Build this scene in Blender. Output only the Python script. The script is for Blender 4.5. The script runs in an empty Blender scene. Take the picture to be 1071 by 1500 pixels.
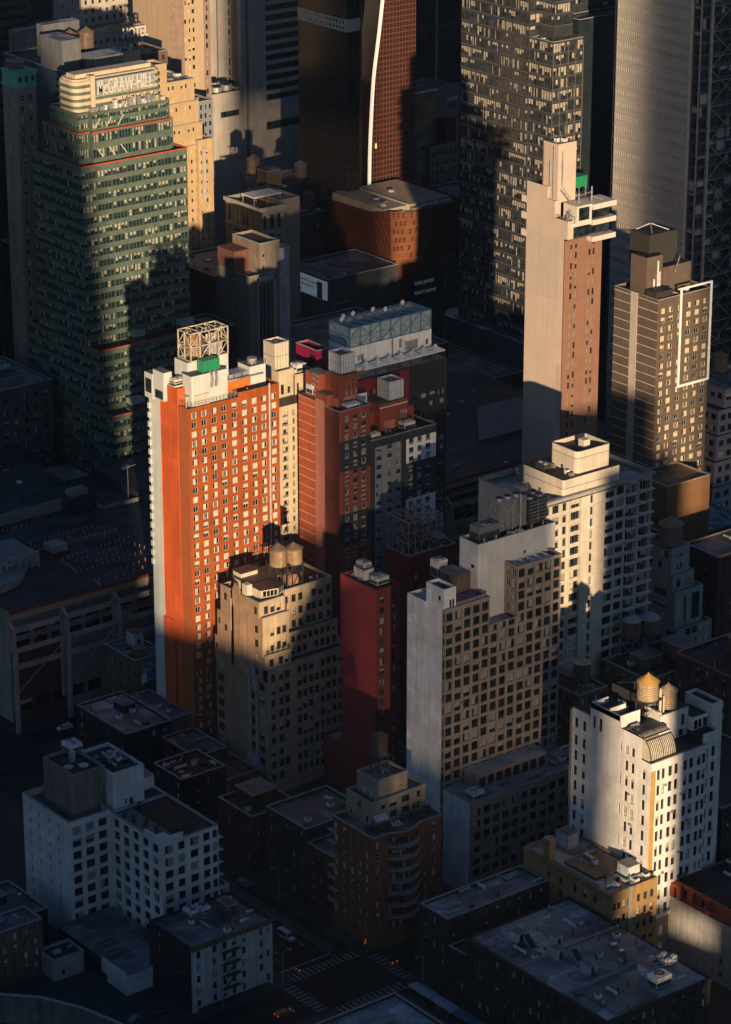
import bpy, math, random
from mathutils import Vector
R = math.radians
rnd = random.Random(11)
S = bpy.context.scene
COL = S.collection
# ------------------------------------------------------------------ camera
cd = bpy.data.cameras.new('camera'); cam = bpy.data.objects.new('camera', cd); COL.objects.link(cam)
cam.location = (0, 0, 380); cam.rotation_euler = (R(90 - 21.1), 0, R(-38.05))
cd.sensor_fit = 'VERTICAL'; cd.sensor_height = 24; cd.lens = 4510 / 1500 * 24
cd.clip_start = 1; cd.clip_end = 20000
S.camera = cam
CAM = Vector((0, 0, 380))
# ------------------------------------------------------------------ sky + sun
SUN_AZ, SUN_EL = 211.5, 8.0          # where the sun stands, clockwise from +Y
w = bpy.data.worlds.new('World'); S.world = w; w.use_nodes = True
nt = w.node_tree; bg = nt.nodes['Background']
sky = nt.nodes.new('ShaderNodeTexSky'); sky.sky_type = 'NISHITA'; sky.sun_disc = False
sky.sun_elevation = R(SUN_EL); sky.sun_rotation = R(SUN_AZ); sky.air_density = 1.0; sky.dust_density = 0.2; sky.ozone_density = 4.0
tint = nt.nodes.new('ShaderNodeVectorMath'); tint.operation = 'MULTIPLY'; tint.inputs[1].default_value = (1.04, .97, 1.04)   # deep blue evening skylight
nt.links.new(sky.outputs[0], tint.inputs[0]); nt.links.new(tint.outputs[0], bg.inputs[0]); bg.inputs[1].default_value = 0.057
sd = bpy.data.lights.new('sun', 'SUN'); so = bpy.data.objects.new('sun', sd); COL.objects.link(so)
sd.energy = 5.0; sd.angle = R(0.5); sd.color = (1.0, 0.73, 0.46)
trav = Vector((-math.sin(R(SUN_AZ)) * math.cos(R(SUN_EL)), -math.cos(R(SUN_AZ)) * math.cos(R(SUN_EL)), -math.sin(R(SUN_EL))))
so.rotation_euler = trav.to_track_quat('-Z', 'Y').to_euler()
S.view_settings.view_transform = 'Standard'; S.view_settings.look = 'None'
S.view_settings.exposure = 0.48; S.view_settings.gamma = 1.0
S.cycles.max_bounces = 5; S.cycles.diffuse_bounces = 3; S.cycles.glossy_bounces = 3
S.cycles.transmission_bounces = 2; S.cycles.caustics_reflective = False; S.cycles.caustics_refractive = False
S.cycles.sample_clamp_indirect = 4.0

# ------------------------------------------------------------------ materials
def _nt(name):
    m = bpy.data.materials.new(name); m.use_nodes = True
    return m, m.node_tree, m.node_tree.nodes['Principled BSDF']
MC = {}
def wall(name, col, rough=.85, var=.28, sc=.22, streak=.35, joints=None, jd=.55, bump=.0, spec=.25, metal=0):
    """weathered surface: big patches, vertical streaks, optional panel joints (w, h)"""
    if name in MC: return MC[name]
    m, t, b = _nt(name); N = t.nodes.new; L = t.links.new
    b.inputs['Roughness'].default_value = rough; b.inputs['Specular IOR Level'].default_value = spec; b.inputs['Metallic'].default_value = metal
    g = N('ShaderNodeNewGeometry')
    n1 = N('ShaderNodeTexNoise'); n1.inputs['Scale'].default_value = sc; n1.inputs['Detail'].default_value = 6; n1.inputs['Roughness'].default_value = .62
    L(g.outputs['Position'], n1.inputs['Vector'])
    mp = N('ShaderNodeMapping'); mp.inputs['Scale'].default_value = (1.3, 1.3, .05); L(g.outputs['Position'], mp.inputs[0])
    n2 = N('ShaderNodeTexNoise'); n2.inputs['Scale'].default_value = 1; n2.inputs['Detail'].default_value = 4; L(mp.outputs[0], n2.inputs['Vector'])
    r1 = N('ShaderNodeMapRange'); r1.inputs[1].default_value = .3; r1.inputs[2].default_value = .7; r1.inputs[3].default_value = 1 - var; r1.inputs[4].default_value = 1 + var * .55; L(n1.outputs[0], r1.inputs[0])
    r2 = N('ShaderNodeMapRange'); r2.inputs[1].default_value = .35; r2.inputs[2].default_value = .65; r2.inputs[3].default_value = 1 - streak * .5; r2.inputs[4].default_value = 1 + streak * .2; L(n2.outputs[0], r2.inputs[0])
    mu = N('ShaderNodeMath'); mu.operation = 'MULTIPLY'; L(r1.outputs[0], mu.inputs[0]); L(r2.outputs[0], mu.inputs[1])
    f = mu.outputs[0]
    if joints:
        sx = N('ShaderNodeSeparateXYZ'); L(g.outputs['Position'], sx.inputs[0])
        ad = N('ShaderNodeMath'); L(sx.outputs[0], ad.inputs[0]); L(sx.outputs[1], ad.inputs[1])
        cb = N('ShaderNodeCombineXYZ'); L(ad.outputs[0], cb.inputs[0]); L(sx.outputs[2], cb.inputs[1])
        br = N('ShaderNodeTexBrick'); br.offset = joints[2] if len(joints) > 2 else 0; br.inputs['Scale'].default_value = 1
        br.inputs['Brick Width'].default_value = joints[0]; br.inputs['Row Height'].default_value = joints[1]; br.inputs['Mortar Size'].default_value = .05 if joints[1] > .6 else .02
        br.inputs['Color1'].default_value = (1, 1, 1, 1); br.inputs['Color2'].default_value = (.82, .82, .82, 1); br.inputs['Mortar'].default_value = (jd, jd, jd, 1)
        br.inputs['Bias'].default_value = -.2
        L(cb.outputs[0], br.inputs['Vector'])
        m2 = N('ShaderNodeMath'); m2.operation = 'MULTIPLY'; L(f, m2.inputs[0]); L(br.outputs[0], m2.inputs[1]); f = m2.outputs[0]
    vm = N('ShaderNodeVectorMath'); vm.operation = 'SCALE'; vm.inputs[0].default_value = [k * 1.2 for k in col]; L(f, vm.inputs['Scale'])
    L(vm.outputs[0], b.inputs['Base Color'])
    if bump:
        bp = N('ShaderNodeBump'); bp.inputs['Strength'].default_value = bump; bp.inputs['Distance'].default_value = .1; L(n1.outputs[0], bp.inputs['Height']); L(bp.outputs[0], b.inputs['Normal'])
    MC[name] = m; return m
def tar(name, col, sc=.12, var=.5, rough=.8):
    """flat roof: patches, seams, ponding stains"""
    if name in MC: return MC[name]
    m, t, b = _nt(name); N = t.nodes.new; L = t.links.new
    g = N('ShaderNodeNewGeometry')
    n1 = N('ShaderNodeTexNoise'); n1.inputs['Scale'].default_value = sc; n1.inputs['Detail'].default_value = 7; n1.inputs['Roughness'].default_value = .68; L(g.outputs['Position'], n1.inputs['Vector'])
    vo = N('ShaderNodeTexVoronoi'); vo.distance = 'CHEBYCHEV'; vo.inputs['Scale'].default_value = .16; L(g.outputs['Position'], vo.inputs['Vector'])
    br = N('ShaderNodeTexBrick'); br.inputs['Scale'].default_value = 1; br.inputs['Brick Width'].default_value = 9; br.inputs['Row Height'].default_value = 1.1; br.inputs['Mortar Size'].default_value = .04
    br.inputs['Color1'].default_value = (1, 1, 1, 1); br.inputs['Color2'].default_value = (.86, .86, .86, 1); br.inputs['Mortar'].default_value = (.6, .6, .6, 1); L(g.outputs['Position'], br.inputs['Vector'])
    r1 = N('ShaderNodeMapRange'); r1.inputs[1].default_value = .35; r1.inputs[2].default_value = .66; r1.inputs[3].default_value = 1 - var; r1.inputs[4].default_value = 1 + var * .6; L(n1.outputs[0], r1.inputs[0])
    sc2 = N('ShaderNodeSeparateColor'); L(vo.outputs['Color'], sc2.inputs[0])
    r2 = N('ShaderNodeMapRange'); r2.inputs[3].default_value = .48; r2.inputs[4].default_value = 1.35; L(sc2.outputs[0], r2.inputs[0])
    mu = N('ShaderNodeMath'); mu.operation = 'MULTIPLY'; L(r1.outputs[0], mu.inputs[0]); L(r2.outputs[0], mu.inputs[1])
    m2 = N('ShaderNodeMath'); m2.operation = 'MULTIPLY'; L(mu.outputs[0], m2.inputs[0]); L(br.outputs[0], m2.inputs[1])
    vm = N('ShaderNodeVectorMath'); vm.operation = 'SCALE'; vm.inputs[0].default_value = col; L(m2.outputs[0], vm.inputs['Scale']); L(vm.outputs[0], b.inputs['Base Color'])
    rr = N('ShaderNodeMapRange'); rr.inputs[1].default_value = .4; rr.inputs[2].default_value = .6; rr.inputs[3].default_value = rough - .25; rr.inputs[4].default_value = rough + .1; L(n1.outputs[0], rr.inputs[0]); L(rr.outputs[0], b.inputs['Roughness'])
    b.inputs['Specular IOR Level'].default_value = .3
    MC[name] = m; return m
def flat(name, col, rough=.5, metal=0, spec=.5, emit=None, es=0, vary=0):
    if name in MC: return MC[name]
    m, t, b = _nt(name)
    b.inputs['Base Color'].default_value = (*col, 1); b.inputs['Roughness'].default_value = rough; b.inputs['Metallic'].default_value = metal; b.inputs['Specular IOR Level'].default_value = spec
    if emit: b.inputs['Emission Color'].default_value = (*emit, 1); b.inputs['Emission Strength'].default_value = es
    g = t.nodes.new('ShaderNodeNewGeometry'); n = t.nodes.new('ShaderNodeTexNoise'); n.inputs['Scale'].default_value = .9; n.inputs['Detail'].default_value = 4
    t.links.new(g.outputs['Position'], n.inputs['Vector'])
    r = t.nodes.new('ShaderNodeMapRange'); r.inputs[1].default_value = .3; r.inputs[2].default_value = .7; r.inputs[3].default_value = .78 - vary; r.inputs[4].default_value = 1.12 + vary; t.links.new(n.outputs[0], r.inputs[0])
    vm = t.nodes.new('ShaderNodeVectorMath'); vm.operation = 'SCALE'; vm.inputs[0].default_value = col; t.links.new(r.outputs[0], vm.inputs['Scale']); t.links.new(vm.outputs[0], b.inputs['Base Color'])
    MC[name] = m; return m
def glass(name, col=(.012, .018, .022), rough=.06, wob=.04):
    """window glass seen from outside: dark room behind, sky in front, every pane slightly out of plane"""
    if name in MC: return MC[name]
    m, t, b = _nt(name); N = t.nodes.new; L = t.links.new
    b.inputs['Roughness'].default_value = rough; b.inputs['Specular IOR Level'].default_value = .6
    g = N('ShaderNodeNewGeometry'); n = N('ShaderNodeTexNoise'); n.inputs['Scale'].default_value = .5; n.inputs['Detail'].default_value = 2; L(g.outputs['Position'], n.inputs['Vector'])
    bp = N('ShaderNodeBump'); bp.inputs['Strength'].default_value = wob; bp.inputs['Distance'].default_value = .3; L(n.outputs[0], bp.inputs['Height']); L(bp.outputs[0], b.inputs['Normal'])
    n2 = N('ShaderNodeTexNoise'); n2.inputs['Scale'].default_value = .45; n2.inputs['Detail'].default_value = 3; L(g.outputs['Position'], n2.inputs['Vector'])
    r = N('ShaderNodeMapRange'); r.inputs[1].default_value = .35; r.inputs[2].default_value = .7; r.inputs[3].default_value = .4; r.inputs[4].default_value = 2.6; L(n2.outputs[0], r.inputs[0])
    vm = N('ShaderNodeVectorMath'); vm.operation = 'SCALE'; vm.inputs[0].default_value = col; L(r.outputs[0], vm.inputs['Scale']); L(vm.outputs[0], b.inputs['Base Color'])
    MC[name] = m; return m

GLASS = glass('window_glass'); GLASST = glass('teal_glass', (.007, .015, .018))
BLIND = flat('cream_blind', (.52, .46, .34), .6, vary=.1); BLINDG = flat('grey_blind', (.30, .30, .28), .6, vary=.1)
FR_W = flat('white_frame', (.55, .55, .52), .5); FR_D = flat('dark_frame', (.04, .042, .045), .45); FR_A = flat('aluminium_frame', (.30, .31, .32), .4, .6)
GRILL = flat('vent_grille', (.30, .29, .27), .6)
METAL = flat('galvanised_steel', (.42, .43, .44), .45, .5, vary=.12); DARKM = flat('dark_steel', (.05, .052, .055), .55, .3); WHITEM = flat('white_sheet_metal', (.62, .62, .6), .5, vary=.1)
RUSTM = flat('rusty_steel', (.16, .075, .04), .85, vary=.15)
BLACK = flat('black_rubber', (.012, .012, .013), .7)
WOOD = wall('cedar_staves', (.30, .20, .115), .85, .35, .8, .55)
WOODD = wall('dark_cedar_staves', (.15, .105, .075), .85, .35, .8, .5)
TAR_D = tar('dark_tar_roof', (.036, .036, .039)); TAR_G = tar('grey_tar_roof', (.19, .19, .195), .12, .6); TAR_L = tar('pale_silver_roof', (.34, .345, .355), .12, .62); TAR_B = tar('brown_gravel_roof', (.17, .12, .09))
COPE = wall('pale_coping', (.26, .255, .25), .8, .2, .5, .1)

# ------------------------------------------------------------------ mesh builder
class MB:
    def __init__(s): s.v = []; s.f = []; s.m = []
    def poly(s, pts, m=0):
        n = len(s.v); s.v += [tuple(p) for p in pts]; s.f.append(tuple(range(n, n + len(pts)))); s.m.append(m)
    def quad(s, a, b, c, d, m=0): s.poly((a, b, c, d), m)
    def box(s, x0, x1, y0, y1, z0, z1, m=0, mt=None, bottom=True):
        p = [(x0, y0, z0), (x1, y0, z0), (x1, y1, z0), (x0, y1, z0), (x0, y0, z1), (x1, y0, z1), (x1, y1, z1), (x0, y1, z1)]
        for i, f in enumerate(((0, 1, 5, 4), (1, 2, 6, 5), (2, 3, 7, 6), (3, 0, 4, 7), (4, 5, 6, 7), (3, 2, 1, 0))):
            if i == 5 and not bottom: continue
            s.poly([p[k] for k in f], mt if (i == 4 and mt is not None) else m)
    def prism(s, pts, z0, z1, m=0, mt=None, top=None):
        """pts counter-clockwise; top = other outline for the upper end"""
        tp = top or pts; n = len(pts)
        for i in range(n):
            j = (i + 1) % n
            s.quad((*pts[i], z0), (*pts[j], z0), (*tp[j], z1), (*tp[i], z1), m)
        s.poly([(*p, z1) for p in tp], m if mt is None else mt)
    def cyl(s, cx, cy, z0, z1, r0, r1=None, n=18, m=0, cap=True, mt=None):
        r1 = r0 if r1 is None else r1
        a = [(math.cos(2 * math.pi * i / n), math.sin(2 * math.pi * i / n)) for i in range(n)]
        for i in range(n):
            j = (i + 1) % n
            s.quad((cx + a[i][0] * r0, cy + a[i][1] * r0, z0), (cx + a[j][0] * r0, cy + a[j][1] * r0, z0), (cx + a[j][0] * r1, cy + a[j][1] * r1, z1), (cx + a[i][0] * r1, cy + a[i][1] * r1, z1), m)
        if cap and r1 > .01: s.poly([(cx + c * r1, cy + d * r1, z1) for c, d in a], m if mt is None else mt)
    def bar(s, p, q, w, m=0, h=None):
        p = Vector(p); q = Vector(q); d = (q - p)
        if d.length < 1e-6: return
        d.normalize(); up = Vector((0, 0, 1)) if abs(d.z) < .9 else Vector((1, 0, 0))
        a = d.cross(up).normalized() * (w / 2); b = a.cross(d).normalized() * ((h or w) / 2)
        c = [p + a + b, p - a + b, p - a - b, p + a - b]; e = [k + (q - p) for k in c]
        for i in range(4):
            j = (i + 1) % 4; s.quad(c[i], c[j], e[j], e[i], m)
        s.quad(*c, m); s.quad(*reversed(e), m)
    def add(s, o, fn):
        n = len(s.v); s.v += [fn(v) for v in o.v]; s.f += [tuple(i + n for i in f) for f in o.f]; s.m += o.m
    def mesh(s, name, mats, org=(0, 0, 0)):
        me = bpy.data.meshes.new(name); ox, oy, oz = org
        me.from_pydata([(x - ox, y - oy, z - oz) for x, y, z in s.v], [], s.f)
        for k in mats: me.materials.append(k)
        me.polygons.foreach_set('material_index', s.m); me.update()
        return me
    def build(s, name, mats, parent=None, org=None):
        if not isinstance(mats, (list, tuple)): mats = [mats]
        if not s.f: return None
        if parent is not None:
            o_ = wpos(parent)
            ob = bpy.data.objects.new(name, s.mesh(name, mats, o_)); ob.parent = parent
        else:
            xs = [p[0] for p in s.v]; ys = [p[1] for p in s.v]; zs = [p[2] for p in s.v]
            o_ = org or ((min(xs) + max(xs)) / 2, (min(ys) + max(ys)) / 2, min(zs))
            ob = bpy.data.objects.new(name, s.mesh(name, mats, o_)); ob.location = o_
        COL.objects.link(ob); return ob
def wpos(o):
    p = Vector(o.location)
    while o.parent is not None: o = o.parent; p = p + Vector(o.location)
    return tuple(p)
def tag(o, label, cat, group=None, kind=None):
    if label: o['label'] = label; o['category'] = cat
    if group: o['group'] = group
    if kind: o['kind'] = kind
    return o
def thing(name, label, cat, loc, group=None):
    o = bpy.data.objects.new(name, None); COL.objects.link(o); o.location = loc; o.empty_display_size = .5
    return tag(o, label, cat, group)
def one(name, mb, mats, label, cat, group=None): return tag(mb.build(name, mats), label, cat, group)
def copy_tree(o, loc=None, parent=None, rot=None):
    c = o.copy(); COL.objects.link(c); c.parent = parent
    if loc is not None: c.location = loc
    if rot is not None: c.rotation_euler = rot
    for k in list(o.children): copy_tree(k, None, c)
    return c

# ------------------------------------------------------------------ windows
WC = {}
def win_mb(kind, w, h, var):
    """one window, seen from -y; slots 0 glass 1 frame 2 blind 3 grille"""
    b = MB(); hw = w / 2
    if kind == 'plain':
        b.quad((-hw, 0, 0), (hw, 0, 0), (hw, 0, h), (-hw, 0, h), 0)
        if var in (4, 5):
            xa, xb = (-hw, hw * (-.1 if var == 4 else -.35)) if (w * 7 % 1) < .5 else (hw * .2, hw); b.quad((xa, -.02, 0), (xb, -.02, 0), (xb, -.02, h), (xa, -.02, h), 2)  # pale side strip doubles as a sliver of lit interior
        elif var:
            z0 = h * (1 - (0, .35, .6, 1, .5, .8, .25)[var]); b.quad((-hw, -.02, z0), (hw, -.02, z0), (hw, -.02, h), (-hw, -.02, h), 2)
        return b
    z0 = 0
    if kind == 'ptac':
        z0 = h * .26; b.box(-hw, hw, -.05, .0, 0, z0, 3)
        for i in range(1, 4): b.box(-hw + .05, hw - .05, -.08, -.05, z0 * i / 4 - .02, z0 * i / 4 + .03, 1)
    b.quad((-hw, 0, z0), (hw, 0, z0), (hw, 0, h), (-hw, 0, h), 0)
    fw = min(.09, w * .08)
    for x0, x1, za, zb in ((-hw, -hw + fw, z0, h), (hw - fw, hw, z0, h), (-hw + fw, hw - fw, z0, z0 + fw), (-hw + fw, hw - fw, h - fw, h)): b.box(x0, x1, -.07, .01, za, zb, 1)
    if kind == 'dh': b.box(-hw + fw, hw - fw, -.06, .0, z0 + (h - z0) * .5 - .05, z0 + (h - z0) * .5 + .05, 1)
    if kind in ('sl', 'ptac'):
        b.box(-.04, .04, -.06, 0, z0 + fw, h - fw, 1)
    if kind == 'grid':
        nx = max(2, round(w / .8)); nz = max(2, round(h / .9))
        for i in range(1, nx): x = -hw + w * i / nx; b.box(x - .03, x + .03, -.05, 0, fw, h - fw, 1)
        for i in range(1, nz): z = h * i / nz; b.box(-hw + fw, hw - fw, -.055, 0, z - .03, z + .03, 1)
    if kind == 'tri':
        for x in (-w / 6, w / 6): b.box(x - .04, x + .04, -.06, 0, fw, h - fw, 1)
    y = -.03; a = z0 + fw; c = h - fw; l = -hw + fw; r = hw - fw; H = c - a
    def q(x0, x1, p, t): b.quad((x0, y, p), (x1, y, p), (x1, y, t), (x0, y, t), 2)
    if var == 1: q(l, r, a + H * .66, c)
    elif var == 2: q(l, r, a + H * .38, c)
    elif var == 3: q(l, r, a, c)
    elif var == 4: q(l + (r - l) * .36, r, a, c)
    elif var == 5: q(l, l + (r - l) * .6, a, c)
    elif var == 6: q(l, l + (r - l) * .22, a, c); q(r - (r - l) * .22, r, a, c)
    return b
class WS:
    """a window style: kind, materials, weights of blind variants"""
    def __init__(s, kind, frame=FR_D, gl=GLASS, blind=BLIND, wts=(6, 1, 1, 1, 1, 1, 1), grille=GRILL):
        s.kind = kind; s.mats = [gl, frame, blind, grille]; s.wts = wts
        s.id = (kind, frame.name, gl.name, blind.name)
    def mesh(s, w, h, v):
        k = (s.id, round(w, 2), round(h, 2), v)
        if k not in WC:
            b = win_mb(s.kind, w, h, v); WC[k] = (b, b.mesh('window', s.mats))
        return WC[k]
WMAX = 100
def runs(kind, frame, gl, blind, sets, width, seed):
    """blinds come in runs along a floor: one tenant, one habit"""
    st = [WS(kind, frame, gl, blind, w) for w in sets]
    return lambda i, j: st[random.Random((i // width) * 131 + j * 17 + seed).choices(range(len(st)), [3, 2, 2][:len(st)])[0]]

def even(n, W, w, m=0.0):
    """n openings of width w spread over W with margin m at both ends"""
    p = (W - 2 * m) / n
    return [(m + p * (i + .5) - w / 2, m + p * (i + .5) + w / 2) for i in range(n)]
def floors(top, n, pitch, h): return [(top - pitch * i - h, top - pitch * i) for i in range(n)][::-1]

class Bld:
    def __init__(s, name, label, cat, x, y, mats, group=None):
        s.root = thing(name, label, cat, (x, y, 0), group); s.wm = mats if isinstance(mats, list) else [mats]
        s.wall = MB(); s.wins = []; s.parts = []; s.roofs = {}; s.cop = MB(); s.copm = COPE; s.rn = random.Random(sum(map(ord, label)))
    def part(s, name, mats, mb=None):
        mb = mb or MB(); s.parts.append((name, mb, mats)); return mb
    def face(s, P, U, W, z0, z1, cols=(), rows=(), dep=.25, ws=None, m=0, skip=None, rev=None, mfun=None):
        """wall from P along U; cols in metres along U, rows in absolute z; openings get reveals and a window each"""
        P = Vector((P[0], P[1], 0)); U = Vector((U[0], U[1], 0)).normalized(); Nn = Vector((U.y, -U.x, 0))
        us = [0.0]; rows = [(max(a, z0 + .02), min(b, z1 - .02)) for a, b in rows if b > z0 + .3 and a < z1 - .3]
        for a, b in cols: us += [a, b]
        us.append(W); vs = [z0]
        for a, b in rows: vs += [a, b]
        vs.append(z1); rv = m if rev is None else rev
        def pt(u, z, d=0): p = P + U * u - Nn * d; return (p.x, p.y, z)
        for i in range(len(us) - 1):
            for j in range(len(vs) - 1):
                a, b, c, d = us[i], us[i + 1], vs[j], vs[j + 1]
                if b - a < 1e-4 or d - c < 1e-4: continue
                op = i % 2 and j % 2 and not (skip and skip(i // 2, j // 2))
                mm = mfun((a + b) / 2, (c + d) / 2) if mfun else m
                if not op: s.wall.quad(pt(a, c), pt(b, c), pt(b, d), pt(a, d), mm); continue
                if dep > 0:
                    s.wall.quad(pt(a, c), pt(b, c), pt(b, c, dep), pt(a, c, dep), rv); s.wall.quad(pt(a, d, dep), pt(b, d, dep), pt(b, d), pt(a, d), rv)
                    s.wall.quad(pt(a, c), pt(a, c, dep), pt(a, d, dep), pt(a, d), rv); s.wall.quad(pt(b, c, dep), pt(b, c), pt(b, d), pt(b, d, dep), rv)
                if ws:
                    st = ws if isinstance(ws, WS) else ws(i // 2, j // 2)
                    s.wins.append((pt((a + b) / 2, c, dep), math.atan2(U.y, U.x), st, b - a, d - c, s.rn.choices(range(7), st.wts)[0]))
    def S(s, x0, x1, y, z0, z1, **k): s.face((x0, y), (1, 0), x1 - x0, z0, z1, **k)
    def Wf(s, y0, y1, x, z0, z1, **k): s.face((x, y1), (0, -1), y1 - y0, z0, z1, **k)
    def block(s, x0, x1, y0, y1, z0, z1, fs=None, fw=None, ph=1.0, t=.35, m=0, roof=TAR_G, cope=True, top=True):
        s.S(x0, x1, y0, z0, z1, **{'m': m, **(fs or {})}); s.Wf(y0, y1, x0, z0, z1, **{'m': m, **(fw or {})})
        s.wall.quad((x1, y0, z0), (x1, y1, z0), (x1, y1, z1), (x1, y0, z1), m); s.wall.quad((x1, y1, z0), (x0, y1, z0), (x0, y1, z1), (x1, y1, z1), m)
        if not top: return
        zr = z1 - ph; a, b, c, d = x0 + t, x1 - t, y0 + t, y1 - t
        for p, q in (((a, c), (a, d)), ((a, d), (b, d)), ((b, d), (b, c)), ((b, c), (a, c))): s.wall.quad((*p, zr), (*q, zr), (*q, z1), (*p, z1), m)
        s.roofs.setdefault(roof.name, (MB(), roof))[0].quad((a, c, zr), (b, c, zr), (b, d, zr), (a, d, zr))
        if cope: s.ring(x0, x1, y0, y1, z1, t)
        else:
            for X0, X1, Y0, Y1 in ((x0, x1, y0, c), (x0, x1, d, y1), (x0, a, c, d), (b, x1, c, d)): s.wall.quad((X0, Y0, z1), (X1, Y0, z1), (X1, Y1, z1), (X0, Y1, z1), m)
    def ring(s, x0, x1, y0, y1, z, t=.35, o=.07, h=.22):
        c = s.part('coping', s.copm)
        c.box(x0 - o, x1 + o, y0 - o, y0 + t + o, z - .12, z + h - .12); c.box(x0 - o, x1 + o, y1 - t - o, y1 + o, z - .12, z + h - .12)
        c.box(x0 - o, x0 + t + o, y0 + t + o, y1 - t - o, z - .12, z + h - .12); c.box(x1 - t - o, x1 + o, y0 + t + o, y1 - t - o, z - .12, z + h - .12)
    def sub(s, name, mats, x0, x1, y0, y1, z0, z1, roofm=None, door=None):
        """a bulkhead standing on the roof: a part with lid overhang"""
        b = s.part(name, [mats, roofm or TAR_G, COPE]); b.box(x0, x1, y0, y1, z0, z1, 0, bottom=False)
        b.box(x0 - .08, x1 + .08, y0 - .08, y1 + .08, z1 + .003, z1 + .2, 2); b.quad((x0 + .15, y0 + .15, z1 + .205), (x1 - .15, y0 + .15, z1 + .205), (x1 - .15, y1 - .15, z1 + .205), (x0 + .15, y1 - .15, z1 + .205), 1)
        if door:
            d = s.part('roof_door', [DARKM if door < 2 else WHITEM]); 
            xm = x0 + (x1 - x0) * .5; d.box(xm - .5, xm + .5, y0 - .06, y0 - .005, z0 + .02, z0 + 2.1)
        return b
    def clutter(s, x0, x1, y0, y1, z, n, seed=1):
        """vents, ducts and hatches bolted to the roof, each a part"""
        q = random.Random(seed * 77 + 5)
        for _ in range(n):
            x = q.uniform(x0 + .8, x1 - .8); y = q.uniform(y0 + .8, y1 - .8); k = q.random(); b = MB()
            if k < .34:
                r = q.uniform(.12, .25); h = q.uniform(.7, 1.6); b.cyl(x, y, z, z + h, r, r, 8); b.cyl(x, y, z + h, z + h + .3, r * 1.8, r * .4, 8); s.part('vent_pipe', q.choice([METAL, DARKM, RUSTM]), b)
            elif k < .55:
                a = q.uniform(.5, 1.1); b.box(x - a, x + a, y - a * .7, y + a * .7, z, z + .5); b.box(x - a - .08, x + a + .08, y - a * .7 - .08, y + a * .7 + .08, z + .5, z + .62); s.part('roof_hatch', q.choice([METAL, TAR_L, DARKM]), b)
            elif k < .75:
                l = q.uniform(2, 5); h = .35
                if q.random() < .5: b.box(x, min(x + l, x1 - .3), y, y + .5, z + h, z + h + .5); b.box(x + .1, x + .25, y, y + .5, z, z + h); 
                else: b.box(x, x + .5, y, min(y + l, y1 - .3), z + h, z + h + .5); b.box(x, x + .5, y + .1, y + .25, z, z + h)
                s.part('air_duct', q.choice([METAL, WHITEM, METAL]), b)
            elif k < .88:
                a = q.uniform(.5, .8); b.box(x - a, x + a, y - a, y + a, z + .15, z + 1.2, 0); b.cyl(x, y, z + 1.2, z + 1.3, a * .75, a * .75, 12, 1); s.part('condenser', [WHITEM, BLACK], b)
            elif k < .95:
                l = q.uniform(4, 12); r = .09
                for i_ in range(q.randint(1, 3)):
                    o_ = i_ * .35
                    if q.random() < .5: b.bar((x, y + o_, z + .3), (min(x + l, x1 - .4), y + o_, z + .3), r * 2); b.bar((x, y + o_, z), (x, y + o_, z + .3), .2)
                    else: b.bar((x + o_, y, z + .3), (x + o_, min(y + l, y1 - .4), z + .3), r * 2); b.bar((x + o_, y, z), (x + o_, y, z + .3), .2)
                s.part('roof_pipe', q.choice([METAL, RUSTM, DARKM]), b)
            else:
                b.box(x - .7, x + .7, y - 1, y + 1, z, z + .35, 0); b.prism([(x - .7, y - 1), (x + .7, y - 1), (x + .7, y + 1), (x - .7, y + 1)], z + .353, z + .8, 1, top=[(x - .1, y - .8), (x + .1, y - .8), (x + .1, y + .8), (x - .1, y + .8)]); s.part('skylight', [METAL, GLASST], b)
    def rail(s, pts, z, h=1.1, step=1.5, mat=DARKM, w=.07):
        b = s.part('railing', mat)
        for p, q in zip(pts, pts[1:]):
            n = max(1, round(math.dist(p, q) / step))
            for i in range(n + 1):
                x = p[0] + (q[0] - p[0]) * i / n; y = p[1] + (q[1] - p[1]) * i / n; b.bar((x, y, z), (x, y, z + h), w)
            for k in (.5, 1): b.bar((*p, z + h * k), (*q, z + h * k), w)
    def finish(s):
        s.wall.build('wall', s.wm, s.root)
        for nm, (b, m) in s.roofs.items(): b.build('roof', m, s.root)
        s.cop.build('coping', s.copm, s.root)
        for nm, b, m in s.parts: b.build(nm, m, s.root)
        ox, oy, oz = s.root.location
        s.wins.sort(key=lambda k: (Vector(k[0]) - CAM).length / (k[3] * k[4]) ** .5)
        rest = {}
        for i, (p, a, st, w, h, v) in enumerate(s.wins):
            b, me = st.mesh(w, h, v)
            if i < WMAX or len(s.wins) <= WMAX + 3:
                o = bpy.data.objects.new('window', me); o.parent = s.root; o.location = (p[0] - ox, p[1] - oy, p[2] - oz); o.rotation_euler = (0, 0, a); COL.objects.link(o)
            else:
                mb = rest.setdefault('all', [MB(), []])
                off = {}
                for k, mt in enumerate(st.mats):
                    if mt not in mb[1]: mb[1].append(mt)
                    off[k] = mb[1].index(mt)
                ca, sa = math.cos(a), math.sin(a); n0 = len(mb[0].m)
                mb[0].add(b, lambda q: (p[0] + q[0] * ca - q[1] * sa, p[1] + q[0] * sa + q[1] * ca, p[2] + q[2]))
                for k in range(n0, len(mb[0].m)): mb[0].m[k] = off[mb[0].m[k]]
        for mb, mt in rest.values():
            o = mb.build('window', mt, s.root); o['kind'] = 'stuff'
        return s.root

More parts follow.
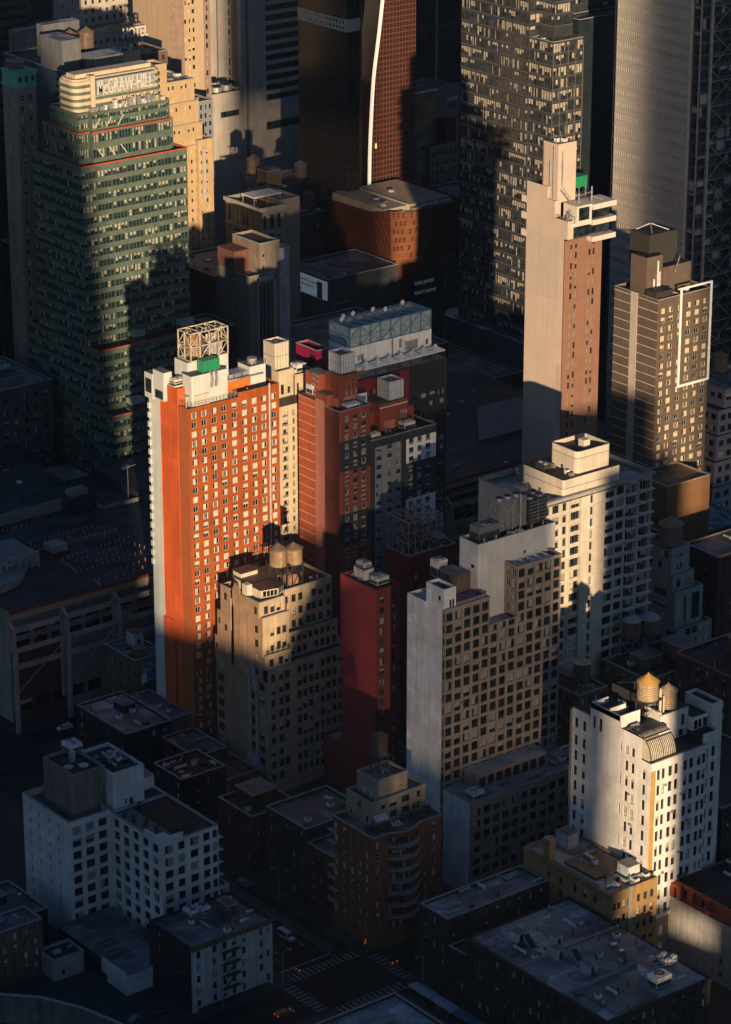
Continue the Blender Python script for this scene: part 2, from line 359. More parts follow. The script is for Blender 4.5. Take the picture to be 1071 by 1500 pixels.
# ------------------------------------------------------------------ rooftop things
def hvac(x0, x1, y0, y1, z, h, label, group=None, nf=2, mat=WHITEM, name='air_conditioner'):
    t = thing(name, label, 'air conditioner', ((x0 + x1) / 2, (y0 + y1) / 2, z), group)
    b = MB(); b.box(x0, x1, y0, y1, z + .35, z + h)
    b.box(x0 - .04, x1 + .04, y0 - .04, y1 + .04, z + h * .62, z + h * .62 + .09)
    b.build('casing', [mat], t)
    g = MB(); g.box(x0 + .15, x1 - .15, y0 - .03, y0 - .004, z + .55, z + h * .58); g.box(x0 - .03, x0 - .004, y0 + .15, y1 - .15, z + .55, z + h * .58); g.build('louvre_panel', [DARKM], t)
    f = MB(); f.box(x0 + .2, x0 + .4, y0, y1, z, z + .35); f.box(x1 - .4, x1 - .2, y0, y1, z, z + .35); f.build('skid', [DARKM], t)
    lx = (x1 - x0) >= (y1 - y0)
    for i in range(nf):
        k = (i + .5) / nf; cx, cy = (x0 + (x1 - x0) * k, (y0 + y1) / 2) if lx else ((x0 + x1) / 2, y0 + (y1 - y0) * k)
        r = min((x1 - x0 if not lx else (x1 - x0) / nf), (y1 - y0 if lx else (y1 - y0) / nf)) * .38
        q = MB(); q.cyl(cx, cy, z + h + .003, z + h + .3, r, r, 16, 0, mt=1)
        for k2 in range(4): a = k2 * math.pi / 2 + .3; q.bar((cx, cy, z + h + .33), (cx + r * .9 * math.cos(a), cy + r * .9 * math.sin(a), z + h + .33), .18, 0, .04)
        q.build('fan', [METAL, BLACK], t)
    return t
def tank(x, y, zb, zt, r, zfoot, label, group=None, wood=WOOD, cone=1.6, roofm=None, legs=True, sq=None):
    t = thing('water_tank', label, 'water tank', (x, y, zfoot), group)
    b = MB(); n = 28
    for i in range(n):      # staves
        a0 = 2 * math.pi * i / n; a1 = 2 * math.pi * (i + .86) / n; rr = r * (1 + (.012 if i % 2 else 0)); r2 = rr * .96
        p = lambda a, q, z: (x + q * math.cos(a), y + q * math.sin(a), z)
        b.quad(p(a0, rr, zb), p(a1, rr, zb), p(a1, r2, zt), p(a0, r2, zt), 0); a2 = 2 * math.pi * (i + 1) / n
        b.quad(p(a1, rr * .98, zb), p(a2, rr * .98, zb), p(a2, r2 * .98, zt), p(a1, r2 * .98, zt), 0)
    b.build('barrel', [wood], t)
    h = MB(); nb = 7
    for i in range(nb):
        z = zb + (zt - zb) * (i + .3) / nb; q = r * (1.02 - .04 * (i + .3) / nb); h.cyl(x, y, z, z + .09, q, q, 24, 0, cap=False)
    h.build('hoops', [DARKM], t)
    c = MB(); c.cyl(x, y, zt, zt + cone, r * 1.07, .12, 16, 0); c.cyl(x, y, zt - .12, zt, r * 1.07, r * 1.07, 16, 0, cap=False); c.cyl(x, y, zt + cone - .05, zt + cone + .35, .14, .05, 6, 0); c.build('roof', [roofm or wood], t)
    if legs:
        f = MB(); f.box(x - r, x + r, y - r, y + r, zb - .3, zb - .004, 0)
        for sx in (-1, 1):
            for sy in (-1, 1): f.bar((x + sx * r * .72, y + sy * r * .72, zfoot), (x + sx * r * .72, y + sy * r * .72, zb - .3), .22)
            if zb - zfoot > 2:
                f.bar((x + sx * r * .72, y - r * .72, zfoot + .3), (x + sx * r * .72, y + r * .72, zb - .6), .1); f.bar((x + sx * r * .72, y + r * .72, zfoot + .3), (x + sx * r * .72, y - r * .72, zb - .6), .1)
                f.bar((x - r * .72, y + sx * r * .72, zfoot + .3), (x + r * .72, y + sx * r * .72, zb - .6), .1); f.bar((x + r * .72, y + sx * r * .72, zfoot + .3), (x - r * .72, y + sx * r * .72, zb - .6), .1)
        f.build('steel_stand', [DARKM], t)
    return t
def cooler(x0, x1, y0, y1, z0, z1, label, mat, group=None, ribs=5):
    """enclosed tank / cooling tower: panelled box with open top"""
    t = thing('tank_enclosure', label, 'tank enclosure', ((x0 + x1) / 2, (y0 + y1) / 2, z0), group); b = MB(); k = .25
    for a in ((x0, x1, y0, y0 + k), (x0, x1, y1 - k, y1), (x0, x0 + k, y0 + k, y1 - k), (x1 - k, x1, y0 + k, y1 - k)): b.box(*a, z0, z1)
    b.build('casing', [mat], t); r = MB()
    for i in range(ribs + 1):
        x = x0 + (x1 - x0) * i / ribs; r.box(x - .07, x + .07, y0 - .07, y0 - .003, z0, z1 + .1); y = y0 + (y1 - y0) * i / ribs; r.box(x0 - .07, x0 - .003, y - .07, y + .07, z0, z1 + .1)
    for z in (z0 + .1, (z0 + z1) / 2, z1 - .1): r.box(x0 - .09, x1 + .05, y0 - .1, y0 - .073, z - .08, z + .08); r.box(x0 - .1, x0 - .073, y0, y1, z - .08, z + .08)
    r.build('ribs', [METAL], t)
    c = MB(); cx, cy = (x0 + x1) / 2, (y0 + y1) / 2; rr = min(x1 - x0, y1 - y0) * .42; c.cyl(cx, cy, z0, z1 - .7, rr, rr, 20, 0); c.cyl(cx, cy, z1 - .7, z1 + .1, rr * 1.03, .1, 20, 0); c.build('tank_roof', [WOODD], t)
    return t
def cage(x0, x1, y0, y1, z0, z1, nx, ny, nz, label, mat, w=.22, roofbars=True):
    t = thing('steel_cage', label, 'steel frame', ((x0 + x1) / 2, (y0 + y1) / 2, z0)); b = MB()
    X = [x0 + (x1 - x0) * i / nx for i in range(nx + 1)]; Y = [y0 + (y1 - y0) * i / ny for i in range(ny + 1)]; Z = [z0 + (z1 - z0) * i / nz for i in range(nz + 1)]
    for x in X:
        for y in (y0, y1): b.bar((x, y, z0), (x, y, z1), w)
    for y in Y[1:-1]:
        for x in (x0, x1): b.bar((x, y, z0), (x, y, z1), w)
    for z in Z:
        for y in (y0, y1): b.bar((x0, y, z), (x1, y, z), w)
        for x in (x0, x1): b.bar((x, y0, z), (x, y1, z), w)
    b.build('frame', [mat], t); d = MB()
    for i in range(nx):
        for j in range(nz):
            for y in (y0, y1):
                a, c = (X[i], X[i + 1]) if (i + j) % 2 else (X[i + 1], X[i]); d.bar((a, y, Z[j]), (c, y, Z[j + 1]), w * .6)
    for i in range(ny):
        for j in range(nz):
            for x in (x0, x1):
                a, c = (Y[i], Y[i + 1]) if (i + j) % 2 else (Y[i + 1], Y[i]); d.bar((x, a, Z[j]), (x, c, Z[j + 1]), w * .6)
    if roofbars:
        for x in X[1:-1]: d.bar((x, y0, z1), (x, y1, z1), w * .8)
        for i in range(nx): d.bar((X[i], y0, z1), (X[i + 1], y1, z1), w * .5)
    d.build('bracing', [mat], t)
    return t
def text_mb(txt, size, depth, P, U, up=(0, 0, 1), sx=1.0, align='LEFT', bold=0):
    """lettering as geometry: starts at P, runs along U"""
    c = bpy.data.curves.new('lettering', 'FONT'); c.body = txt; c.size = size; c.extrude = depth / 2; c.align_x = align; c.offset = bold; c.resolution_u = 3
    o = bpy.data.objects.new('lettering', c); COL.objects.link(o)
    me = bpy.data.meshes.new_from_object(o.evaluated_get(bpy.context.evaluated_depsgraph_get()))
    U = Vector(U).normalized(); V = Vector(up); Nn = U.cross(V); P = Vector(P); b = MB()
    b.v = [tuple(P + U * v.co.x * sx + V * v.co.y + Nn * v.co.z) for v in me.vertices]; b.f = [tuple(p.vertices) for p in me.polygons]; b.m = [0] * len(b.f)
    bpy.data.objects.remove(o); bpy.data.curves.remove(c); bpy.data.meshes.remove(me)
    return b
# ------------------------------------------------------------------ unseen towers added and shaped so that their shadows fall on the scene (they stand behind and beside the viewer)
SDX, SDY = math.cos(R(31.5)), -math.sin(R(31.5)); ADX, ADY = math.sin(R(31.5)), math.cos(R(31.5)); TE = math.tan(R(8.0))
def skyline(label, u0, u1, a, w_, dep=34, crown=(), slope=None, over=None, base=None):
    """tower across the sun's path: u = metres sideways to the sun, a = metres along it, w_ = top of its shadow in the sun's frame"""
    P = lambda u, q: (u * SDX + q * ADX, u * SDY + q * ADY)
    h = w_ - a * TE; c = P((u0 + u1) / 2, a - dep / 2); t = thing('office_tower', label, 'tower', (*c, 0)); b = MB()
    def blk(m0, m1, z0, z1, m2=None, m3=None):
        lo = [P(m0, a - dep), P(m1, a - dep), P(m1, a), P(m0, a)]; hi = None if m2 is None else [P(m2, a - dep), P(m3, a - dep), P(m3, a), P(m2, a)]
        b.prism(lo, z0, z1, 0, 1, hi)
    if slope:
        blk(u0, u1, 0, slope[0][0] - a * TE); z, q = slope[0][0], (u0, u1)
        for (za, qa), nx in zip(slope, list(slope[1:]) + [(w_, None)]): blk(*q, za - a * TE, nx[0] - a * TE, *qa); q = qa
    else: blk(u0, u1, 0 if base is None else base - a * TE, h)
    if over: blk(over[0], over[1], over[2] - a * TE, h)      # overhang added so that a strip of sun passes under it
    for q0, q1, ww in crown: blk(q0, q1, h - 1, ww - a * TE)
    b.build('wall', [CURTAIN, TAR_D], t)
def frame(label, cols, a, w_, dep=34):  # row of unseen slats added to let only part of the sun through
    P = lambda u, q: (u * SDX + q * ADX, u * SDY + q * ADY)
    c = P(cols[0][0], a - dep / 2); t = thing('shade_slats', label, 'tower', (*c, 0))
    for u0, u1 in cols: b = MB(); b.prism([P(u0, a - dep), P(u1, a - dep), P(u1, a), P(u0, a)], 0, w_ - a * TE); b.build('column', CURTAIN, t)
    b = MB()
    for z in range(0, int(w_ - a * TE), 60): b.prism([P(cols[0][0], a - 2), P(cols[-1][1], a - 2), P(cols[-1][1], a - 1.4), P(cols[0][0], a - 1.4)], z, z + .6)
    b.build('slat_tie', CURTAIN, t)
CURTAIN = wall('dark_curtain_wall', (.10, .11, .12), .35, .2, .2, .1, (1.6, 3.6), .35, spec=.5)
skyline('unseen shade tower with one leaning side, first west of the viewer, out of the picture', -190, 32, -120, 300, slope=((160, (-190, 21.5)), (268, (-190, 7))))
skyline('long flat slab placed for shade beside the leaning tower, out of the picture', 24, 64, -130, 149.5, crown=((28, 60, 150.5),))
skyline('solid lower half of the broad added shade screen, out of the picture', 82.5, 135, -150, 132)  # added screen: solid below, slatted between, capped above, to dim the sun
frame('slats of the broad added shade screen that let thin sun through, out of picture', [(82.5 + i * 3.5, 85.4 + i * 3.5) for i in range(15)], -150, 262)
skyline('narrow block added for shade at the foot of the broad screen, out of picture', 133, 138, -140, 168)
skyline('solid cap of the broad added shade screen, out of the picture', 82.5, 135, -152, 400, base=262)
skyline('narrow shoulder block shaped for its shade in front of the broad screen, out of picture', 63, 82.5, -160, 171, slope=((146, (75, 82.5)),))
skyline('low plain shade block between two taller towers, out of the picture', 134, 153, -110, 110)
skyline('flat topped shade tower right of the gap of light, out of the picture', 160, 188, 120, 199, over=(152.6, 188, 112))
skyline('low shade block under the added overhang of the flat topped tower, out of picture', 152, 166, 140, 100.5)
skyline('lower shade tower with a plain roof, rightmost but one, out of the picture', 188, 205.5, 90, 163, crown=((188, 195, 181),))
skyline('tallest shade tower at the far right of the row, out of the picture', 226, 330, -200, 360)
frame('open slats added to thin the sun at the far right, out of the picture', [(203.6, 204.5), (205.2, 206.8), (207.3, 209.3)] + [(209.5 + i * 3.3, 212.55 + i * 3.3) for i in range(5)], -200, 360)

# ------------------------------------------------------------------ ground, streets, pavements
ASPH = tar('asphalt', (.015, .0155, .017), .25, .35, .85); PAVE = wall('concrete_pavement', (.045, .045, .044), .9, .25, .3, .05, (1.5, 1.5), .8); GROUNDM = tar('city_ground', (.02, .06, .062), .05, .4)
PAINT = flat('road_paint', (.2, .2, .19), .7, vary=.2); GREENP = flat('green_lane_paint', (.02, .06, .042), .8)
def sheet(name, rects, mat, z):
    b = MB()
    for x0, x1, y0, y1 in rects: b.quad((x0, y0, z), (x1, y0, z), (x1, y1, z), (x0, y1, z))
    o = b.build(name, mat); o['kind'] = 'structure'; return o
sheet('ground', [(-900, 2600, -900, 2600)], GROUNDM, -.3)
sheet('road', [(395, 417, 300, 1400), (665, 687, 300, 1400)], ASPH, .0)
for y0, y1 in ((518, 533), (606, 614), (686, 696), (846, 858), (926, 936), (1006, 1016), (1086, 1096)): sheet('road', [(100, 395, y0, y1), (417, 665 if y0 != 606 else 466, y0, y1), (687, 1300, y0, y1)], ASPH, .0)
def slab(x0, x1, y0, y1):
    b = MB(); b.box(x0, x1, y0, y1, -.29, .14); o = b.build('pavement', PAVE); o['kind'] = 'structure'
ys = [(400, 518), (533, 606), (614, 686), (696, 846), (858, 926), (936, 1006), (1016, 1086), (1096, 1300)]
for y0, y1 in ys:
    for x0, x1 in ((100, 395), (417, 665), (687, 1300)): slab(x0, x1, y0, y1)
mk = MB(); Zp = .008
def rq(x0, x1, y0, y1): mk.quad((x0, y0, Zp), (x1, y0, Zp), (x1, y1, Zp), (x0, y1, Zp))
rq(395.3, 411, 539.2, 539.8)
for i in range(14): x = 395.8 + i * 1.5; rq(x, x + .6, 533.8, 537.2)
for i in range(13): x = 395.8 + i * 1.6; rq(x, x + .65, 514.2, 517.8)
for i in range(9): y = 518.8 + i * 1.6; rq(417.2, 420.6, y, y + .65)
for i in range(9): y = 518.8 + i * 1.6; rq(391, 394.4, y, y + .65)
for x in (398.6, 402.3, 406.2):
    for i in range(20): y = 543 + i * 9; rq(x - .07, x + .07, y, y + 3)
rq(411.0, 411.2, 533, 640); rq(413.4, 413.55, 533, 640)
for x in (397, 400.5, 404.3, 408.4):      # straight-on arrows
    for y in (548, 566):
        rq(x - .12, x + .12, y, y + 2.4); mk.poly([(x - .5, y, Zp), (x, y - 1.4, Zp), (x + .5, y, Zp)])
for x in (396, 398, 400): rq(x, x + .2, 500, 512)
for i in range(7): rq(399.5 + i * .9, 400 + i * .9, 505 - i * .2, 509)
o = mk.build('road_markings', PAINT); o['kind'] = 'structure'
sheet('bike_lane', [(411.2, 413.4, 540, 640), (411.2, 413.4, 400, 513)], GREENP, .004)
for y0, y1 in ((614, 606),):
    pass

# ------------------------------------------------------------------ vehicles
PAINTS = {'white': flat('white_car_paint', (.62, .63, .64), .3), 'grey': flat('grey_car_paint', (.22, .23, .24), .3, .3), 'black': flat('black_car_paint', (.02, .02, .022), .25), 'yellow': flat('taxi_yellow_paint', (.28, .15, .012), .4), 'blue': flat('blue_car_paint', (.05, .09, .16), .3)}
REDL = flat('tail_light', (.4, .02, .01), .3, emit=(1, .12, .03), es=.9); HEADL = flat('head_light', (.7, .7, .65), .2, emit=(1, .9, .7), es=1.2)
def car(x, y, yaw, color, label, van=False, lit=False, group=None):
    L, W_, H = (5.4, 2.0, 2.2) if van else (4.6, 1.8, 1.45)
    t = thing('van' if van else 'car', label, 'van' if van else 'car', (x, y, .02), group); t.rotation_euler = (0, 0, R(yaw))
    def sub(nm, b, m, par=t):
        o = bpy.data.objects.new(nm, b.mesh(nm, m if isinstance(m, list) else [m])); o.parent = par; COL.objects.link(o); return o
    b = MB(); hw = W_ / 2
    prof = [(-L / 2, .35), (L / 2, .35), (L / 2, .8), (L / 2 - .15, .95), (L * .28, 1.0), (L * .12, H - .05), (-L * .42, H), (-L / 2, 1.0)] if not van else [(-L / 2, .4), (L / 2, .4), (L / 2, .95), (L * .36, 1.25), (L * .24, H - .06), (-L * .47, H), (-L / 2, 1.2)]
    n = len(prof)
    tw = lambda z: hw * (1 if z < 1.05 else .84)
    for i in range(n):
        j = (i + 1) % n; (a, za), (c, zc) = prof[i], prof[j]
        b.quad((a, -tw(za), za), (a, tw(za), za), (c, tw(zc), zc), (c, -tw(zc), zc))
    b.poly([(a, -tw(z), z) for a, z in prof]); b.poly([(a, tw(z), z) for a, z in reversed(prof)])
    sub('body', b, PAINTS[color]); g = MB(); k = 1.08 if not van else 1.25
    for s_ in (-1, 1): g.poly([(L * .2, s_ * (hw * .97), k), (L * .1, s_ * (hw * .86 + .02), H - .14), (-L * .38, s_ * (hw * .86 + .02), H - .12), (-L * .44, s_ * (hw * .97), k)])
    f0, f1 = (prof[4], prof[5]) if not van else (prof[3], prof[4])
    g.quad((f0[0] + .03, -hw * .8, f0[1] + .06), (f0[0] + .03, hw * .8, f0[1] + .06), (f1[0] + .05, hw * .74, f1[1] - .04), (f1[0] + .05, -hw * .74, f1[1] - .04))
    sub('windows', g, GLASS)
    for sx in (-.3, .31):
        for sy in (-1, 1):
            q = MB(); cx = L * sx
            pts = [(cx + .34 * math.cos(a), .34 + .34 * math.sin(a)) for a in [i * math.pi / 7 for i in range(14)]]
            y0, y1 = sy * (hw - .2), sy * (hw + .02)
            for i in range(14): j = (i + 1) % 14; q.quad((pts[i][0], y0, pts[i][1]), (pts[j][0], y0, pts[j][1]), (pts[j][0], y1, pts[j][1]), (pts[i][0], y1, pts[i][1]))
            q.poly([(a, y1, z) for a, z in pts]); sub('wheel', q, BLACK)
    for s_ in (-1, 1):
        q = MB(); q.box(-L / 2 - .03, -L / 2 + .02, s_ * hw * .72 - .16, s_ * hw * .72 + .16, .72, .92); sub('tail_light', q, REDL if lit else flat('dark_red_lens', (.2, .01, .01), .3))
        q = MB(); q.box(L / 2 - .02, L / 2 + .03, s_ * hw * .7 - .18, s_ * hw * .7 + .18, .62, .8); sub('headlight', q, HEADL if lit else FR_A)
    return t
car(407, 552.5, -90, 'white', 'white van driving down the avenue towards the crossing', van=True)
car(430.5, 691.5, 180, 'white', 'white car on the dark street in front of the bus terminal', )
car(384, 522.5, 0, 'yellow', 'yellow taxi with glowing tail lights near the bottom edge', lit=True)
car(412.6 + 2.8, 574, -90, 'black', 'black car parked by the kerb beyond the white van')
car(415.4, 582, -90, 'grey', 'grey car parked by the kerb behind the black one')
car(399.5, 560, -90, 'blue', 'dark blue car in the lane beside the tenement')
car(415.4, 500, -90, 'grey', 'grey car parked by the dining sheds south of the crossing')
car(353, 541, 35, 'grey', 'pale grey van parked in the dark lot under the curved wall', van=True)
car(361, 541.5, 0, 'black', 'black car parked in the dark lot beside the tenement')
car(448, 529, 180, 'black', 'black car waiting on the side street by the brick apartment house')
car(436, 522, 0, 'grey', 'grey car on the side street opposite the brick apartment house')

# ------------------------------------------------------------------ street furniture
def lamp(x, y, dx, dy, label):
    t = thing('street_lamp', label, 'street lamp', (x, y, .14), 'street lamps by the crossing'); b = MB(); b.cyl(x, y, .14, .9, .16, .12, 10); b.cyl(x, y, .9, 8.6, .1, .06, 8); b.build('pole', METAL, t)
    a = MB(); pts = [(x, y, 8.4), (x + dx * .5, y + dy * .5, 9.1), (x + dx * 1.3, y + dy * 1.3, 9.35), (x + dx * 2.2, y + dy * 2.2, 9.2)]
    for p, q in zip(pts, pts[1:]): a.bar(p, q, .08)
    a.build('arm', METAL, t); h = MB(); h.box(x + dx * 2.2 - .3, x + dx * 2.2 + .3, y + dy * 2.2 - .3, y + dy * 2.2 + .3, 9.02, 9.2); h.build('lamp_head', METAL, t)
lamp(374.5, 534.6, 0, -1, 'street lamp in front of the white tenement'); lamp(392.6, 534.4, 1, 0, 'street lamp at the corner of the white tenement'); lamp(418.4, 534.2, -1, 0, 'street lamp at the foot of the brick apartment house'); lamp(418.6, 512, -1, 0, 'street lamp beside the dining sheds'); lamp(418.5, 571, -1, 0, 'street lamp further up the avenue')
def signal(x, y, dx, dy, label):
    t = thing('traffic_light', label, 'traffic light', (x, y, .14), 'traffic lights at the crossing'); b = MB(); b.cyl(x, y, .14, 5.6, .1, .08, 8); b.bar((x, y, 5.4), (x + dx * 4, y + dy * 4, 5.9), .09); b.build('pole', DARKM, t)
    for k in (4.0, 2.6):
        h = MB(); cx, cy = x + dx * k, y + dy * k; h.box(cx - .17, cx + .17, cy - .17, cy + .17, 4.85, 5.85); hh = h.build('signal_head', flat('signal_yellow', (.4, .24, .02), .5), t)
        l = MB(); l.cyl(cx, cy - .18, 5.55, 5.75, .1, .1, 8); l.build('lens', REDL, hh)
signal(418.2, 518.6, -1, 0, 'traffic light on the corner by the low grey roof'); signal(394, 533.6, 0, -1, 'traffic light on the corner by the white tenement'); signal(417.8, 533.4, -.7, -.7, 'traffic light at the corner of the brick apartment house')
# dining sheds on the avenue
for i, (y0, y1, c, lb) in enumerate(((503.5, 511.5, 'white', 'white roofed dining shed nearest the crossing'), (495, 503, 'white', 'white roofed dining shed next to the blue ones'), (489.5, 494.5, 'blue', 'blue roofed dining shed by the kerb'), (484, 489, 'blue', 'last blue roofed dining shed at the bottom edge'))):
    t = thing('dining_shed', lb, 'shed', (414.7, (y0 + y1) / 2, 0), 'dining sheds along the kerb'); m = flat('shed_canvas_white', (.42, .45, .48), .6) if c == 'white' else flat('shed_canvas_blue', (.05, .17, .22), .6)
    r_ = MB(); r_.box(413.5, 416.5, y0, y1, 2.6, 2.75); r_.quad((413.4, y0, 2.76), (415, y0, 3.0), (415, y1, 3.0), (413.4, y1, 2.76)); r_.quad((415, y0, 3.0), (416.6, y0, 2.76), (416.6, y1, 2.76), (415, y1, 3.0)); r_.build('roof', m, t)
    p = MB()
    for x in (413.7, 416.3):
        for y in (y0 + .2, (y0 + y1) / 2, y1 - .2): p.box(x - .06, x + .06, y - .06, y + .06, .01, 2.6)
    p.box(413.6, 413.75, y0, y1, .01, 1.0); p.box(416.25, 416.4, y0, y1, .01, 1.0); p.build('posts', DARKM, t)
# curved parapet of the ramp in the bottom left corner
rp = [(318, 570), (328.5, 561.5), (335.5, 554.1), (340.5, 544.1), (343.8, 531.6), (344.5, 515)]; t = thing('ramp_wall', 'curved dark concrete wall of the ramp in the bottom left corner', 'wall', (337, 550, 0)); b = MB(); b2 = MB()
for (xa, ya), (xb, yb) in zip(rp, rp[1:]):
    d = Vector((xb - xa, yb - ya, 0)).normalized(); nx, ny = -d.y * .25, d.x * .25
    b.prism([(xa - nx, ya - ny), (xb - nx, yb - ny), (xb + nx, yb + ny), (xa + nx, ya + ny)], 0, 7.7); nx *= 1.5; ny *= 1.5
    b2.prism([(xa - nx, ya - ny), (xb - nx, yb - ny), (xb + nx, yb + ny), (xa + nx, ya + ny)], 7.703, 8.0); b.box(xa - .5, xa + .5, ya - .5, ya + .5, 0, 7.69)
RAMP = wall('ramp_concrete', (.13, .13, .125), .9, .35, .3, .5, (4, 2.5), .6)
b.build('wall', RAMP, t); b2.build('coping', COPE, t)
# ------------------------------------------------------------------ wall colours of the near buildings
WHITEP = wall('white_precast_panel', (.56, .555, .54), .8, .15, .15, .2, (4.1, 3.43), .7)
CORR = wall('corrugated_bronze_siding', (.25, .22, .20), .6, .25, .2, .5)
PALEB = wall('painted_white_brick', (.46, .45, .43), .85, .22, .3, .4, (.45, .16, .5), .85)
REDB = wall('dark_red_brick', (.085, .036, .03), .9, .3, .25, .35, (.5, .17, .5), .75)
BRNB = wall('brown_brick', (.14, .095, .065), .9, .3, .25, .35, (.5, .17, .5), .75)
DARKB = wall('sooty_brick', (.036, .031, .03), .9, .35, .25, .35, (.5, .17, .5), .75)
ORB = wall('orange_red_brick', (.20, .065, .035), .9, .25, .25, .3, (.5, .17, .5), .8)
BEIGEB = wall('buff_brick', (.30, .245, .18), .9, .25, .25, .35, (.5, .17, .5), .85)
CONC = wall('fairfaced_concrete', (.68, .68, .67), .85, .3, .16, .3, (4.9, 3.0), .7)
TANS = wall('tan_concrete_frame', (.28, .215, .17), .85, .2, .25, .25, (3.0, 3.2), .8)
STUCC = wall('grey_beige_stucco', (.58, .565, .53), .85, .12, .2, .15, (6, 3.2), .9)
dh = WS('dh', FR_D); dhw = WS('dh', FR_W); sl = WS('sl', FR_D, GLASST, BLINDG, (7, 1, 1, 1, 1, 1, 1)); big = WS('sl', FR_D, GLASST, BLINDG, (10, 1, 1, 1, 1, 1, 0)); plain = WS('plain', FR_D, GLASS, BLIND, (8, 1, 1, 1, 1, 1, 1)); grid = WS('grid', FR_D, GLASS, BLIND, (9, 1, 1, 1, 0, 0, 0))

# --- white L-shaped hotel, bottom left
b = Bld('hotel', 'white L shaped hotel with a bronze corrugated roof block at the lower left', 'hotel', 378, 590, [WHITEP])
rw = floors(31.4, 8, 3.43, 2.25)
b.block(364, 376.4, 584.6, 606, 0, 33.2, dict(cols=even(3, 12.4, 2.5, .4), rows=[(3.2, 5.4)] + rw, ws=big, dep=.35), dict(cols=[(3.2, 3.75), (7.4, 7.95), (12.0, 12.55), (16.2, 16.75)], rows=[(a + .3, z - .35) for a, z in rw], ws=plain, dep=.3), ph=1.6, roof=TAR_B)
b.block(376.4, 393.4, 562, 584.6, 0, 32.4, dict(cols=[(1.0, 3.4), (4.9, 6.9), (8.6, 11.0), (12.5, 14.5), (15.3, 16.7)], rows=rw, ws=big, dep=.35), dict(cols=even(5, 22.6, 2.3, .6), rows=[(3.2, 5.4)] + rw, ws=big, dep=.35), ph=.5, roof=TAR_D)
b.block(376.4, 393.4, 584.6, 600, 0, 32.4, ph=.5, roof=TAR_D, cope=False); b.block(386.8, 393.4, 590, 606, 30, 35.6, ph=2.5, roof=TAR_D)
b.block(393.4, 396.4, 562, 583, 0, 15.2, dict(cols=[(.5, 2.6)], rows=rw[:3], ws=big, dep=.3), ph=1.1, roof=TAR_D)
bl = b.part('balcony', [WHITEP, DARKM])
for a, z in rw[3:]: bl.box(393.4, 395.0, 562.1, 566, a - .7, a - .45, 0); bl.box(394.9, 394.96, 562.15, 566, a - .45, a + .5, 1)
cp = b.part('corner_parapet', [WHITEP]); cp.box(376.0, 378.9, 561.6, 564.6, 31.9, 34.0); cp.box(379, 382.6, 561.6, 562.2, 31.9, 34.0); cp.box(375.9, 376.5, 564.6, 569, 31.9, 34.0)
k = b.part('corrugated_block', [CORR, TAR_D]); k.box(368.2, 377.4, 588.4, 602, 31.6, 42.7, 0, 1)
for i in range(26): x = 368.3 + i * .36; k.box(x, x + .17, 588.2, 588.397, 31.6, 43.6)
for i in range(38): y = 588.5 + i * .36; k.box(368.0, 368.197, y, y + .17, 31.6, 43.6)
for a in ((368.2, 377.4, 588.4, 588.6), (368.2, 377.4, 601.8, 602), (368.2, 368.4, 588.6, 601.8), (377.2, 377.4, 588.6, 601.8)): k.box(*a, 42.703, 43.6)
k = b.part('roof_stack', [METAL]); k.box(372.6, 373.9, 596, 597.2, 42.7, 45.6); k.cyl(370.5, 594, 42.7, 43.1, 1.3, 1.3, 16); k.cyl(374, 592.5, 42.7, 43.1, 1.3, 1.3, 16)
k = b.part('white_roof_block', [WHITEP, TAR_D]); k.box(377.7, 387, 585, 601, 31.7, 41.5, 0, 1)
for a in ((377.7, 387, 585, 585.3), (377.7, 387, 600.7, 601), (377.7, 378, 585.3, 600.7), (386.7, 387, 585.3, 600.7)): k.box(*a, 41.503, 42.4)
d = b.part('roof_door', [DARKM]); d.box(382.6, 383.5, 584.9, 584.994, 31.95, 34.3); d.box(381.2, 381.6, 584.9, 584.994, 33, 34.3)
g = b.part('planted_roof', [wall('dry_sedum', (.05, .045, .03), .95, .4, .8, 0)]); g.box(382.5, 392, 566.5, 580, 31.91, 32.15)
g = b.part('roof_terrace', [wall('terrace_pavers', (.17, .17, .165), .9, .2, .4, 0, (.6, .6), .7)]); g.box(377.2, 382.3, 565, 583.5, 31.905, 31.96)
cv = b.part('entrance_canopy', [WHITEP, TAR_G, DARKM, METAL]); cv.box(359.3, 376.3, 553.0, 561.9, 4.2, 5.7, 0, 1); cv.box(359.3, 376.3, 553, 584.5, 5.7, 6.0, 1, 1); cv.box(359.5, 376.2, 562, 584.4, 0, 5.69, 2); cv.box(359.3, 376.3, 553.2, 561.9, 0, 4.19, 0); cv.box(359.1, 359.29, 553, 564, 2.4, 6.4, 0)
for i in range(7): cv.box(361.5, 374.5, 556 + i * 2.6, 556.18 + i * 2.6, 6.003, 6.1, 3)
b.clutter(378.2, 386.5, 586, 600, 41.51, 12, 3)
b.finish()
hvac(375.2, 379.0, 600.6, 604.6, 42.42, 2.4, 'white air conditioner at the back corner of the white hotel roof', nf=2)
hvac(381, 383.4, 592, 594.6, 41.51, 1.8, 'small steel air conditioner in the middle of the white hotel roof', nf=1, mat=METAL)
LEAF = wall('shrub_leaves', (.045, .06, .03), .8, .5, 2.5, 0)
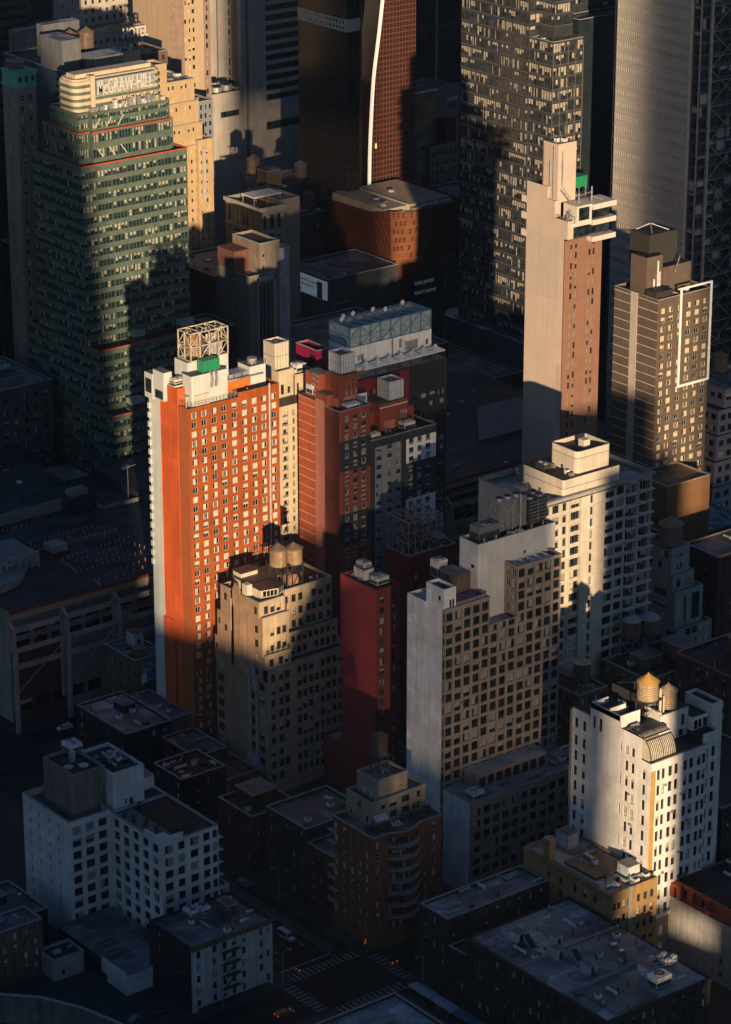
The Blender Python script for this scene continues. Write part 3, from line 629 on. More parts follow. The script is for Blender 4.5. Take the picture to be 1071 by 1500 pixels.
def shrub(x, y, z, r, label, group):
    t = thing('shrub', label, 'shrub', (x, y, z), group); q = random.Random(int(x * 13 + y * 7)); p = MB(); p.cyl(x, y, z, z + .5, .45, .5, 10); p.build('planter', DARKM, t); f = MB()
    for _ in range(70):
        d = Vector((q.gauss(0, 1), q.gauss(0, 1), q.gauss(0, .8))).normalized() * r * q.uniform(.3, 1); c = Vector((x, y, z + .55 + r * .8)) + d; u = Vector((q.gauss(0, 1), q.gauss(0, 1), q.gauss(0, 1))).normalized() * r * .22; v = u.orthogonal().normalized() * r * .16
        f.quad(c - u, c - v, c + u, c + v)
    f.build('foliage', LEAF, t)
for i, (x, y) in enumerate(((378, 580.5), (378.4, 577), (380.5, 574.5), (378.3, 572), (380.2, 569.5), (378.8, 567.5), (384, 583), (390.5, 585.2))): shrub(x, y, 31.95, .75, 'dark potted shrub on the terrace of the white hotel', 'potted shrubs on the hotel terrace')

# --- white fronted tenement with fire escape
b = Bld('tenement', 'tenement with a white painted front and black fire escape at the lower left crossing', 'tenement', 379, 545, [DARKB, PALEB])
b.block(366.9, 391, 536.4, 554.2, 0, 18, dict(cols=[(1.6, 2.7), (6.3, 7.4), (9.3, 10.4), (12.0, 13.1), (15.0, 16.1), (20.2, 21.3), (22.3, 23.2)], rows=floors(16.4, 5, 3.3, 1.9), ws=dh, m=1, skip=lambda i, j: i == 6 and j % 2), dict(cols=even(3, 17.8, .9, 2), rows=floors(16.4, 4, 3.3, 1.7), ws=dh, skip=lambda i, j: i == 1), ph=.7, roof=TAR_G, cope=False)
k = b.part('cornice', [BRNB]); k.box(366.5, 391.3, 535.9, 536.39, 17.2, 18.25); 
for i in range(24): k.box(367 + i, 367.4 + i, 535.6, 535.89, 17.0, 17.9)
fe = b.part('fire_escape', [DARKM])
for z in (3.9, 7.2, 10.5, 13.8):
    fe.box(375.6, 380.8, 535.2, 536.36, z, z + .08)
    for x in (375.6, 377.4, 379.1, 380.8): fe.bar((x, 535.2, z), (x, 535.2, z + 1), .07)
    fe.bar((375.6, 535.2, z + 1), (380.8, 535.2, z + 1), .07); fe.bar((375.6, 535.2, z + .5), (380.8, 535.2, z + .5), .05)
    if z < 13: fe.bar((376.2, 535.7, z + .1), (380, 535.7, z + 3.3), .3, 0, .1)
sg = b.part('shop_front', [DARKM, FR_A]); sg.box(368.5, 390, 536.1, 536.38, .2, 1.0, 0)
b.sub('stair_bulkhead', BRNB, 384, 387, 545, 550, 17.3, 19.8, door=1); b.clutter(367.6, 390, 537.5, 553.5, 17.31, 16, 5)
b.finish(); hvac(376, 378.6, 549.5, 553, 17.31, 1.7, 'long white air conditioner at the back of the white fronted tenement', nf=2); hvac(379, 381.6, 549, 552.5, 17.31, 1.9, 'boxy white air conditioner beside the longer one on the white fronted tenement', nf=1)

b = Bld('garage', 'small low off white garage beside the dark lot at the bottom left', 'garage', 353, 573, [wall('cream_render', (.33, .31, .28), .85, .2, .3, .4)])
b.block(349, 357.8, 569.8, 577, 0, 6, dict(cols=[(2.2, 3.2), (5.4, 6.2)], rows=[(1.2, 2.6)], ws=plain), ph=.5, roof=TAR_D); b.clutter(349.5, 357, 570, 576, 5.5, 2, 8); b.finish()
b = Bld('tenement', 'dark brown tenement at the far left of the bottom edge', 'tenement', 341, 580, [BRNB])
b.block(331, 349.6, 575.4, 583.6, 0, 15.2, dict(cols=even(6, 18.6, 1.0, .5), rows=floors(13.8, 4, 3.2, 1.8), ws=dhw), None, ph=.7, roof=TAR_G); b.clutter(332, 349, 576, 583, 14.5, 6, 4); b.finish()
b = Bld('tenement', 'low sooty building behind the dark brown tenement at the left edge', 'tenement', 345, 592, [DARKB])
b.block(334, 357, 584.5, 603, 0, 11.8, dict(cols=even(7, 23, 1, .5), rows=floors(10.4, 3, 3.2, 1.8), ws=dh), None, ph=.7, roof=TAR_G); b.sub('stair_bulkhead', DARKB, 348, 351, 594, 598, 11.1, 13.4); b.clutter(335, 356, 585, 602, 11.1, 10, 14); b.finish()

# --- brick apartment house with curved balconies
b = Bld('apartment_house', 'brick apartment house with curved balconies and a buff penthouse at the crossing', 'apartment house', 432, 543, [ORB, BEIGEB])
rw = floors(29.6, 8, 3.3, 1.9)
b.Wf(534.6, 551, 420.8, 0, 31, cols=[(.6, 2.0), (4.2, 5.4), (7.4, 8.6), (10.6, 11.6), (13.4, 14.5)], rows=rw, ws=dhw, dep=.25)
arc = [(425.6 + 9.8 * i / 12, 534.6 - 1.9 * math.sin(math.pi * i / 12)) for i in range(13)]
b.S(420.8, 425.6, 534.6, 0, 31, cols=[(1.0, 2.1)], rows=rw, ws=dhw); b.S(435.4, 442.6, 534.6, 0, 31, cols=[(1.9, 2.5), (4.2, 5.4)], rows=rw, ws=dhw)
for (xa, ya), (xb, yb) in zip(arc, arc[1:]):
    L_ = math.dist((xa, ya), (xb, yb)); b.face((xa, ya), (xb - xa, yb - ya), L_, 0, 31, cols=[(.1, L_ - .1)], rows=rw[:-1] + [(rw[-1][0], rw[-1][1])], ws=WS('plain', FR_D, GLASS, BLINDG, (5, 1, 1, 1, 0, 0, 0)), dep=.3)
b.wall.quad((442.6, 534.6, 0), (442.6, 551, 0), (442.6, 551, 31), (442.6, 534.6, 31)); b.wall.quad((442.6, 551, 0), (420.8, 551, 0), (420.8, 551, 31), (442.6, 551, 31))
foot = [(420.8, 551), (420.8, 534.6)] + arc + [(442.6, 534.6), (442.6, 551)]
r_ = b.part('roof_terrace', [TAR_G]); r_.poly([(x, y, 30.2) for x, y in foot])
k = b.part('coping', [COPE])
for (xa, ya), (xb, yb) in zip(foot, foot[1:] + foot[:1]):
    k.bar((xa, ya, 31.05), (xb, yb, 31.05), .5, 0, .25)
for x in range(0): pass
for a, z in rw[1:]:
    bl = b.part('balcony', [COPE, METAL]); o_ = [(x, y - 1.5 * (.35 + .65 * math.sin(math.pi * i / 12))) for i, (x, y) in enumerate(arc)]
    for i in range(12): bl.prism([o_[i], o_[i + 1], arc[i + 1], arc[i]], a - .55, a - .33, 0)
    for i in range(12):
        bl.bar((*o_[i], a + .65), (*o_[i + 1], a + .65), .07, 1); bl.bar((*o_[i], a + .2), (*o_[i + 1], a + .2), .05, 1); bl.bar((*o_[i], a - .33), (*o_[i], a + .65), .06, 1)
    b2 = b.part('balcony', [COPE, METAL]); b2.box(419.5, 420.75, 548.6, 551.4, a - .5, a - .3, 0); b2.bar((419.5, 548.6, a + .6), (419.5, 551.4, a + .6), .06, 1); b2.bar((419.5, 548.6, a - .3), (419.5, 548.6, a + .6), .06, 1); b2.bar((419.5, 551.4, a - .3), (419.5, 551.4, a + .6), .06, 1)
b.block(425, 442.4, 540.7, 551, 30.2, 37, dict(cols=[(1.6, 2.6), (3.2, 4.6), (6.0, 8.2), (9.8, 12.2), (13.2, 14.2), (14.6, 15.6)], rows=[(31.2, 33.0), (34.2, 36.0)], ws=grid, m=1, skip=lambda i, j: j == 1 and i in (0, 4)), dict(cols=[(2, 2.9), (5, 6.2), (8, 9)], rows=[(31, 32.9), (34.2, 35.8)], ws=dh, m=1, skip=lambda i, j: (i + j) % 2), ph=.9, m=1, roof=TAR_G)
b.block(427.7, 437.5, 541.9, 550, 36.1, 41.8, dict(cols=[(2.2, 2.6), (4.8, 5.2), (7.4, 7.8)], rows=[(38.4, 38.8)], ws=plain, m=1), dict(cols=[(2.6, 3.5), (5.4, 6.3)], rows=[(36.6, 38.7)], ws=WS('plain', FR_D, flat('white_door', (.5, .5, .5), .5)), m=1, dep=.1), ph=.7, m=1, roof=TAR_G)
k = b.part('awning', [flat('white_canvas', (.6, .6, .58), .7)]); k.quad((425.3, 540.6, 33.2), (429.3, 540.6, 33.2), (429.3, 538.9, 32.5), (425.3, 538.9, 32.5)); k.quad((425.3, 538.9, 32.48), (429.3, 538.9, 32.48), (429.3, 538.9, 32.15), (425.3, 538.9, 32.15))
b.clutter(428, 437, 542.5, 549.5, 41.11, 3, 21)
b.finish()
tank(430.6, 544.5, 47.6, 52.4, 2.1, 41.12, 'dark wooden water tank on tall steel legs above the brick apartment house', wood=WOODD, cone=1.3, roofm=wall('rust_tin_roof', (.13, .075, .045), .8, .3, .8, .2))
for i in range(3):
    t = thing('sun_lounger', 'white sun lounger on the terrace of the brick apartment house', 'sun lounger', (430 + i * 1.0, 537.6, 30.22), 'white sun loungers on the brick terrace'); q = MB(); x = 430 + i; q.box(x - .3, x + .3, 536.9, 538.2, 30.45, 30.55); q.quad((x - .3, 538.2, 30.5), (x + .3, 538.2, 30.5), (x + .3, 538.8, 31.0), (x - .3, 538.8, 31.0)); q.build('bed', flat('white_canvas', (.6, .6, .58), .7), t); q = MB()
    for sx in (-.28, .28): q.bar((x + sx, 537, 30.22), (x + sx, 537, 30.45), .05); q.bar((x + sx, 538, 30.22), (x + sx, 538, 30.45), .05)
    q.build('frame', METAL, t)
for i, (x, y) in enumerate(((423.5, 536.3), (424, 539.5), (426.5, 537.5), (434.2, 539.3), (436, 538.6), (437.2, 537), (438.5, 539.2), (440.2, 536), (441.2, 538.6), (441.5, 536.8), (422, 548))): shrub(x, y, 30.22, .7 + .25 * (i % 3), 'potted shrub on the terrace of the brick apartment house', 'potted shrubs on the brick terrace')

# --- low dark tenements along the avenue
def low(name, label, cat, x0, x1, y0, y1, z, wm, roof, ncs=5, ncw=5, pitch=3.3, win=(1.0, 1.8), n=7, seed=3, ph=.8, bulk=(), ws=None, cope=True, hv=None, cornice=False):
    b = Bld(name, label, cat, (x0 + x1) / 2, (y0 + y1) / 2, [wm]); nf = max(1, int((z - 1.5) / pitch)); rows = floors(z - 1.5, nf, pitch, win[1]); ws = ws or dh
    b.block(x0, x1, y0, y1, 0, z, dict(cols=even(ncs, x1 - x0, win[0], .4), rows=rows, ws=ws) if ncs else None, dict(cols=even(ncw, y1 - y0, win[0], .4), rows=rows, ws=ws) if ncw else None, ph=ph, roof=roof, cope=cope)
    for k in bulk: b.sub('stair_bulkhead', k[5] if len(k) > 5 else wm, k[0], k[1], k[2], k[3], z - ph, z - ph + k[4], door=1)
    if cornice:
        c = b.part('cornice', [wm]); c.box(x0 - .5, x1, y0 - .5, y0 - .08, z - 1.0, z - .13); c.box(x0 - .5, x0 - .08, y0 - .08, y1, z - 1.0, z - .13)
    b.clutter(x0, x1, y0, y1, z - ph, n, seed); b.finish()
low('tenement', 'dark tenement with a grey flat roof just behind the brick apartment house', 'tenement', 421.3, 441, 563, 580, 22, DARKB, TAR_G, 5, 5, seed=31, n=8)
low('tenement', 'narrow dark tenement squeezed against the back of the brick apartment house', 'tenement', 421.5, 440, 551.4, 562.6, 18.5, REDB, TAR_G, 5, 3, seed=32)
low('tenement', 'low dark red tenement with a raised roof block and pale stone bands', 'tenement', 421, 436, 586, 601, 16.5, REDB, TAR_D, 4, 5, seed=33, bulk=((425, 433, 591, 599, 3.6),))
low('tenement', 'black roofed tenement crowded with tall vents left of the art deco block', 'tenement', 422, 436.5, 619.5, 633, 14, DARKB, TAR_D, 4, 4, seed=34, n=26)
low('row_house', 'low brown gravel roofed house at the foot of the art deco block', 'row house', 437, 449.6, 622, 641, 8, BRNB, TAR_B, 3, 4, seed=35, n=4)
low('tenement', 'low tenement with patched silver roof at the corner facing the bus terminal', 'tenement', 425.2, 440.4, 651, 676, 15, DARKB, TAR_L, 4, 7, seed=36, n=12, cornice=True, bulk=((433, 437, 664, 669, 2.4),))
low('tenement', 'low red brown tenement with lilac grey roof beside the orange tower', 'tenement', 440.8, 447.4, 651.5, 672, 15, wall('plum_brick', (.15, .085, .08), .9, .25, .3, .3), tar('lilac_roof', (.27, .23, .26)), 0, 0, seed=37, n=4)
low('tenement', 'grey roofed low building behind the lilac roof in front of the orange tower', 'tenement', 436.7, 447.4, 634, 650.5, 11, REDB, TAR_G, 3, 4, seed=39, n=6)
b = Bld('loft_building', 'brown loft house with a painted mural and a roof stair box by the bus terminal', 'loft', 449, 682, [BRNB])
b.block(444, 454.8, 674.2, 690, 0, 24, None, dict(cols=[(3.4, 4.3), (8, 8.9), (12, 12.9)], rows=floors(21.5, 6, 3.4, 1.8), ws=dh), ph=.7, roof=TAR_G)
b.sub('stair_bulkhead', PALEB, 450.2, 453.4, 683.5, 687.5, 23.3, 27.2, door=1); b.sub('chimney_block', BRNB, 446, 448.8, 676, 679, 23.3, 26.2); b.clutter(444.5, 454, 675, 689, 23.31, 5, 6)
mu = b.part('mural', [flat('mural_blue', (.05, .16, .24), .7), flat('mural_yellow', (.5, .3, .04), .7), flat('mural_red', (.35, .06, .05), .7), flat('mural_white', (.5, .5, .5), .7), flat('mural_teal', (.06, .25, .25), .7)])
mu.quad((446.2, 674.18, 16.2), (453.8, 674.18, 16.2), (453.8, 674.18, 22.6), (446.2, 674.18, 22.6), 0); q = random.Random(5)
for i in range(46):
    x = q.uniform(446.6, 452.6); z = q.uniform(16.6, 21.6); a = q.uniform(.3, 1.3); h = q.uniform(.2, .8); y = 674.17 - i * .0012; mu.quad((x, y, z), (min(x + a, 453.7), y, z + q.uniform(-.2, .2)), (min(x + a, 453.7), y, z + h), (x, y, z + h + q.uniform(-.3, .3)), q.choice([1, 1, 2, 3, 4, 0, 4]))
mu.quad((446.2, 674.1, 16.2), (448, 674.1, 16.2), (448, 674.1, 19.4), (446.2, 674.1, 19.4), 3)
b.finish()
# --- stepped art deco loft block with two water tanks
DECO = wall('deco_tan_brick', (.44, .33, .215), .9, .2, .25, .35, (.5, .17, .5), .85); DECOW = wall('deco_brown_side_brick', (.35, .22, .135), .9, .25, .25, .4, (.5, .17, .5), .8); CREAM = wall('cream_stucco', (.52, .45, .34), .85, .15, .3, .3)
b = Bld('loft_building', 'stepped art deco loft block in tan brick carrying two wooden water tanks', 'loft', 463, 631, [DECO, DECOW, CREAM])
gw = WS('grid', FR_D, GLASS, BLIND, (7, 1, 1, 1, 0, 0, 0)); pr = lambda n, W, w, m: even(n, W, w, m)
fl = lambda top, n: floors(top, n, 3.75, 2.3)
# base
b.S(451, 461, 619.4, 0, 38.3, cols=[(1.2, 2.6), (3.8, 5.4), (5.9, 7.5)], rows=fl(36.6, 9), ws=gw); b.S(461, 478, 620.2, 0, 38, cols=pr(8, 17, 1.5, .4), rows=fl(36.4, 9), ws=gw)
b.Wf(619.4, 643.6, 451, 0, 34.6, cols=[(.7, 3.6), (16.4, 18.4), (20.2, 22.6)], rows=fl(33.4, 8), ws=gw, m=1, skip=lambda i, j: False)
b.wall.quad((461, 619.4, 0), (461, 620.2, 0), (461, 620.2, 38.3), (461, 619.4, 38.3)); b.wall.quad((478, 620.2, 0), (478, 641, 0), (478, 641, 57), (478, 620.2, 38))
b.wall.quad((478, 643.6, 0), (451, 643.6, 0), (451, 643.6, 34.6), (478, 643.6, 34.6)); b.wall.quad((451, 641.6, 34.6), (478, 641.6, 34.6), (478, 643.6, 34.6), (451, 643.6, 34.6))
r_ = b.part('roof', TAR_D); r_.quad((451, 619.4, 38.28), (461, 619.4, 38.28), (461, 622, 38.28), (451, 622, 38.28)); r_.quad((459, 620.2, 37.9), (478, 620.2, 37.9), (478, 624, 37.9), (459, 624, 37.9)); r_.quad((459, 623, 44.45), (478, 623, 44.45), (478, 626.5, 44.45), (459, 626.5, 44.45))
# right wing steps
b.S(459.2, 478, 623.2, 37.9, 45.3, cols=pr(9, 18.8, 1.4, .3), rows=[(38.6, 40.9), (42.2, 44.1)], ws=gw); b.S(459.2, 478, 626, 44.4, 57, cols=[(.6, 1.9), (2.5, 3.8)] + [(5 + i * 2.3 + (.5 if i % 3 == 2 else 0), 6.5 + i * 2.3 + (.5 if i % 3 == 2 else 0)) for i in range(6)], rows=[(45.2, 47.4), (48.9, 51.1), (52.8, 55.0)], ws=gw)
# left bay steps
b.S(450.6, 459.4, 619.9, 38.2, 42.4, cols=[(1.4, 2.9), (4.6, 6.1), (6.6, 8.1)], rows=[(38.8, 41.0)], ws=gw)
b.S(450.3, 459.2, 620.6, 42.0, 53.4, cols=[(2.6, 4.0), (4.8, 6.2), (6.7, 8.1)], rows=[(43.2, 45.4), (47.4, 49.6)], ws=gw); b.S(450.0, 458.9, 621.8, 53.2, 57.6, cols=[(1.8, 3.2), (3.9, 5.4), (6.0, 7.4)], rows=[(53.8, 56.1)], ws=gw)
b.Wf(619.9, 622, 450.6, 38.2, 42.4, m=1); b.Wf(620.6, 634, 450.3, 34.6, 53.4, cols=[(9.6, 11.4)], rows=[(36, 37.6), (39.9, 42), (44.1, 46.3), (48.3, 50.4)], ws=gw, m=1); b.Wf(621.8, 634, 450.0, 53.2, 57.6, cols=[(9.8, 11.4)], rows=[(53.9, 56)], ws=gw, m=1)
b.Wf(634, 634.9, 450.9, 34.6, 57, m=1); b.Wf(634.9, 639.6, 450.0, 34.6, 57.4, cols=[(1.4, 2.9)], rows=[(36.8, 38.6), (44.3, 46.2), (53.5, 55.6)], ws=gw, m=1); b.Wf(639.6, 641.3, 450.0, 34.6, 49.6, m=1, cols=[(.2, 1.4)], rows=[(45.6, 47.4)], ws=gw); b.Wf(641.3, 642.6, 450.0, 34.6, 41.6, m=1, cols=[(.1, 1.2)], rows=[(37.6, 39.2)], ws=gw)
for x, ya, yb, z in ((450, 639.6, 641.3, 49.6), (450, 641.3, 642.6, 41.6), (450, 642.6, 643.6, 34.6)): r_.quad((x, ya, z), (478, ya, z), (478, yb, z), (x, yb, z))
for y, z0, z1 in ((639.6, 49.6, 57.4), (641.3, 41.6, 49.6), (642.6, 34.6, 41.6)): b.wall.quad((478, y, z0), (450, y, z0), (450, y, z1), (478, y, z1))
for x, y0, y1, z0, z1 in ((459.4, 619.9, 623, 38.2, 42.4), (459.2, 620.6, 626, 42, 53.4), (458.9, 621.8, 630, 53.2, 57.6), (478, 626, 639.6, 44.4, 57)): b.wall.quad((x, y0, z0), (x, y1, z0), (x, y1, z1), (x, y0, z1))
for x0, x1, y0, y1, z in ((450.6, 459.4, 619.9, 621, 42.2), (450.3, 459.2, 620.6, 622.2, 53.2), (450, 459, 621.8, 634, 57.0), (459, 478, 626, 639.6, 56.2), (450, 459, 634, 639.6, 56.4)): r_.quad((x0, y0, z), (x1, y0, z), (x1, y1, z), (x0, y1, z))
c = b.cop
for x0, x1, y0, y1, z in ((450.9, 461.1, 619.2, 619.7, 38.2), (461, 478, 620, 620.5, 38.0), (450.4, 459.5, 619.7, 620.2, 42.3), (450.2, 459.3, 620.4, 620.9, 53.3), (449.9, 459, 621.6, 622.1, 57.5), (459.2, 478.1, 623, 623.5, 45.2), (459.0, 478.1, 625.8, 626.3, 56.9), (449.85, 450.3, 622.1, 627, 57.5), (449.85, 450.3, 634.9, 639.6, 57.3), (477.7, 478.1, 626.3, 639.6, 56.9)): c.box(x0, x1, y0, y1, z, z + .3)
st = b.part('pale_pilaster', [wall('pale_faded_paint', (.36, .35, .33), .9, .25, .4, .4)])
for y in (627.6, 624.6): st.box(450.7, 450.99, y - .4, y + .4, 10.5, 34.4); st.box(450.0, 450.28, y - .4, y + .4, 34.5, 37)
st.prism([(450.6, 622.3), (450.99, 622.3), (450.99, 629.4), (450.6, 629.4)], 0, 9); st.box(450.65, 450.99, 623.2, 628.8, 9, 10.5)
gb = b.part('gable_parapet', [DECOW]); gb.poly([(450, 634, 57.6), (450, 630.4, 57.6), (450, 631.2, 59.4), (450, 633, 59.9)]); gb.poly([(450.4, 634, 57.6), (450.4, 633, 59.9), (450.4, 631.2, 59.4), (450.4, 630.4, 57.6)]); gb.quad((450, 631.2, 59.4), (450.4, 631.2, 59.4), (450.4, 633, 59.9), (450, 633, 59.9)); gb.quad((450, 630.4, 57.6), (450.4, 630.4, 57.6), (450.4, 631.2, 59.4), (450, 631.2, 59.4)); gb.quad((450, 633, 59.9), (450.4, 633, 59.9), (450.4, 634, 57.6), (450, 634, 57.6))
DKP = flat('dark_standing_seam', (.05, .04, .035), .5)
p = b.part('penthouse', [CREAM, DKP]); p.box(453, 464, 631, 637.5, 57, 59.6, 0); p.box(452.6, 464.6, 630.2, 638, 59.603, 59.95, 1); p.box(453.4, 459, 634.5, 638.2, 59.953, 61.2, 0); p.box(453.2, 459.4, 634.2, 638.5, 61.203, 61.5, 1); p.box(450.6, 452.4, 628.0, 630.2, 57, 60.6, 0)
p = b.part('sunroom', [CREAM, DKP, GLASS, FR_W]); p.prism([(452.6, 624.4), (457.5, 623.2), (460.4, 624.6), (460.4, 629.5), (452.6, 629.5)], 57.1, 59.8, 0); p.prism([(452.3, 624.1), (457.5, 622.8), (460.8, 624.4), (460.8, 630), (452.3, 630)], 59.803, 60.05, 1, top=[(453.6, 625.5), (457.5, 624.6), (459.4, 625.8), (459.4, 629.2), (453.6, 629.2)])
for i in range(4): x = 453.2 + i * 1.05; y = 624.2 - (x - 452.6) * .2447 + .02; p.quad((x, y - .04, 57.9), (x + .85, y - .25, 57.9), (x + .85, y - .25, 59.4), (x, y - .04, 59.4), 2)
for i in range(3): x = 457.9 + i * .82; y = 623.2 + (x - 457.5) * .483; p.quad((x, y - .05, 57.9), (x + .62, y + .25, 57.9), (x + .62, y + .25, 59.5), (x, y - .05, 59.5), 2)
p = b.part('arched_bulkhead', [wall('terracotta_render', (.30, .16, .10), .85, .2, .3, .3)])
a = [(466.6 + 1.5 * math.cos(math.pi * i / 10), 58.4 + 1.5 * math.sin(math.pi * i / 10)) for i in range(11)]; pts = [(468.1, 56.2)] + a + [(465.1, 56.2)]
p.poly([(x, 628, z) for x, z in pts]); p.poly([(x, 631, z) for x, z in reversed(pts)])
for q0, q1 in zip(pts, pts[1:]): p.quad((q0[0], 628, q0[1]), (q1[0], 628, q1[1]), (q1[0], 631, q1[1]), (q0[0], 631, q0[1]))
b.rail([(450.4, 622.2), (458.8, 622.2)], 57.1, .9); b.clutter(466, 477, 632, 639, 56.21, 9, 71); b.clutter(466, 477, 627, 630, 56.21, 3, 72)
b.finish()
for i, x in enumerate((451.8, 453.4, 455.2, 457, 458.6)): shrub(x, 620.5, 42.2, .75, 'shrub on the planted ledge of the art deco block', 'shrubs on the art deco ledge')
tank(462.0, 629, 63.6, 68.4, 2.45, 56.3, 'left of the two wooden tanks on the art deco block', cone=1.5, roofm=WOODD); tank(467.3, 629, 63.0, 67.4, 2.45, 56.3, 'right of the two wooden tanks on the art deco block', cone=1.5, roofm=WOODD)

# --- orange hotel tower
ORANGE = wall('orange_brick', (.31, .072, .015), .85, .22, .25, .3, (3.35, 2.72), .8); REDP = wall('bright_red_orange_stucco', (.54, .10, .027), .8, .18, .15, .25, (4.1, 8.16, .3), .8); BROWNO = wall('brown_orange_brick', (.36, .10, .035), .85, .12, .3, .15, (.6, .2, .5), .88); PBLUE = wall('pale_blue_stucco', (.47, .50, .47), .8, .1, .25, .2)
ows = WS('sl', FR_W, GLASS, flat('white_curtain', (.54, .52, .43), .6, vary=.1), (2, 1, 1, 3, 6, 3, 3))
b = Bld('hotel', 'tall orange brick hotel tower with a steel cage and green box on top', 'hotel', 463, 659, [ORANGE, REDP, BROWNO, PBLUE])
oc = [448.8, 452.1, 455.45, 458.75, 462.2, 465.7, 469.05, 472.3, 475.75]
b.S(447.7, 464.7, 650, 0, 105.8, cols=[(x - 447.7, x - 446.05) for x in oc[:5]], rows=floors(104.4, 37, 2.72, 1.75), ws=ows, dep=.18); b.S(464.7, 478.4, 650, 0, 107, cols=[(x - 464.7, x - 463.05) for x in oc[5:]], rows=floors(104.4, 37, 2.72, 1.75), ws=ows, dep=.18)
b.Wf(650, 654.8, 447.7, 0, 105.8, m=2); b.Wf(654.8, 663, 447.55, 0, 110.4, m=1); b.Wf(663, 668.4, 447.4, 0, 105.2, m=3)
b.Wf(658, 663.5, 447.2, 0, 41, m=1)
for x, y, z in ((447.55, 654.8, 110.4), (447.4, 663, 105.2)): b.wall.quad((x, y, 0), (x + 6, y, 0), (x + 6, y, z), (x, y, z), 1)
b.wall.quad((478.4, 650, 0), (478.4, 668.4, 0), (478.4, 668.4, 107), (478.4, 650, 107)); b.wall.quad((478.4, 668.4, 0), (447.4, 668.4, 0), (447.4, 668.4, 105), (478.4, 668.4, 105), 3)
b.wall.quad((464.7, 650.3, 105.8), (464.7, 650.3, 107), (464.7, 650, 107), (464.7, 650, 105.8)); b.wall.quad((478.4, 650.3, 105.2), (464.7, 650.3, 105.2), (464.7, 650.3, 107), (478.4, 650.3, 107)); b.wall.quad((464.7, 650, 107), (478.4, 650, 107), (478.4, 650.3, 107), (464.7, 650.3, 107))
r_ = b.part('roof', TAR_G); r_.quad((447.6, 650.1, 105.3), (478.3, 650.1, 105.3), (478.3, 668.3, 105.3), (447.6, 668.3, 105.3))
b.rail([(447.9, 654.6), (447.9, 650.2), (464.6, 650.2)], 105.8, 1.3, 1.2, METAL, .08)
p = b.part('roof_block', [PBLUE, TAR_G]); p.box(450.2, 462.3, 651.8, 655.95, 105.3, 114.0, 0, 1); p.box(452.0, 465.6, 656, 662.2, 105.3, 116.5, 0, 1); p.box(447.6, 452, 656.5, 663, 108.0, 110.6, 0, 1); p.box(446.4, 449.2, 659.6, 664.6, 105.6, 113.8, 0, 1); p.box(446.2, 449, 664.7, 668.5, 105.0, 112.2, 0, 1)
p = b.part('roof_block_window', [GLASS]); p.box(446.1, 446.19, 665.2, 668, 106.6, 110.6); p.box(446.3, 446.39, 660, 663.6, 106, 108.4)
p = b.part('lower_canopy', [CREAM]); p.box(448.4, 452.0, 652, 655.6, 108.2, 108.5); p.box(448.5, 448.8, 652.1, 652.4, 105.3, 108.2); p.box(451, 455.6, 651.2, 651.79, 105.3, 108.6)
p = b.part('tarp_bulkhead', [wall('orange_tarpaulin', (.55, .14, .02), .8, .3, .9, .2), TAR_L, METAL]); p.box(464.6, 472.5, 655.2, 662, 105.3, 108.6, 0, 1); p.box(463.9, 476.5, 654.6, 663, 108.9, 109.2, 1); 
for i in range(4): p.box(465 + i * 2.7, 467.2 + i * 2.7, 656, 660, 109.2, 110.2, 2)
p = b.part('corner_roof_room', [PBLUE, TAR_L, METAL]); p.box(472.4, 477.8, 655.4, 661, 105.3, 111.4, 0, 1); p.cyl(475, 658, 111.4, 113, 1.4, 1.4, 14, 2)
b.rail([(472.4, 661), (472.4, 655.4), (477.8, 655.4), (477.8, 661)], 111.4, 1.1, 1.3)
p = b.part('white_downpipe', [flat('white_pipe', (.55, .52, .48), .5)]); p.box(474.75, 475.15, 649.75, 649.99, 0, 107.6)
for i in range(18): p = b.part('balcony_fin', [PBLUE]); p.box(446.9, 447.39, 667.6, 668.5, 103 - i * 2.72 - 1.6, 103 - i * 2.72)
b.clutter(448.5, 453, 651, 655, 105.31, 3, 9); b.clutter(465, 473, 651, 655, 105.31, 4, 10); b.finish()
CAGEM = flat('cream_painted_steel', (.52, .46, .36), .55, vary=.1)
cage(453.2, 465.6, 656.1, 662, 116.6, 124.4, 4, 2, 2, 'cream steel cage around the tanks on top of the orange tower', CAGEM, .3)
tank(456.2, 659, 117.6, 122.3, 2.4, 116.6, 'wooden tank inside the cream cage on the orange tower', roofm=wall('orange_tin_roof', (.38, .21, .08), .7, .2, .5, .1), cone=1.1); 
t = thing('chiller', 'ribbed steel chiller inside the cream cage on the orange tower', 'chiller', (461.8, 659, 116.6)); p = MB(); p.box(459.8, 464.6, 657.4, 660.8, 116.61, 120.4); p.build('casing', [METAL], t); p = MB()
for i in range(5): p.box(460 + i, 460.3 + i, 657.2, 657.38, 116.7, 120.3); p.cyl(460.6 + i * .9, 659, 120.41, 122.4, .3, .3, 10)
p.build('pipes', [CAGEM], t)
t = thing('green_container', 'bright green box perched on the roof block of the orange tower', 'container', (457.4, 653.5, 114)); p = MB(); p.box(454.6, 460, 652.2, 655.2, 114.4, 117.4); p.build('body', [flat('green_paint', (.02, .26, .12), .5)], t); p = MB()
for i in range(12): p.box(454.75 + i * .44, 454.95 + i * .44, 652.1, 652.19, 114.6, 117.2)
p.box(454.6, 455, 652.5, 655, 114.02, 114.39); p.box(459.4, 459.8, 652.5, 655, 114.02, 114.39); p.build('ribs', [flat('green_paint', (.02, .26, .12), .5)], t)
hvac(448.2, 451.8, 656.9, 659.4, 110.62, 1.6, 'white air conditioner on the upper left ledge of the orange tower', nf=2, mat=CREAM)
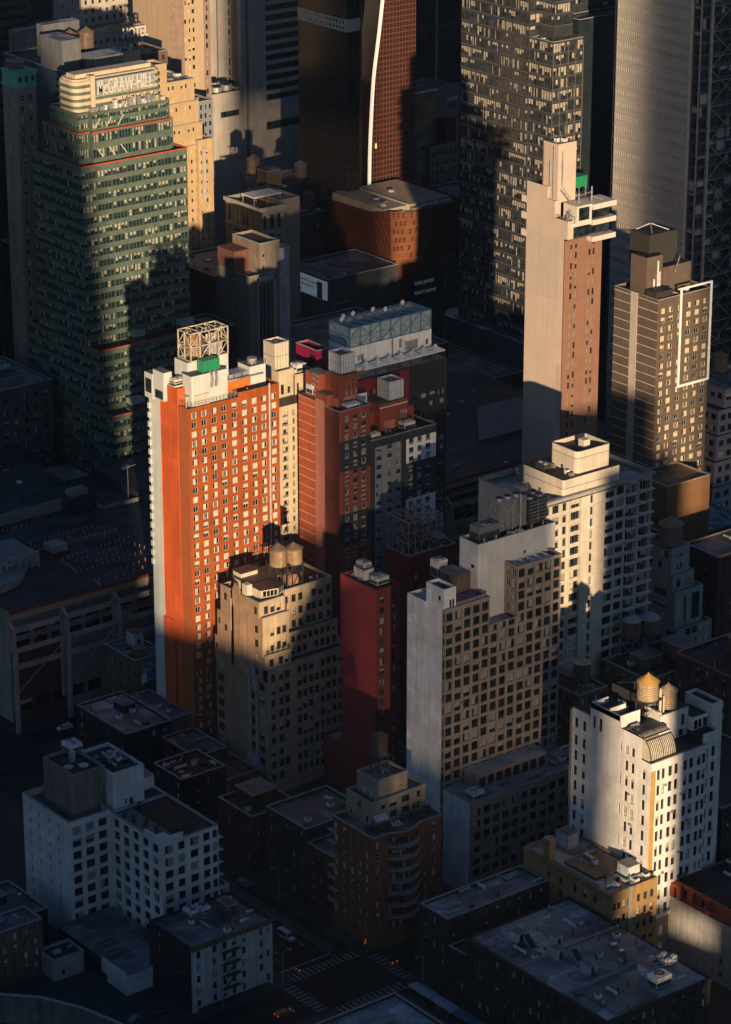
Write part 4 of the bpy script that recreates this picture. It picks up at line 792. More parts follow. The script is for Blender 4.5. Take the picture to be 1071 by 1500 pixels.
t = thing('duct_cluster', 'twin silver ducts on the pale roof block of the orange tower', 'air duct', (457.6, 651.4, 109)); p = MB()
for x in (456.8, 458.3):
    p.bar((x, 651.5, 113.6), (x, 651.2, 111.8), .6); p.bar((x, 651.2, 112), (x - .3, 651.3, 110), .6); p.bar((x, 652.4, 114.3), (x, 651.4, 113.7), .6)
p.build('duct', [METAL], t)

# --- cream slab beside it
b = Bld('hotel', 'narrow cream slab hotel with a boxed tank squeezed beside the orange tower', 'hotel', 498, 675, [wall('cream_brick', (.46, .38, .26), .85, .15, .3, .2), flat('painted_shadow_grey', (.13, .14, .16), .6), DARKB])  # the grey imitates the red hotel's shadow; no wall face uses it
b.S(491.5, 499.4, 668, 0, 92, cols=[(1.2, 3.2), (4.8, 5.6)], rows=floors(90.4, 33, 2.72, 1.7), ws=WS('ptac', FR_D, GLASS, BLIND, (2, 1, 1, 2, 2, 2, 2))); b.S(499.4, 505, 668, 0, 100.4, m=0); b.Wf(668, 682, 491.5, 0, 102.6)
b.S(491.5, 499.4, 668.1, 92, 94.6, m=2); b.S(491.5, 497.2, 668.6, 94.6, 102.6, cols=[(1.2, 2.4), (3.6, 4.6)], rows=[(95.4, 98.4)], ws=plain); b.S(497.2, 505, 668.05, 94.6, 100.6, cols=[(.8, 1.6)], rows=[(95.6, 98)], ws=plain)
b.wall.quad((505, 668, 0), (505, 682, 0), (505, 682, 100.6), (505, 668, 100.6)); b.wall.quad((497.2, 668, 100.6), (497.2, 682, 100.6), (497.2, 682, 102.6), (497.2, 668.6, 102.6)); b.wall.quad((491.5, 682, 0), (505, 682, 0), (505, 682, 100.6), (491.5, 682, 102.6))
r_ = b.part('roof', TAR_L); r_.quad((491.6, 668.7, 102.2), (497.1, 668.7, 102.2), (497.1, 682, 102.2), (491.6, 682, 102.2)); r_.quad((497.2, 668.1, 100.2), (505, 668.1, 100.2), (505, 682, 100.2), (497.2, 682, 100.2)); r_.quad((491.5, 668, 94.6), (499.4, 668, 94.6), (499.4, 668.7, 94.6), (491.5, 668.7, 94.6))
bd = b.part('floor_band', [flat('white_pipe', (.55, .52, .48), .5)])
for i in range(33): bd.box(491.5, 499.4, 667.88, 667.99, 91.2 - 2.72 * i, 91.38 - 2.72 * i)
b.clutter(497.5, 505, 669, 681, 100.21, 6, 12); b.finish()
cooler(491.8, 496.9, 670.4, 675.4, 102.4, 110.4, 'cream ribbed tank box on the slab beside the orange tower', wall('cream_cladding', (.50, .44, .34), .7, .1, .3, .2))
hvac(499, 502.4, 669.4, 672.4, 100.22, 2.6, 'small white air conditioner on the cream slab beside the orange tower', nf=1)

# --- red and black chequered hotel
RBRK = wall('rust_red_brick', (.25, .062, .035), .85, .15, .3, .2, (.6, .2, .5), .85); RSIDE = wall('orange_side_brick', (.36, .085, .03), .85, .15, .3, .2, (.6, .2, .5), .85); PINKP = wall('dusky_pink_stucco', (.38, .15, .115), .8, .1, .25, .2); CHAR = wall('charcoal_brick', (.035, .036, .042), .8, .2, .3, .2, (.6, .2, .5), .8); DBRN = wall('brown_patterned_brick', (.12, .035, .025), .85, .35, .12, .2, (2.8, 2.75, .5), .8)
pt = WS('ptac', FR_A, GLASST, BLINDG, (6, 1, 1, 2, 1, 1, 2), flat('pale_grille', (.42, .43, .44), .6))
b = Bld('hotel', 'red and charcoal chequered hotel tower with orange side wall in the centre', 'hotel', 501, 655, [RBRK, CHAR, PINKP, RSIDE, DBRN])
zone = lambda u, z: 1 if (78 < z < 86.6 or 56 < z < 65) else 0
b.S(495.5, 506.6, 645, 0, 96.1, cols=[(2.0, 3.4), (5.0, 6.5), (7.9, 9.6)], rows=floors(94.4, 33, 2.75, 1.9), ws=pt, mfun=zone, dep=.15)
b.Wf(645, 651.6, 495.5, 0, 95.9, mfun=lambda u, z: 1 if (78 < z < 86.6 or 56 < z < 65) else 4, rows=[(86.4, 86.6)]); b.Wf(651.6, 656, 495.4, 0, 97.5, m=2); b.Wf(656, 664, 495.5, 0, 96.6, m=3)
b.wall.quad((506.6, 645, 0), (506.6, 664, 0), (506.6, 664, 96.1), (506.6, 645, 96.1)); b.wall.quad((506.6, 664, 0), (495.5, 664, 0), (495.5, 664, 96), (506.6, 664, 96))
r_ = b.part('roof', TAR_D); r_.quad((495.6, 645.1, 95.2), (506.5, 645.1, 95.2), (506.5, 663.9, 95.2), (495.6, 663.9, 95.2)); b.ring(495.5, 506.6, 645, 664, 96.1, .3, .03)
bd = b.part('floor_line', [flat('white_line_paint', (.55, .52, .48), .6)])
for i in range(33): z = 94.2 - 2.75 * i; bd.box(495.41, 495.49, 656.1, 664, z, z + .14)
p = b.part('roof_block', [RBRK, TAR_G, PINKP]); p.box(495.8, 498.4, 651, 655.6, 95.2, 99.2, 0, 1); p.box(499.0, 505.6, 649.6, 656, 95.2, 104.6, 0, 1); p.box(496.5, 501, 656.1, 662, 95.2, 103.8, 0, 1); p.box(498.7, 498.99, 650, 655, 95.2, 98, 2); p.box(500.4, 504.8, 649.3, 649.59, 95.3, 98.4, 2)
p = b.part('cable_ladder', [METAL])
for x in (501.2, 503, 504.6): p.bar((x, 649.2, 95.3), (x, 649.2, 103), .12); p.cyl(x, 649.1, 99, 99.9, .28, .28, 8)
for i in range(9): p.bar((496.6, 656 + (i % 2) * 2.2, 97 + i * .8), (496.2, 656 + ((i + 1) % 2) * 2.2, 97.8 + i * .8), .2)
b.rail([(495.7, 656.2), (495.7, 663.8)], 96.2, 1.1, 1); b.clutter(497, 506, 645.6, 649, 95.21, 4, 15); b.finish()
cooler(500, 504.9, 650.2, 655.6, 104.9, 110.6, 'grey panelled tank box on the red brick block of the chequered hotel', wall('grey_fibreglass', (.50, .53, .54), .6, .1, .3, .2))
hvac(499, 503.4, 645.8, 648.4, 95.22, 2.0, 'long white air conditioner at the front edge of the chequered hotel', nf=4)
hvac(496.0, 498.0, 658, 661, 97.2, 3.0, 'tall white air conditioner behind the railing of the chequered hotel', nf=1)

# --- grey and white panelled hotel joined to it
GREYP = wall('blue_grey_brick', (.20, .22, .24), .8, .12, .3, .15, (.6, .2, .5), .85); WHP = wall('white_metal_panel', (.66, .66, .63), .7, .08, .3, .1)
b = Bld('hotel', 'charcoal hotel with grey and white framed window panels right of the chequered tower', 'hotel', 518, 655, [CHAR, GREYP, WHP])
def gz(u, z):
    x = 506.6 + u
    if 508.3 < x < 517.8 and z < 83.2: return 1
    if 519.6 < x and (74.8 < z < 83.6 or 55.5 < z < 64): return 2
    return 0
b.S(506.6, 530.6, 645, 0, 85, cols=[(1.7, 1.72), (2.2, 4.0), (6.2, 7.8), (9.4, 11.0), (11.2, 11.22), (13.0, 13.02), (14.1, 15.7), (17.1, 18.7), (20.2, 21.9)], rows=floors(82.6, 30, 2.75, 1.9), ws=pt, mfun=gz, dep=.15, skip=lambda i, j: i in (0, 4, 5) or (i == 3 and False))
b.wall.quad((530.6, 645, 0), (530.6, 664, 0), (530.6, 664, 85), (530.6, 645, 85)); b.Wf(645, 650, 506.65, 80, 85)
r_ = b.part('roof', TAR_D); r_.quad((506.7, 645.1, 84.2), (530.5, 645.1, 84.2), (530.5, 663.9, 84.2), (506.7, 663.9, 84.2)); b.ring(506.65, 530.6, 645, 664, 85, .3, .02)
p = b.part('roof_block', [RBRK, TAR_G, PINKP, WHP]); p.box(515.2, 525.4, 651.6, 659, 84.2, 92.3, 0, 1); p.box(508, 515.15, 654, 660, 84.2, 90, 0, 1); p.box(525.5, 529.6, 654, 660, 84.2, 88.5, 0, 1); p.box(516.4, 520.5, 651.3, 651.59, 84.3, 87, 2); p.box(515.1, 525.5, 651.5, 651.58, 91, 91.25, 3); p.box(509.4, 513.2, 655, 660, 90, 95.6, 3, 1)
p = b.part('wall_duct', [METAL])
for x in (522.6, 523.5, 524.4): p.cyl(x, 651.2, 88.2, 89.2, .3, .3, 8); p.bar((x, 651.3, 84.3), (x, 651.3, 88.2), .16)
b.clutter(508, 529, 645.8, 651, 84.21, 12, 16); b.finish()
cooler(519.0, 524.3, 652.2, 657.6, 92.5, 98.1, 'grey panelled tank box on the right hand roof block above the white window panels', MC['grey_fibreglass'])
hvac(508.0, 511.0, 646, 648.6, 84.22, 2.2, 'white air conditioner at the left end of the charcoal hotel roof', nf=2); hvac(521, 525, 647.6, 650.4, 84.22, 2.3, 'white air conditioner in front of the right roof block of the charcoal hotel', nf=3)

# --- black tower with white tents and blue screen
b = Bld('hotel', 'black hotel tower with a blue screened roof box and a row of white tents', 'hotel', 531, 670, [wall('black_cladding', (.022, .024, .028), .6, .2, .3, .1, (3, 3), .8), wall('crimson_cladding', (.16, .02, .03), .6, .1, .3, .1), wall('white_render', (.70, .70, .67), .8, .1, .25, .25)])
bw = WS('sl', FR_D, GLASST, BLINDG, (4, 1, 1, 2, 1, 1, 1))
b.S(516, 546.9, 660, 0, 98, cols=[(17.4, 19.4), (21.2, 23.2), (24.4, 26.4), (27.6, 29.8)], rows=floors(88.6, 30, 2.85, 1.5), ws=bw, dep=.15); b.Wf(660, 682, 516, 0, 98); b.wall.quad((546.9, 660, 0), (546.9, 682, 0), (546.9, 682, 98), (546.9, 660, 98))
b.S(513.2, 532.2, 659.5, 84, 97.6, m=1, cols=[(4.4, 5.4), (5.8, 6.8)], rows=[(92.6, 94)], ws=bw); b.wall.quad((532.2, 659.5, 84), (532.2, 660, 84), (532.2, 660, 97.6), (532.2, 659.5, 97.6), 1); b.wall.quad((513.2, 660, 97.6), (513.2, 659.5, 97.6), (532.2, 659.5, 97.6), (532.2, 660, 97.6), 1)
b.S(515.6, 545.8, 666, 98, 105.4, m=2, cols=[(.6, 1.6), (2.8, 3.6), (3.9, 4.7), (28, 29)], rows=[(101, 102.6)], ws=bw); b.Wf(666, 676, 515.6, 98, 105.4, m=2); b.wall.quad((545.8, 666, 98), (545.8, 676, 98), (545.8, 676, 105.4), (545.8, 666, 105.4), 2)
r_ = b.part('roof', TAR_L); r_.quad((513.3, 659.9, 97.9), (546.9, 659.9, 97.9), (546.9, 682, 97.9), (513.3, 682, 97.9)); r_.quad((515.6, 666, 105.4), (545.8, 666, 105.4), (545.8, 676, 105.4), (515.6, 676, 105.4))
p = b.part('seam', [DARKM]); p.box(531, 531.25, 665.9, 665.99, 98, 105.4)
p = b.part('wall_duct', [METAL])
for x0, x1, z in ((520, 520.3, 103), (533.6, 534.4, 104.6), (536, 540.4, 103.4)): p.box(x0, x1, 665.6, 665.98, z - 2.6, z)
b.finish(); BLUES = flat('blue_painted_steel', (.09, .21, .34), .45)
t = thing('roof_screen', 'blue steel screen with crossed bracing around the top of the black tower', 'screen', (530.6, 671, 105.4)); p = MB(); SCRG = flat('pale_green_mesh_panel', (.36, .43, .44), .5, vary=.1)
for a in ((515.9, 545.5, 666.25, 666.35), (515.9, 545.5, 675.6, 675.7), (515.95, 516.05, 666.4, 675.6), (545.4, 545.5, 666.4, 675.6)): p.box(*a, 105.45, 111)
p.build('mesh_panel', [SCRG], t); f = MB(); X = [515.7 + i * 29.9 / 8 for i in range(9)]
for x in X:
    f.bar((x, 666.1, 105.4), (x, 666.1, 111.4), .28); f.bar((x, 675.8, 105.4), (x, 675.8, 111.4), .28)
for z in (105.5, 108.3, 111.3): f.bar((515.7, 666.1, z), (545.6, 666.1, z), .26 if z != 108.3 else .14); f.bar((515.8, 666.1, z), (515.8, 675.8, z), .26); f.bar((515.7, 675.8, z), (545.6, 675.8, z), .26)
f.bar((545.5, 666.1, 111.3), (545.5, 675.8, 111.3), .26)
for i in range(8):
    for z0, z1 in ((105.5, 108.3), (108.3, 111.3)): a, c = (X[i], X[i + 1]) if (i + (z0 > 106)) % 2 else (X[i + 1], X[i]); f.bar((a, 666.05, z0), (c, 666.05, z1), .16)
    f.bar((X[i], 666.1, 111.3), (X[i + 1], 675.8, 111.3), .2); f.bar((X[i + 1], 666.1, 111.3), (X[i], 675.8, 111.3), .2)
for a, c, z0, z1 in ((666.1, 671, 105.5, 108.3), (671, 675.8, 108.3, 105.5), (666.1, 671, 111.3, 108.3), (671, 675.8, 108.3, 111.3)): f.bar((515.75, a, z0), (515.75, c, z1), .16)
f.build('frame', [BLUES], t)
for i, (x, y) in enumerate(((517, 672), (519, 674), (530, 674), (533, 672), (541, 674), (523, 674.5))):
    t = thing('satellite_dish', 'white satellite dish on a pole above the blue roof screen', 'satellite dish', (x, y, 105.4), 'dishes above the blue screen'); p = MB(); p.cyl(x, y, 105.4, 112.2, .12, .1, 8); p.build('pole', METAL, t); p = MB(); n = 14
    for k in range(n): a0, a1 = 2 * math.pi * k / n, 2 * math.pi * (k + 1) / n; p.poly([(x, y - .1, 112.4), (x + .75 * math.cos(a0), y - .35, 112.5 + .75 * math.sin(a0)), (x + .75 * math.cos(a1), y - .35, 112.5 + .75 * math.sin(a1))])
    p.build('dish', WHITEM, t)
for i in range(7):
    x0 = 516.6 + i * 4.3; t = thing('tent', 'white peaked tent on the terrace of the black tower', 'tent', (x0 + 2, 662.4, 98), 'white terrace tents'); p = MB(); x1, y0, y1, z = x0 + 4.1, 660.3, 664.6, 100.3; cx, cy = (x0 + x1) / 2, (y0 + y1) / 2; n = 4
    prev = [(x0, y0, z), (x1, y0, z), (x1, y1, z), (x0, y1, z)]
    for k, (s_, zz) in enumerate(((.55, .42), (.2, .95), (.02, 1.7))):
        cur = [(cx + (a - cx) * s_, cy + (c - cy) * s_, z + zz) for a, c, _ in [(x0, y0, 0), (x1, y0, 0), (x1, y1, 0), (x0, y1, 0)]]
        for q in range(4): p.quad(prev[q], prev[(q + 1) % 4], cur[(q + 1) % 4], cur[q])
        prev = cur
    for q0, q1 in (((x0, y0), (x1, y0)), ((x1, y0), (x1, y1)), ((x0, y1), (x0, y0))): p.quad((*q0, z - .35), (*q1, z - .35), (*q1, z), (*q0, z))
    p.build('canopy', [flat('tent_canvas', (.74, .74, .72), .7)], t)
    for a, c in ((x0 + .1, y0 + .1), (x1 - .1, y0 + .1), (x0 + .1, y1 - .1), (x1 - .1, y1 - .1)): p = MB(); p.box(a - .07, a + .07, c - .07, c + .07, 98, z); p.build('pole', [FR_D], t)
    p = MB(); p.bar((x0, y0 + .1, 99.2), (x1, y0 + .1, 99.2), .1); p.build('rail', [FR_D], t)
b = Bld('roof_house', 'crimson open topped roof box behind the chequered hotel', 'building', 510, 677, [wall('crimson_panel', (.20, .012, .045), .5, .1, .3, .05)])
b.block(508.2, 512.6, 672, 682, 0, 104.6, dict(cols=[(1.6, 2.6)], rows=[(99, 102.4)], ws=plain), dict(cols=[(5.6, 9)], rows=[(97.5, 102.8)], ws=plain, dep=.5), ph=2, roof=TAR_D); b.finish()

# --- plain red tower in front
REDW = wall('crimson_painted_wall', (.27, .04, .042), .85, .18, .15, .12); 
b = Bld('apartment_tower', 'narrow crimson tower with a blank side wall below the chequered hotel', 'tower', 474, 604, [REDW, wall('maroon_front', (.13, .028, .03), .85, .2, .3, .2)])
b.block(469.9, 478.4, 596, 611.4, 0, 64.6, dict(cols=[(1.5, 3.1), (5.6, 7.0)], rows=floors(62.2, 20, 3.0, 1.95), ws=WS('sl', FR_A, GLASST, BLINDG, (5, 1, 1, 2, 1, 1, 1)), m=1), None, ph=.9, roof=TAR_D, cope=False)
b.block(469.9, 477, 611.41, 619.2, 0, 14.2, ph=.8, roof=TAR_L, cope=False); b.clutter(470.4, 478, 604, 611, 63.71, 4, 18); b.rail([(470.1, 605), (470.1, 611.2)], 64.6, .9)
b.sub('roof_block', WHITEM, 473, 476.4, 605, 609.4, 63.7, 66.6); b.finish()
hvac(473.2, 477.2, 599.4, 602.6, 63.72, 2.4, 'white air conditioner near the front of the crimson tower', nf=2); hvac(473.4, 476, 605.4, 609, 66.85, 1.5, 'white air conditioner on the roof block of the crimson tower', nf=2)

# --- red building with steel cage
b = Bld('building', 'dark red building crowned by a big grey steel cage', 'building', 517, 635, [wall('oxblood_brick', (.13, .03, .03), .85, .2, .25, .25)])
b.block(508.6, 526, 630, 640.5, 0, 54, dict(cols=even(4, 17.4, 1.4, .6), rows=floors(48, 14, 3.1, 1.8), ws=dh), None, ph=1, roof=TAR_D); b.clutter(520, 526, 630.5, 640, 53.01, 4, 19); b.finish()
cage(508.9, 521.3, 630.4, 640.2, 54.2, 64, 5, 4, 3, 'grey galvanised steel cage on the dark red building', METAL, .26)
tank(514.5, 635.4, 56.6, 61.4, 2.6, 53.0, 'rusty tank inside the grey steel cage', wood=RUSTM, cone=1.2)
hvac(522.6, 525.4, 634, 639, 53.02, 2.4, 'pale blue grey air conditioner beside the grey steel cage', nf=2)
# --- concrete grid block with podium
b = Bld('apartment_block', 'tan concrete grid block with blank raw concrete side and stucco core, centre foreground', 'apartment block', 477, 557, [TANS, CONC, STUCC])
cw = WS('sl', FR_D, GLASST, BLINDG, (9, 2, 1, 1, 1, 1, 0)); rw = floors(76.0, 24, 3.2, 2.35)
c13 = [(.4 + i * 2.98, 2.6 + i * 2.98) for i in range(13)]
b.S(457.1, 471.9, 551.4, 0, 77, cols=[(a, min(z, 14.6)) for a, z in c13[:5]], rows=rw, ws=cw, dep=.4); b.S(471.9, 481.2, 551.4, 0, 69, cols=[(a - 14.8, z - 14.8) for a, z in c13[5:8]], rows=rw, ws=cw, dep=.4); b.S(481.2, 496, 551.4, 0, 82.8, cols=[(a - 24.1 + .2, min(z - 24.1 + .2, 14.4)) for a, z in c13[8:13]], rows=rw + [(76.5, 78.85), (79.7, 82.05)], ws=cw, dep=.4)
b.Wf(551.4, 552.6, 457.1, 0, 77, cols=[(.15, 1.15)], rows=rw, ws=cw, dep=.3); b.Wf(552.6, 566.5, 457.0, 0, 77.1, m=1); b.wall.quad((457, 552.6, 0), (457.4, 552.6, 0), (457.4, 552.6, 77.1), (457, 552.6, 77.1), 1)
b.Wf(551.4, 556.6, 481.2, 69, 82.8, cols=[(.6, 2.2), (2.9, 4.4)], rows=[(70, 72.2), (73.3, 75.5), (76.5, 78.8), (79.7, 82)], ws=WS('sl', FR_W, GLASST, BLINDG, (3, 1, 1, 2, 1, 1, 0)), dep=.25)
b.wall.quad((496, 551.4, 0), (496, 566.5, 0), (496, 566.5, 82.8), (496, 551.4, 82.8)); b.wall.quad((496, 566.5, 0), (457, 566.5, 0), (457, 566.5, 77), (496, 566.5, 77), 1); b.wall.quad((471.9, 551.4, 69), (471.9, 557, 69), (471.9, 557, 77), (471.9, 551.4, 77))
b.wall.quad((471.9, 551.9, 69), (481.2, 551.9, 69), (481.2, 551.4, 69), (471.9, 551.4, 69))
r_ = b.part('roof', TAR_L); r_.quad((457.3, 551.7, 76.2), (472, 551.7, 76.2), (472, 566.3, 76.2), (457.3, 566.3, 76.2)); r_.quad((472, 551.8, 68.4), (481.2, 551.8, 68.4), (481.2, 557, 68.4), (472, 557, 68.4)); r_.quad((481.4, 551.7, 81.6), (495.8, 551.7, 81.6), (495.8, 557, 81.6), (481.4, 557, 81.6))
c = b.cop
for a in ((457, 472, 551.3, 551.75, 76.95, 77.2), (471.5, 472, 551.76, 557, 76.95, 77.2), (481.1, 496.1, 551.3, 551.75, 82.75, 83), (481.1, 481.5, 551.76, 556.6, 82.75, 83), (471.95, 481.1, 551.3, 551.75, 68.95, 69.2), (495.6, 496.1, 551.76, 557, 82.75, 83)): c.box(*a)
for i in range(5): bb = b.part('roof_divider', [CONC]); bb.box(483 + i * 2.6, 483.25 + i * 2.6, 552, 556.4, 81.6, 82.6)
b.S(472.2, 498.4, 556.7, 60, 89.6, m=2, cols=[(15.5, 16.3), (17.6, 18.4)], rows=[(83.2, 84.4)], ws=plain, skip=lambda i, j: i == 1); b.Wf(556.7, 564, 472.2, 60, 89.6, m=2, cols=[(4.2, 5.8)], rows=[(82.4, 83.5)], ws=plain); b.wall.quad((498.4, 556.7, 60), (498.4, 564, 60), (498.4, 564, 89.6), (498.4, 556.7, 89.6), 2); b.wall.quad((498.4, 564, 60), (472.2, 564, 60), (472.2, 564, 89.6), (498.4, 564, 89.6), 2)
r_ = b.part('roof', TAR_D); r_.quad((472.3, 556.8, 88.6), (498.3, 556.8, 88.6), (498.3, 564, 88.6), (472.3, 564, 88.6)); b.ring(472.2, 498.4, 556.7, 564, 89.6, .3, .02, .15)
for y0, y1 in ((556.72, 556.98), (563.7, 563.98)): b.wall.box(472.5, 498.1, y0, y1, 88.61, 89.48, 2)
p = b.part('stair_tower', [CONC, TAR_D]); p.box(457.3, 461.3, 552.2, 559.2, 76.2, 81.6, 0, 1)
for a in ((457.3, 461.3, 552.2, 552.45), (457.3, 461.3, 558.95, 559.2), (457.3, 457.55, 552.46, 558.94), (461.05, 461.3, 552.46, 558.94)): p.box(*a, 81.603, 82.4, 0)
p = b.part('stair_tower_window', [GLASS, FR_D]); p.box(457.2, 457.29, 553.4, 554.2, 79, 80.2, 0); p.box(459.2, 459.7, 552.1, 552.19, 76.6, 79.2, 0); p.box(460.1, 460.6, 552.1, 552.19, 76.6, 79.2, 0)
p = b.part('brick_roof_house', [BRNB, TAR_G, DARKM]); p.box(466.9, 471.4, 558.6, 565.6, 76.2, 81.6, 0, 1); p.box(466.8, 466.89, 560.4, 561.8, 76.3, 79.4, 2); b.rail([(467, 565.4), (467, 558.7), (471.3, 558.7)], 81.6, 1.0, 1.2)
p = b.part('painted_deck', [flat('pink_deck_paint', (.36, .12, .24), .7, vary=.2), flat('pale_pink_paint', (.42, .33, .40), .7), flat('teal_deck_paint', (.10, .16, .20), .7), flat('ochre_wall_paint', (.30, .17, .13), .8)]); p.box(462.2, 471.0, 553.8, 558.4, 76.25, 76.5, 0); q = random.Random(3)
for i in range(26): x = q.uniform(462.4, 470); y = q.uniform(554, 557.6); p.box(x, x + q.uniform(.4, 1), y, y + q.uniform(.3, .8), 76.501, 76.504 + i * .002, q.choice([1, 1, 2]))
p.box(461.6, 471, 552.2, 552.6, 76.25, 77.8, 3); p.bar((471, 552.4, 77), (471.6, 556, 77), .3, 3, 1.4)
bl = b.part('curved_balcony', [TANS, METAL])
for a, z in rw[4:] + [(76.5, 78.85), (79.7, 82.05)]:
    o_ = [(496 + 1.7 * math.sin(math.pi * k / 8), 552 + 6 * k / 8) for k in range(9)]
    bl.prism(o_ + [(496.02, 552)], a - .7, a - .35, 0)
    for p0, p1 in zip(o_, o_[1:]): bl.bar((*p0, a + .5), (*p1, a + .5), .08, 1); bl.bar((*p0, a - .35), (*p0, a + .5), .06, 1)
# podium
b.block(457.05, 506, 540, 551.35, 0, 27.4, dict(cols=even(15, 48.9, 2.25, .5), rows=floors(25.4, 7, 3.45, 2.4), ws=cw, dep=.4), dict(cols=[], rows=[]), ph=.5, roof=TAR_L)
b.wall.quad((457.0, 551.35, 0), (457.0, 540.6, 0), (457.0, 540.6, 27.2), (457.0, 551.35, 27.2), 1)
p = b.part('podium_roof_house', [TANS, TAR_L, GLASST]); p.box(463.5, 487.5, 545.6, 551, 26.9, 31.2, 0, 1)
for i in range(8): p.box(464.3 + i * 2.9, 466.3 + i * 2.9, 545.5, 545.59, 27.6, 30.2, 2)
b.clutter(488, 505, 541, 551, 26.91, 6, 24); b.clutter(473.5, 483, 557.4, 563, 88.61, 6, 25); b.clutter(484, 497.5, 557.4, 558.6, 88.61, 5, 26)
p = b.part('roof_pipes', [METAL, RUSTM])
for k in range(6): p.bar((474 + k * 4, 557.6, 89.3), (476.8 + k * 4, 558.4, 89.3), .25, k % 2); p.cyl(475 + k * 4, 557.7, 88.6, 90.4, .3, .3, 8, 0)
b.finish()
hvac(458.5, 462.3, 541, 544.2, 26.92, 2.4, 'white fan unit on the podium roof of the concrete grid block', nf=3); hvac(467.2, 470.4, 566.7, 569.8, 78, 5.0, 'white louvred unit behind the brick roof house of the concrete grid block', nf=1)
hvac(474.5, 481.4, 559, 562.8, 88.62, 4.2, 'long slate grey unit at the left end of the stucco core', nf=1, mat=flat('slate_grey_paint', (.17, .18, .19), .5))
t = thing('cooling_tower', 'tall ribbed galvanised cooling tower on the stucco core', 'cooling tower', (486.5, 562, 88.6)); p = MB(); p.box(482, 491.2, 560, 564.6, 89.6, 97.4); p.build('casing', [METAL], t); p = MB()
for i in range(12): p.box(482.1 + i * .8, 482.3 + i * .8, 559.8, 559.99, 89.7, 97.3)
for i in range(6): p.box(481.8, 481.99, 560.1 + i * .8, 560.3 + i * .8, 89.7, 97.3)
p.build('ribs', [FR_A], t); p = MB()
for i in range(3): p.cyl(483.8 + i * 2.8, 562.2, 97.4, 98.1, 1.1, 1.1, 16, 0, mt=1)
p.build('fan', [METAL, BLACK], t); p = MB(); p.cyl(488.6, 559.3, 88.6, 98.6, .28, .28, 10); p.cyl(486, 559.3, 88.6, 97, .2, .2, 10); p.build('pipe', [METAL], t); p = MB()
for x in (482.3, 490.8): p.box(x - .2, x + .2, 560.2, 564.4, 88.6, 89.59)
p.build('skid', [DARKM], t)
t = thing('cooling_tower', 'black louvred cooling tower with blue fans beside the galvanised one', 'cooling tower', (494.5, 562, 88.6)); p = MB(); p.box(491.6, 497.9, 559.6, 564.4, 90.2, 96.2); p.build('casing', [DARKM], t); p = MB()
for i in range(6): p.box(491.7, 497.8, 559.4, 559.59, 90.6 + i * .95, 90.75 + i * .95)
p.box(494.6, 494.8, 559.3, 559.39, 90.2, 96.2); p.build('louvres', [METAL], t); p = MB()
for i in range(4): p.cyl(492.8 + (i % 2) * 3.4, 560.8 + (i // 2) * 2.4, 96.2, 96.8, 1, 1, 16, 0, mt=1)
p.build('fan', [METAL, BLACK], t); p = MB(); p.box(491.8, 497.6, 560, 564, 88.6, 90.19); p.build('base_frame', [RUSTM], t)

# --- cream condominium tower
CRW = wall('cream_white_precast', (.52, .465, .37), .8, .12, .22, .22, (4.0, 3.4), .8)
b = Bld('apartment_tower', 'cream white condominium tower with curved corner balconies and a round edged crown', 'apartment tower', 531, 585, [CRW])
rw = floors(84.7, 24, 3.4, 2.3); bay = WS('tri', FR_A, GLASST, BLIND, (5, 1, 1, 2, 1, 1, 0)); cs = WS('sl', FR_D, GLASST, BLINDG, (6, 1, 1, 1, 1, 1, 0))
b.S(510.4, 540.0, 575, 0, 86.4, cols=[(.6, 2.2), (3.2, 5.6), (6.9, 8.3), (9.4, 13.1), (16.9, 17.9), (22.4, 25.6), (26.4, 29.2)], rows=rw, ws=lambda i, j: bay if i == 3 else cs, dep=.4)
arc = [(540.0, 575)] + [(540.4 + 9.4 * k / 8, 575 - 1.3 * math.sin(math.pi * k / 8)) for k in range(9)]
for k in range(2):
    o_ = [(540.3 + k * 5 + 4.5 * i / 6, 575 - .9 * math.sin(math.pi * i / 6)) for i in range(7)]
    for p0, p1 in zip(o_, o_[1:]): L_ = math.dist(p0, p1); b.face(p0, (p1[0] - p0[0], p1[1] - p0[1]), L_, 0, 86.4, cols=[(.03, L_ - .03)], rows=[(a - .15, z + .1) for a, z in rw], ws=WS('plain', FR_D, GLASST, BLINDG, (6, 1, 1, 1, 0, 0, 0)), dep=.25)
b.S(540.0, 540.3, 575, 0, 86.4); b.S(544.8, 545.3, 575, 0, 86.4); b.S(549.8, 550, 575, 0, 86.4)
b.Wf(575, 592, 510.4, 0, 86.4, cols=even(5, 17, 1.6, .5), rows=rw, ws=cs, dep=.4); b.wall.quad((550, 575, 0), (550, 600, 0), (550, 600, 86.4), (550, 575, 86.4)); b.wall.quad((550, 600, 0), (510.4, 600, 0), (510.4, 600, 86.4), (550, 600, 86.4))
r_ = b.part('roof', TAR_L); r_.quad((510.5, 574, 85.3), (549.9, 574, 85.3), (549.9, 600, 85.3), (510.5, 600, 85.3))
c = b.cop; c.box(510.2, 550.2, 573.9, 575.3, 86.0, 86.7); c.box(510.2, 510.7, 575.31, 592, 86.2, 86.6); c.box(549.6, 550.2, 575.31, 600, 86.2, 86.7); c.box(510.2, 549.59, 599.6, 600, 86.2, 86.6)
bd = b.part('floor_band', [flat('white_line_paint', (.55, .52, .48), .6)])
for a, z in rw: bd.box(510.3, 540, 574.86, 574.99, a - .75, a - .6); bd.box(540, 550.1, 573.8, 574.9, a - .8, a - .45) 
bx = b.part('bay_mullion', [CRW])
for x in (519.6, 523.7): bx.box(x - .15, x + .15, 574.5, 574.99, 4, 84.9)
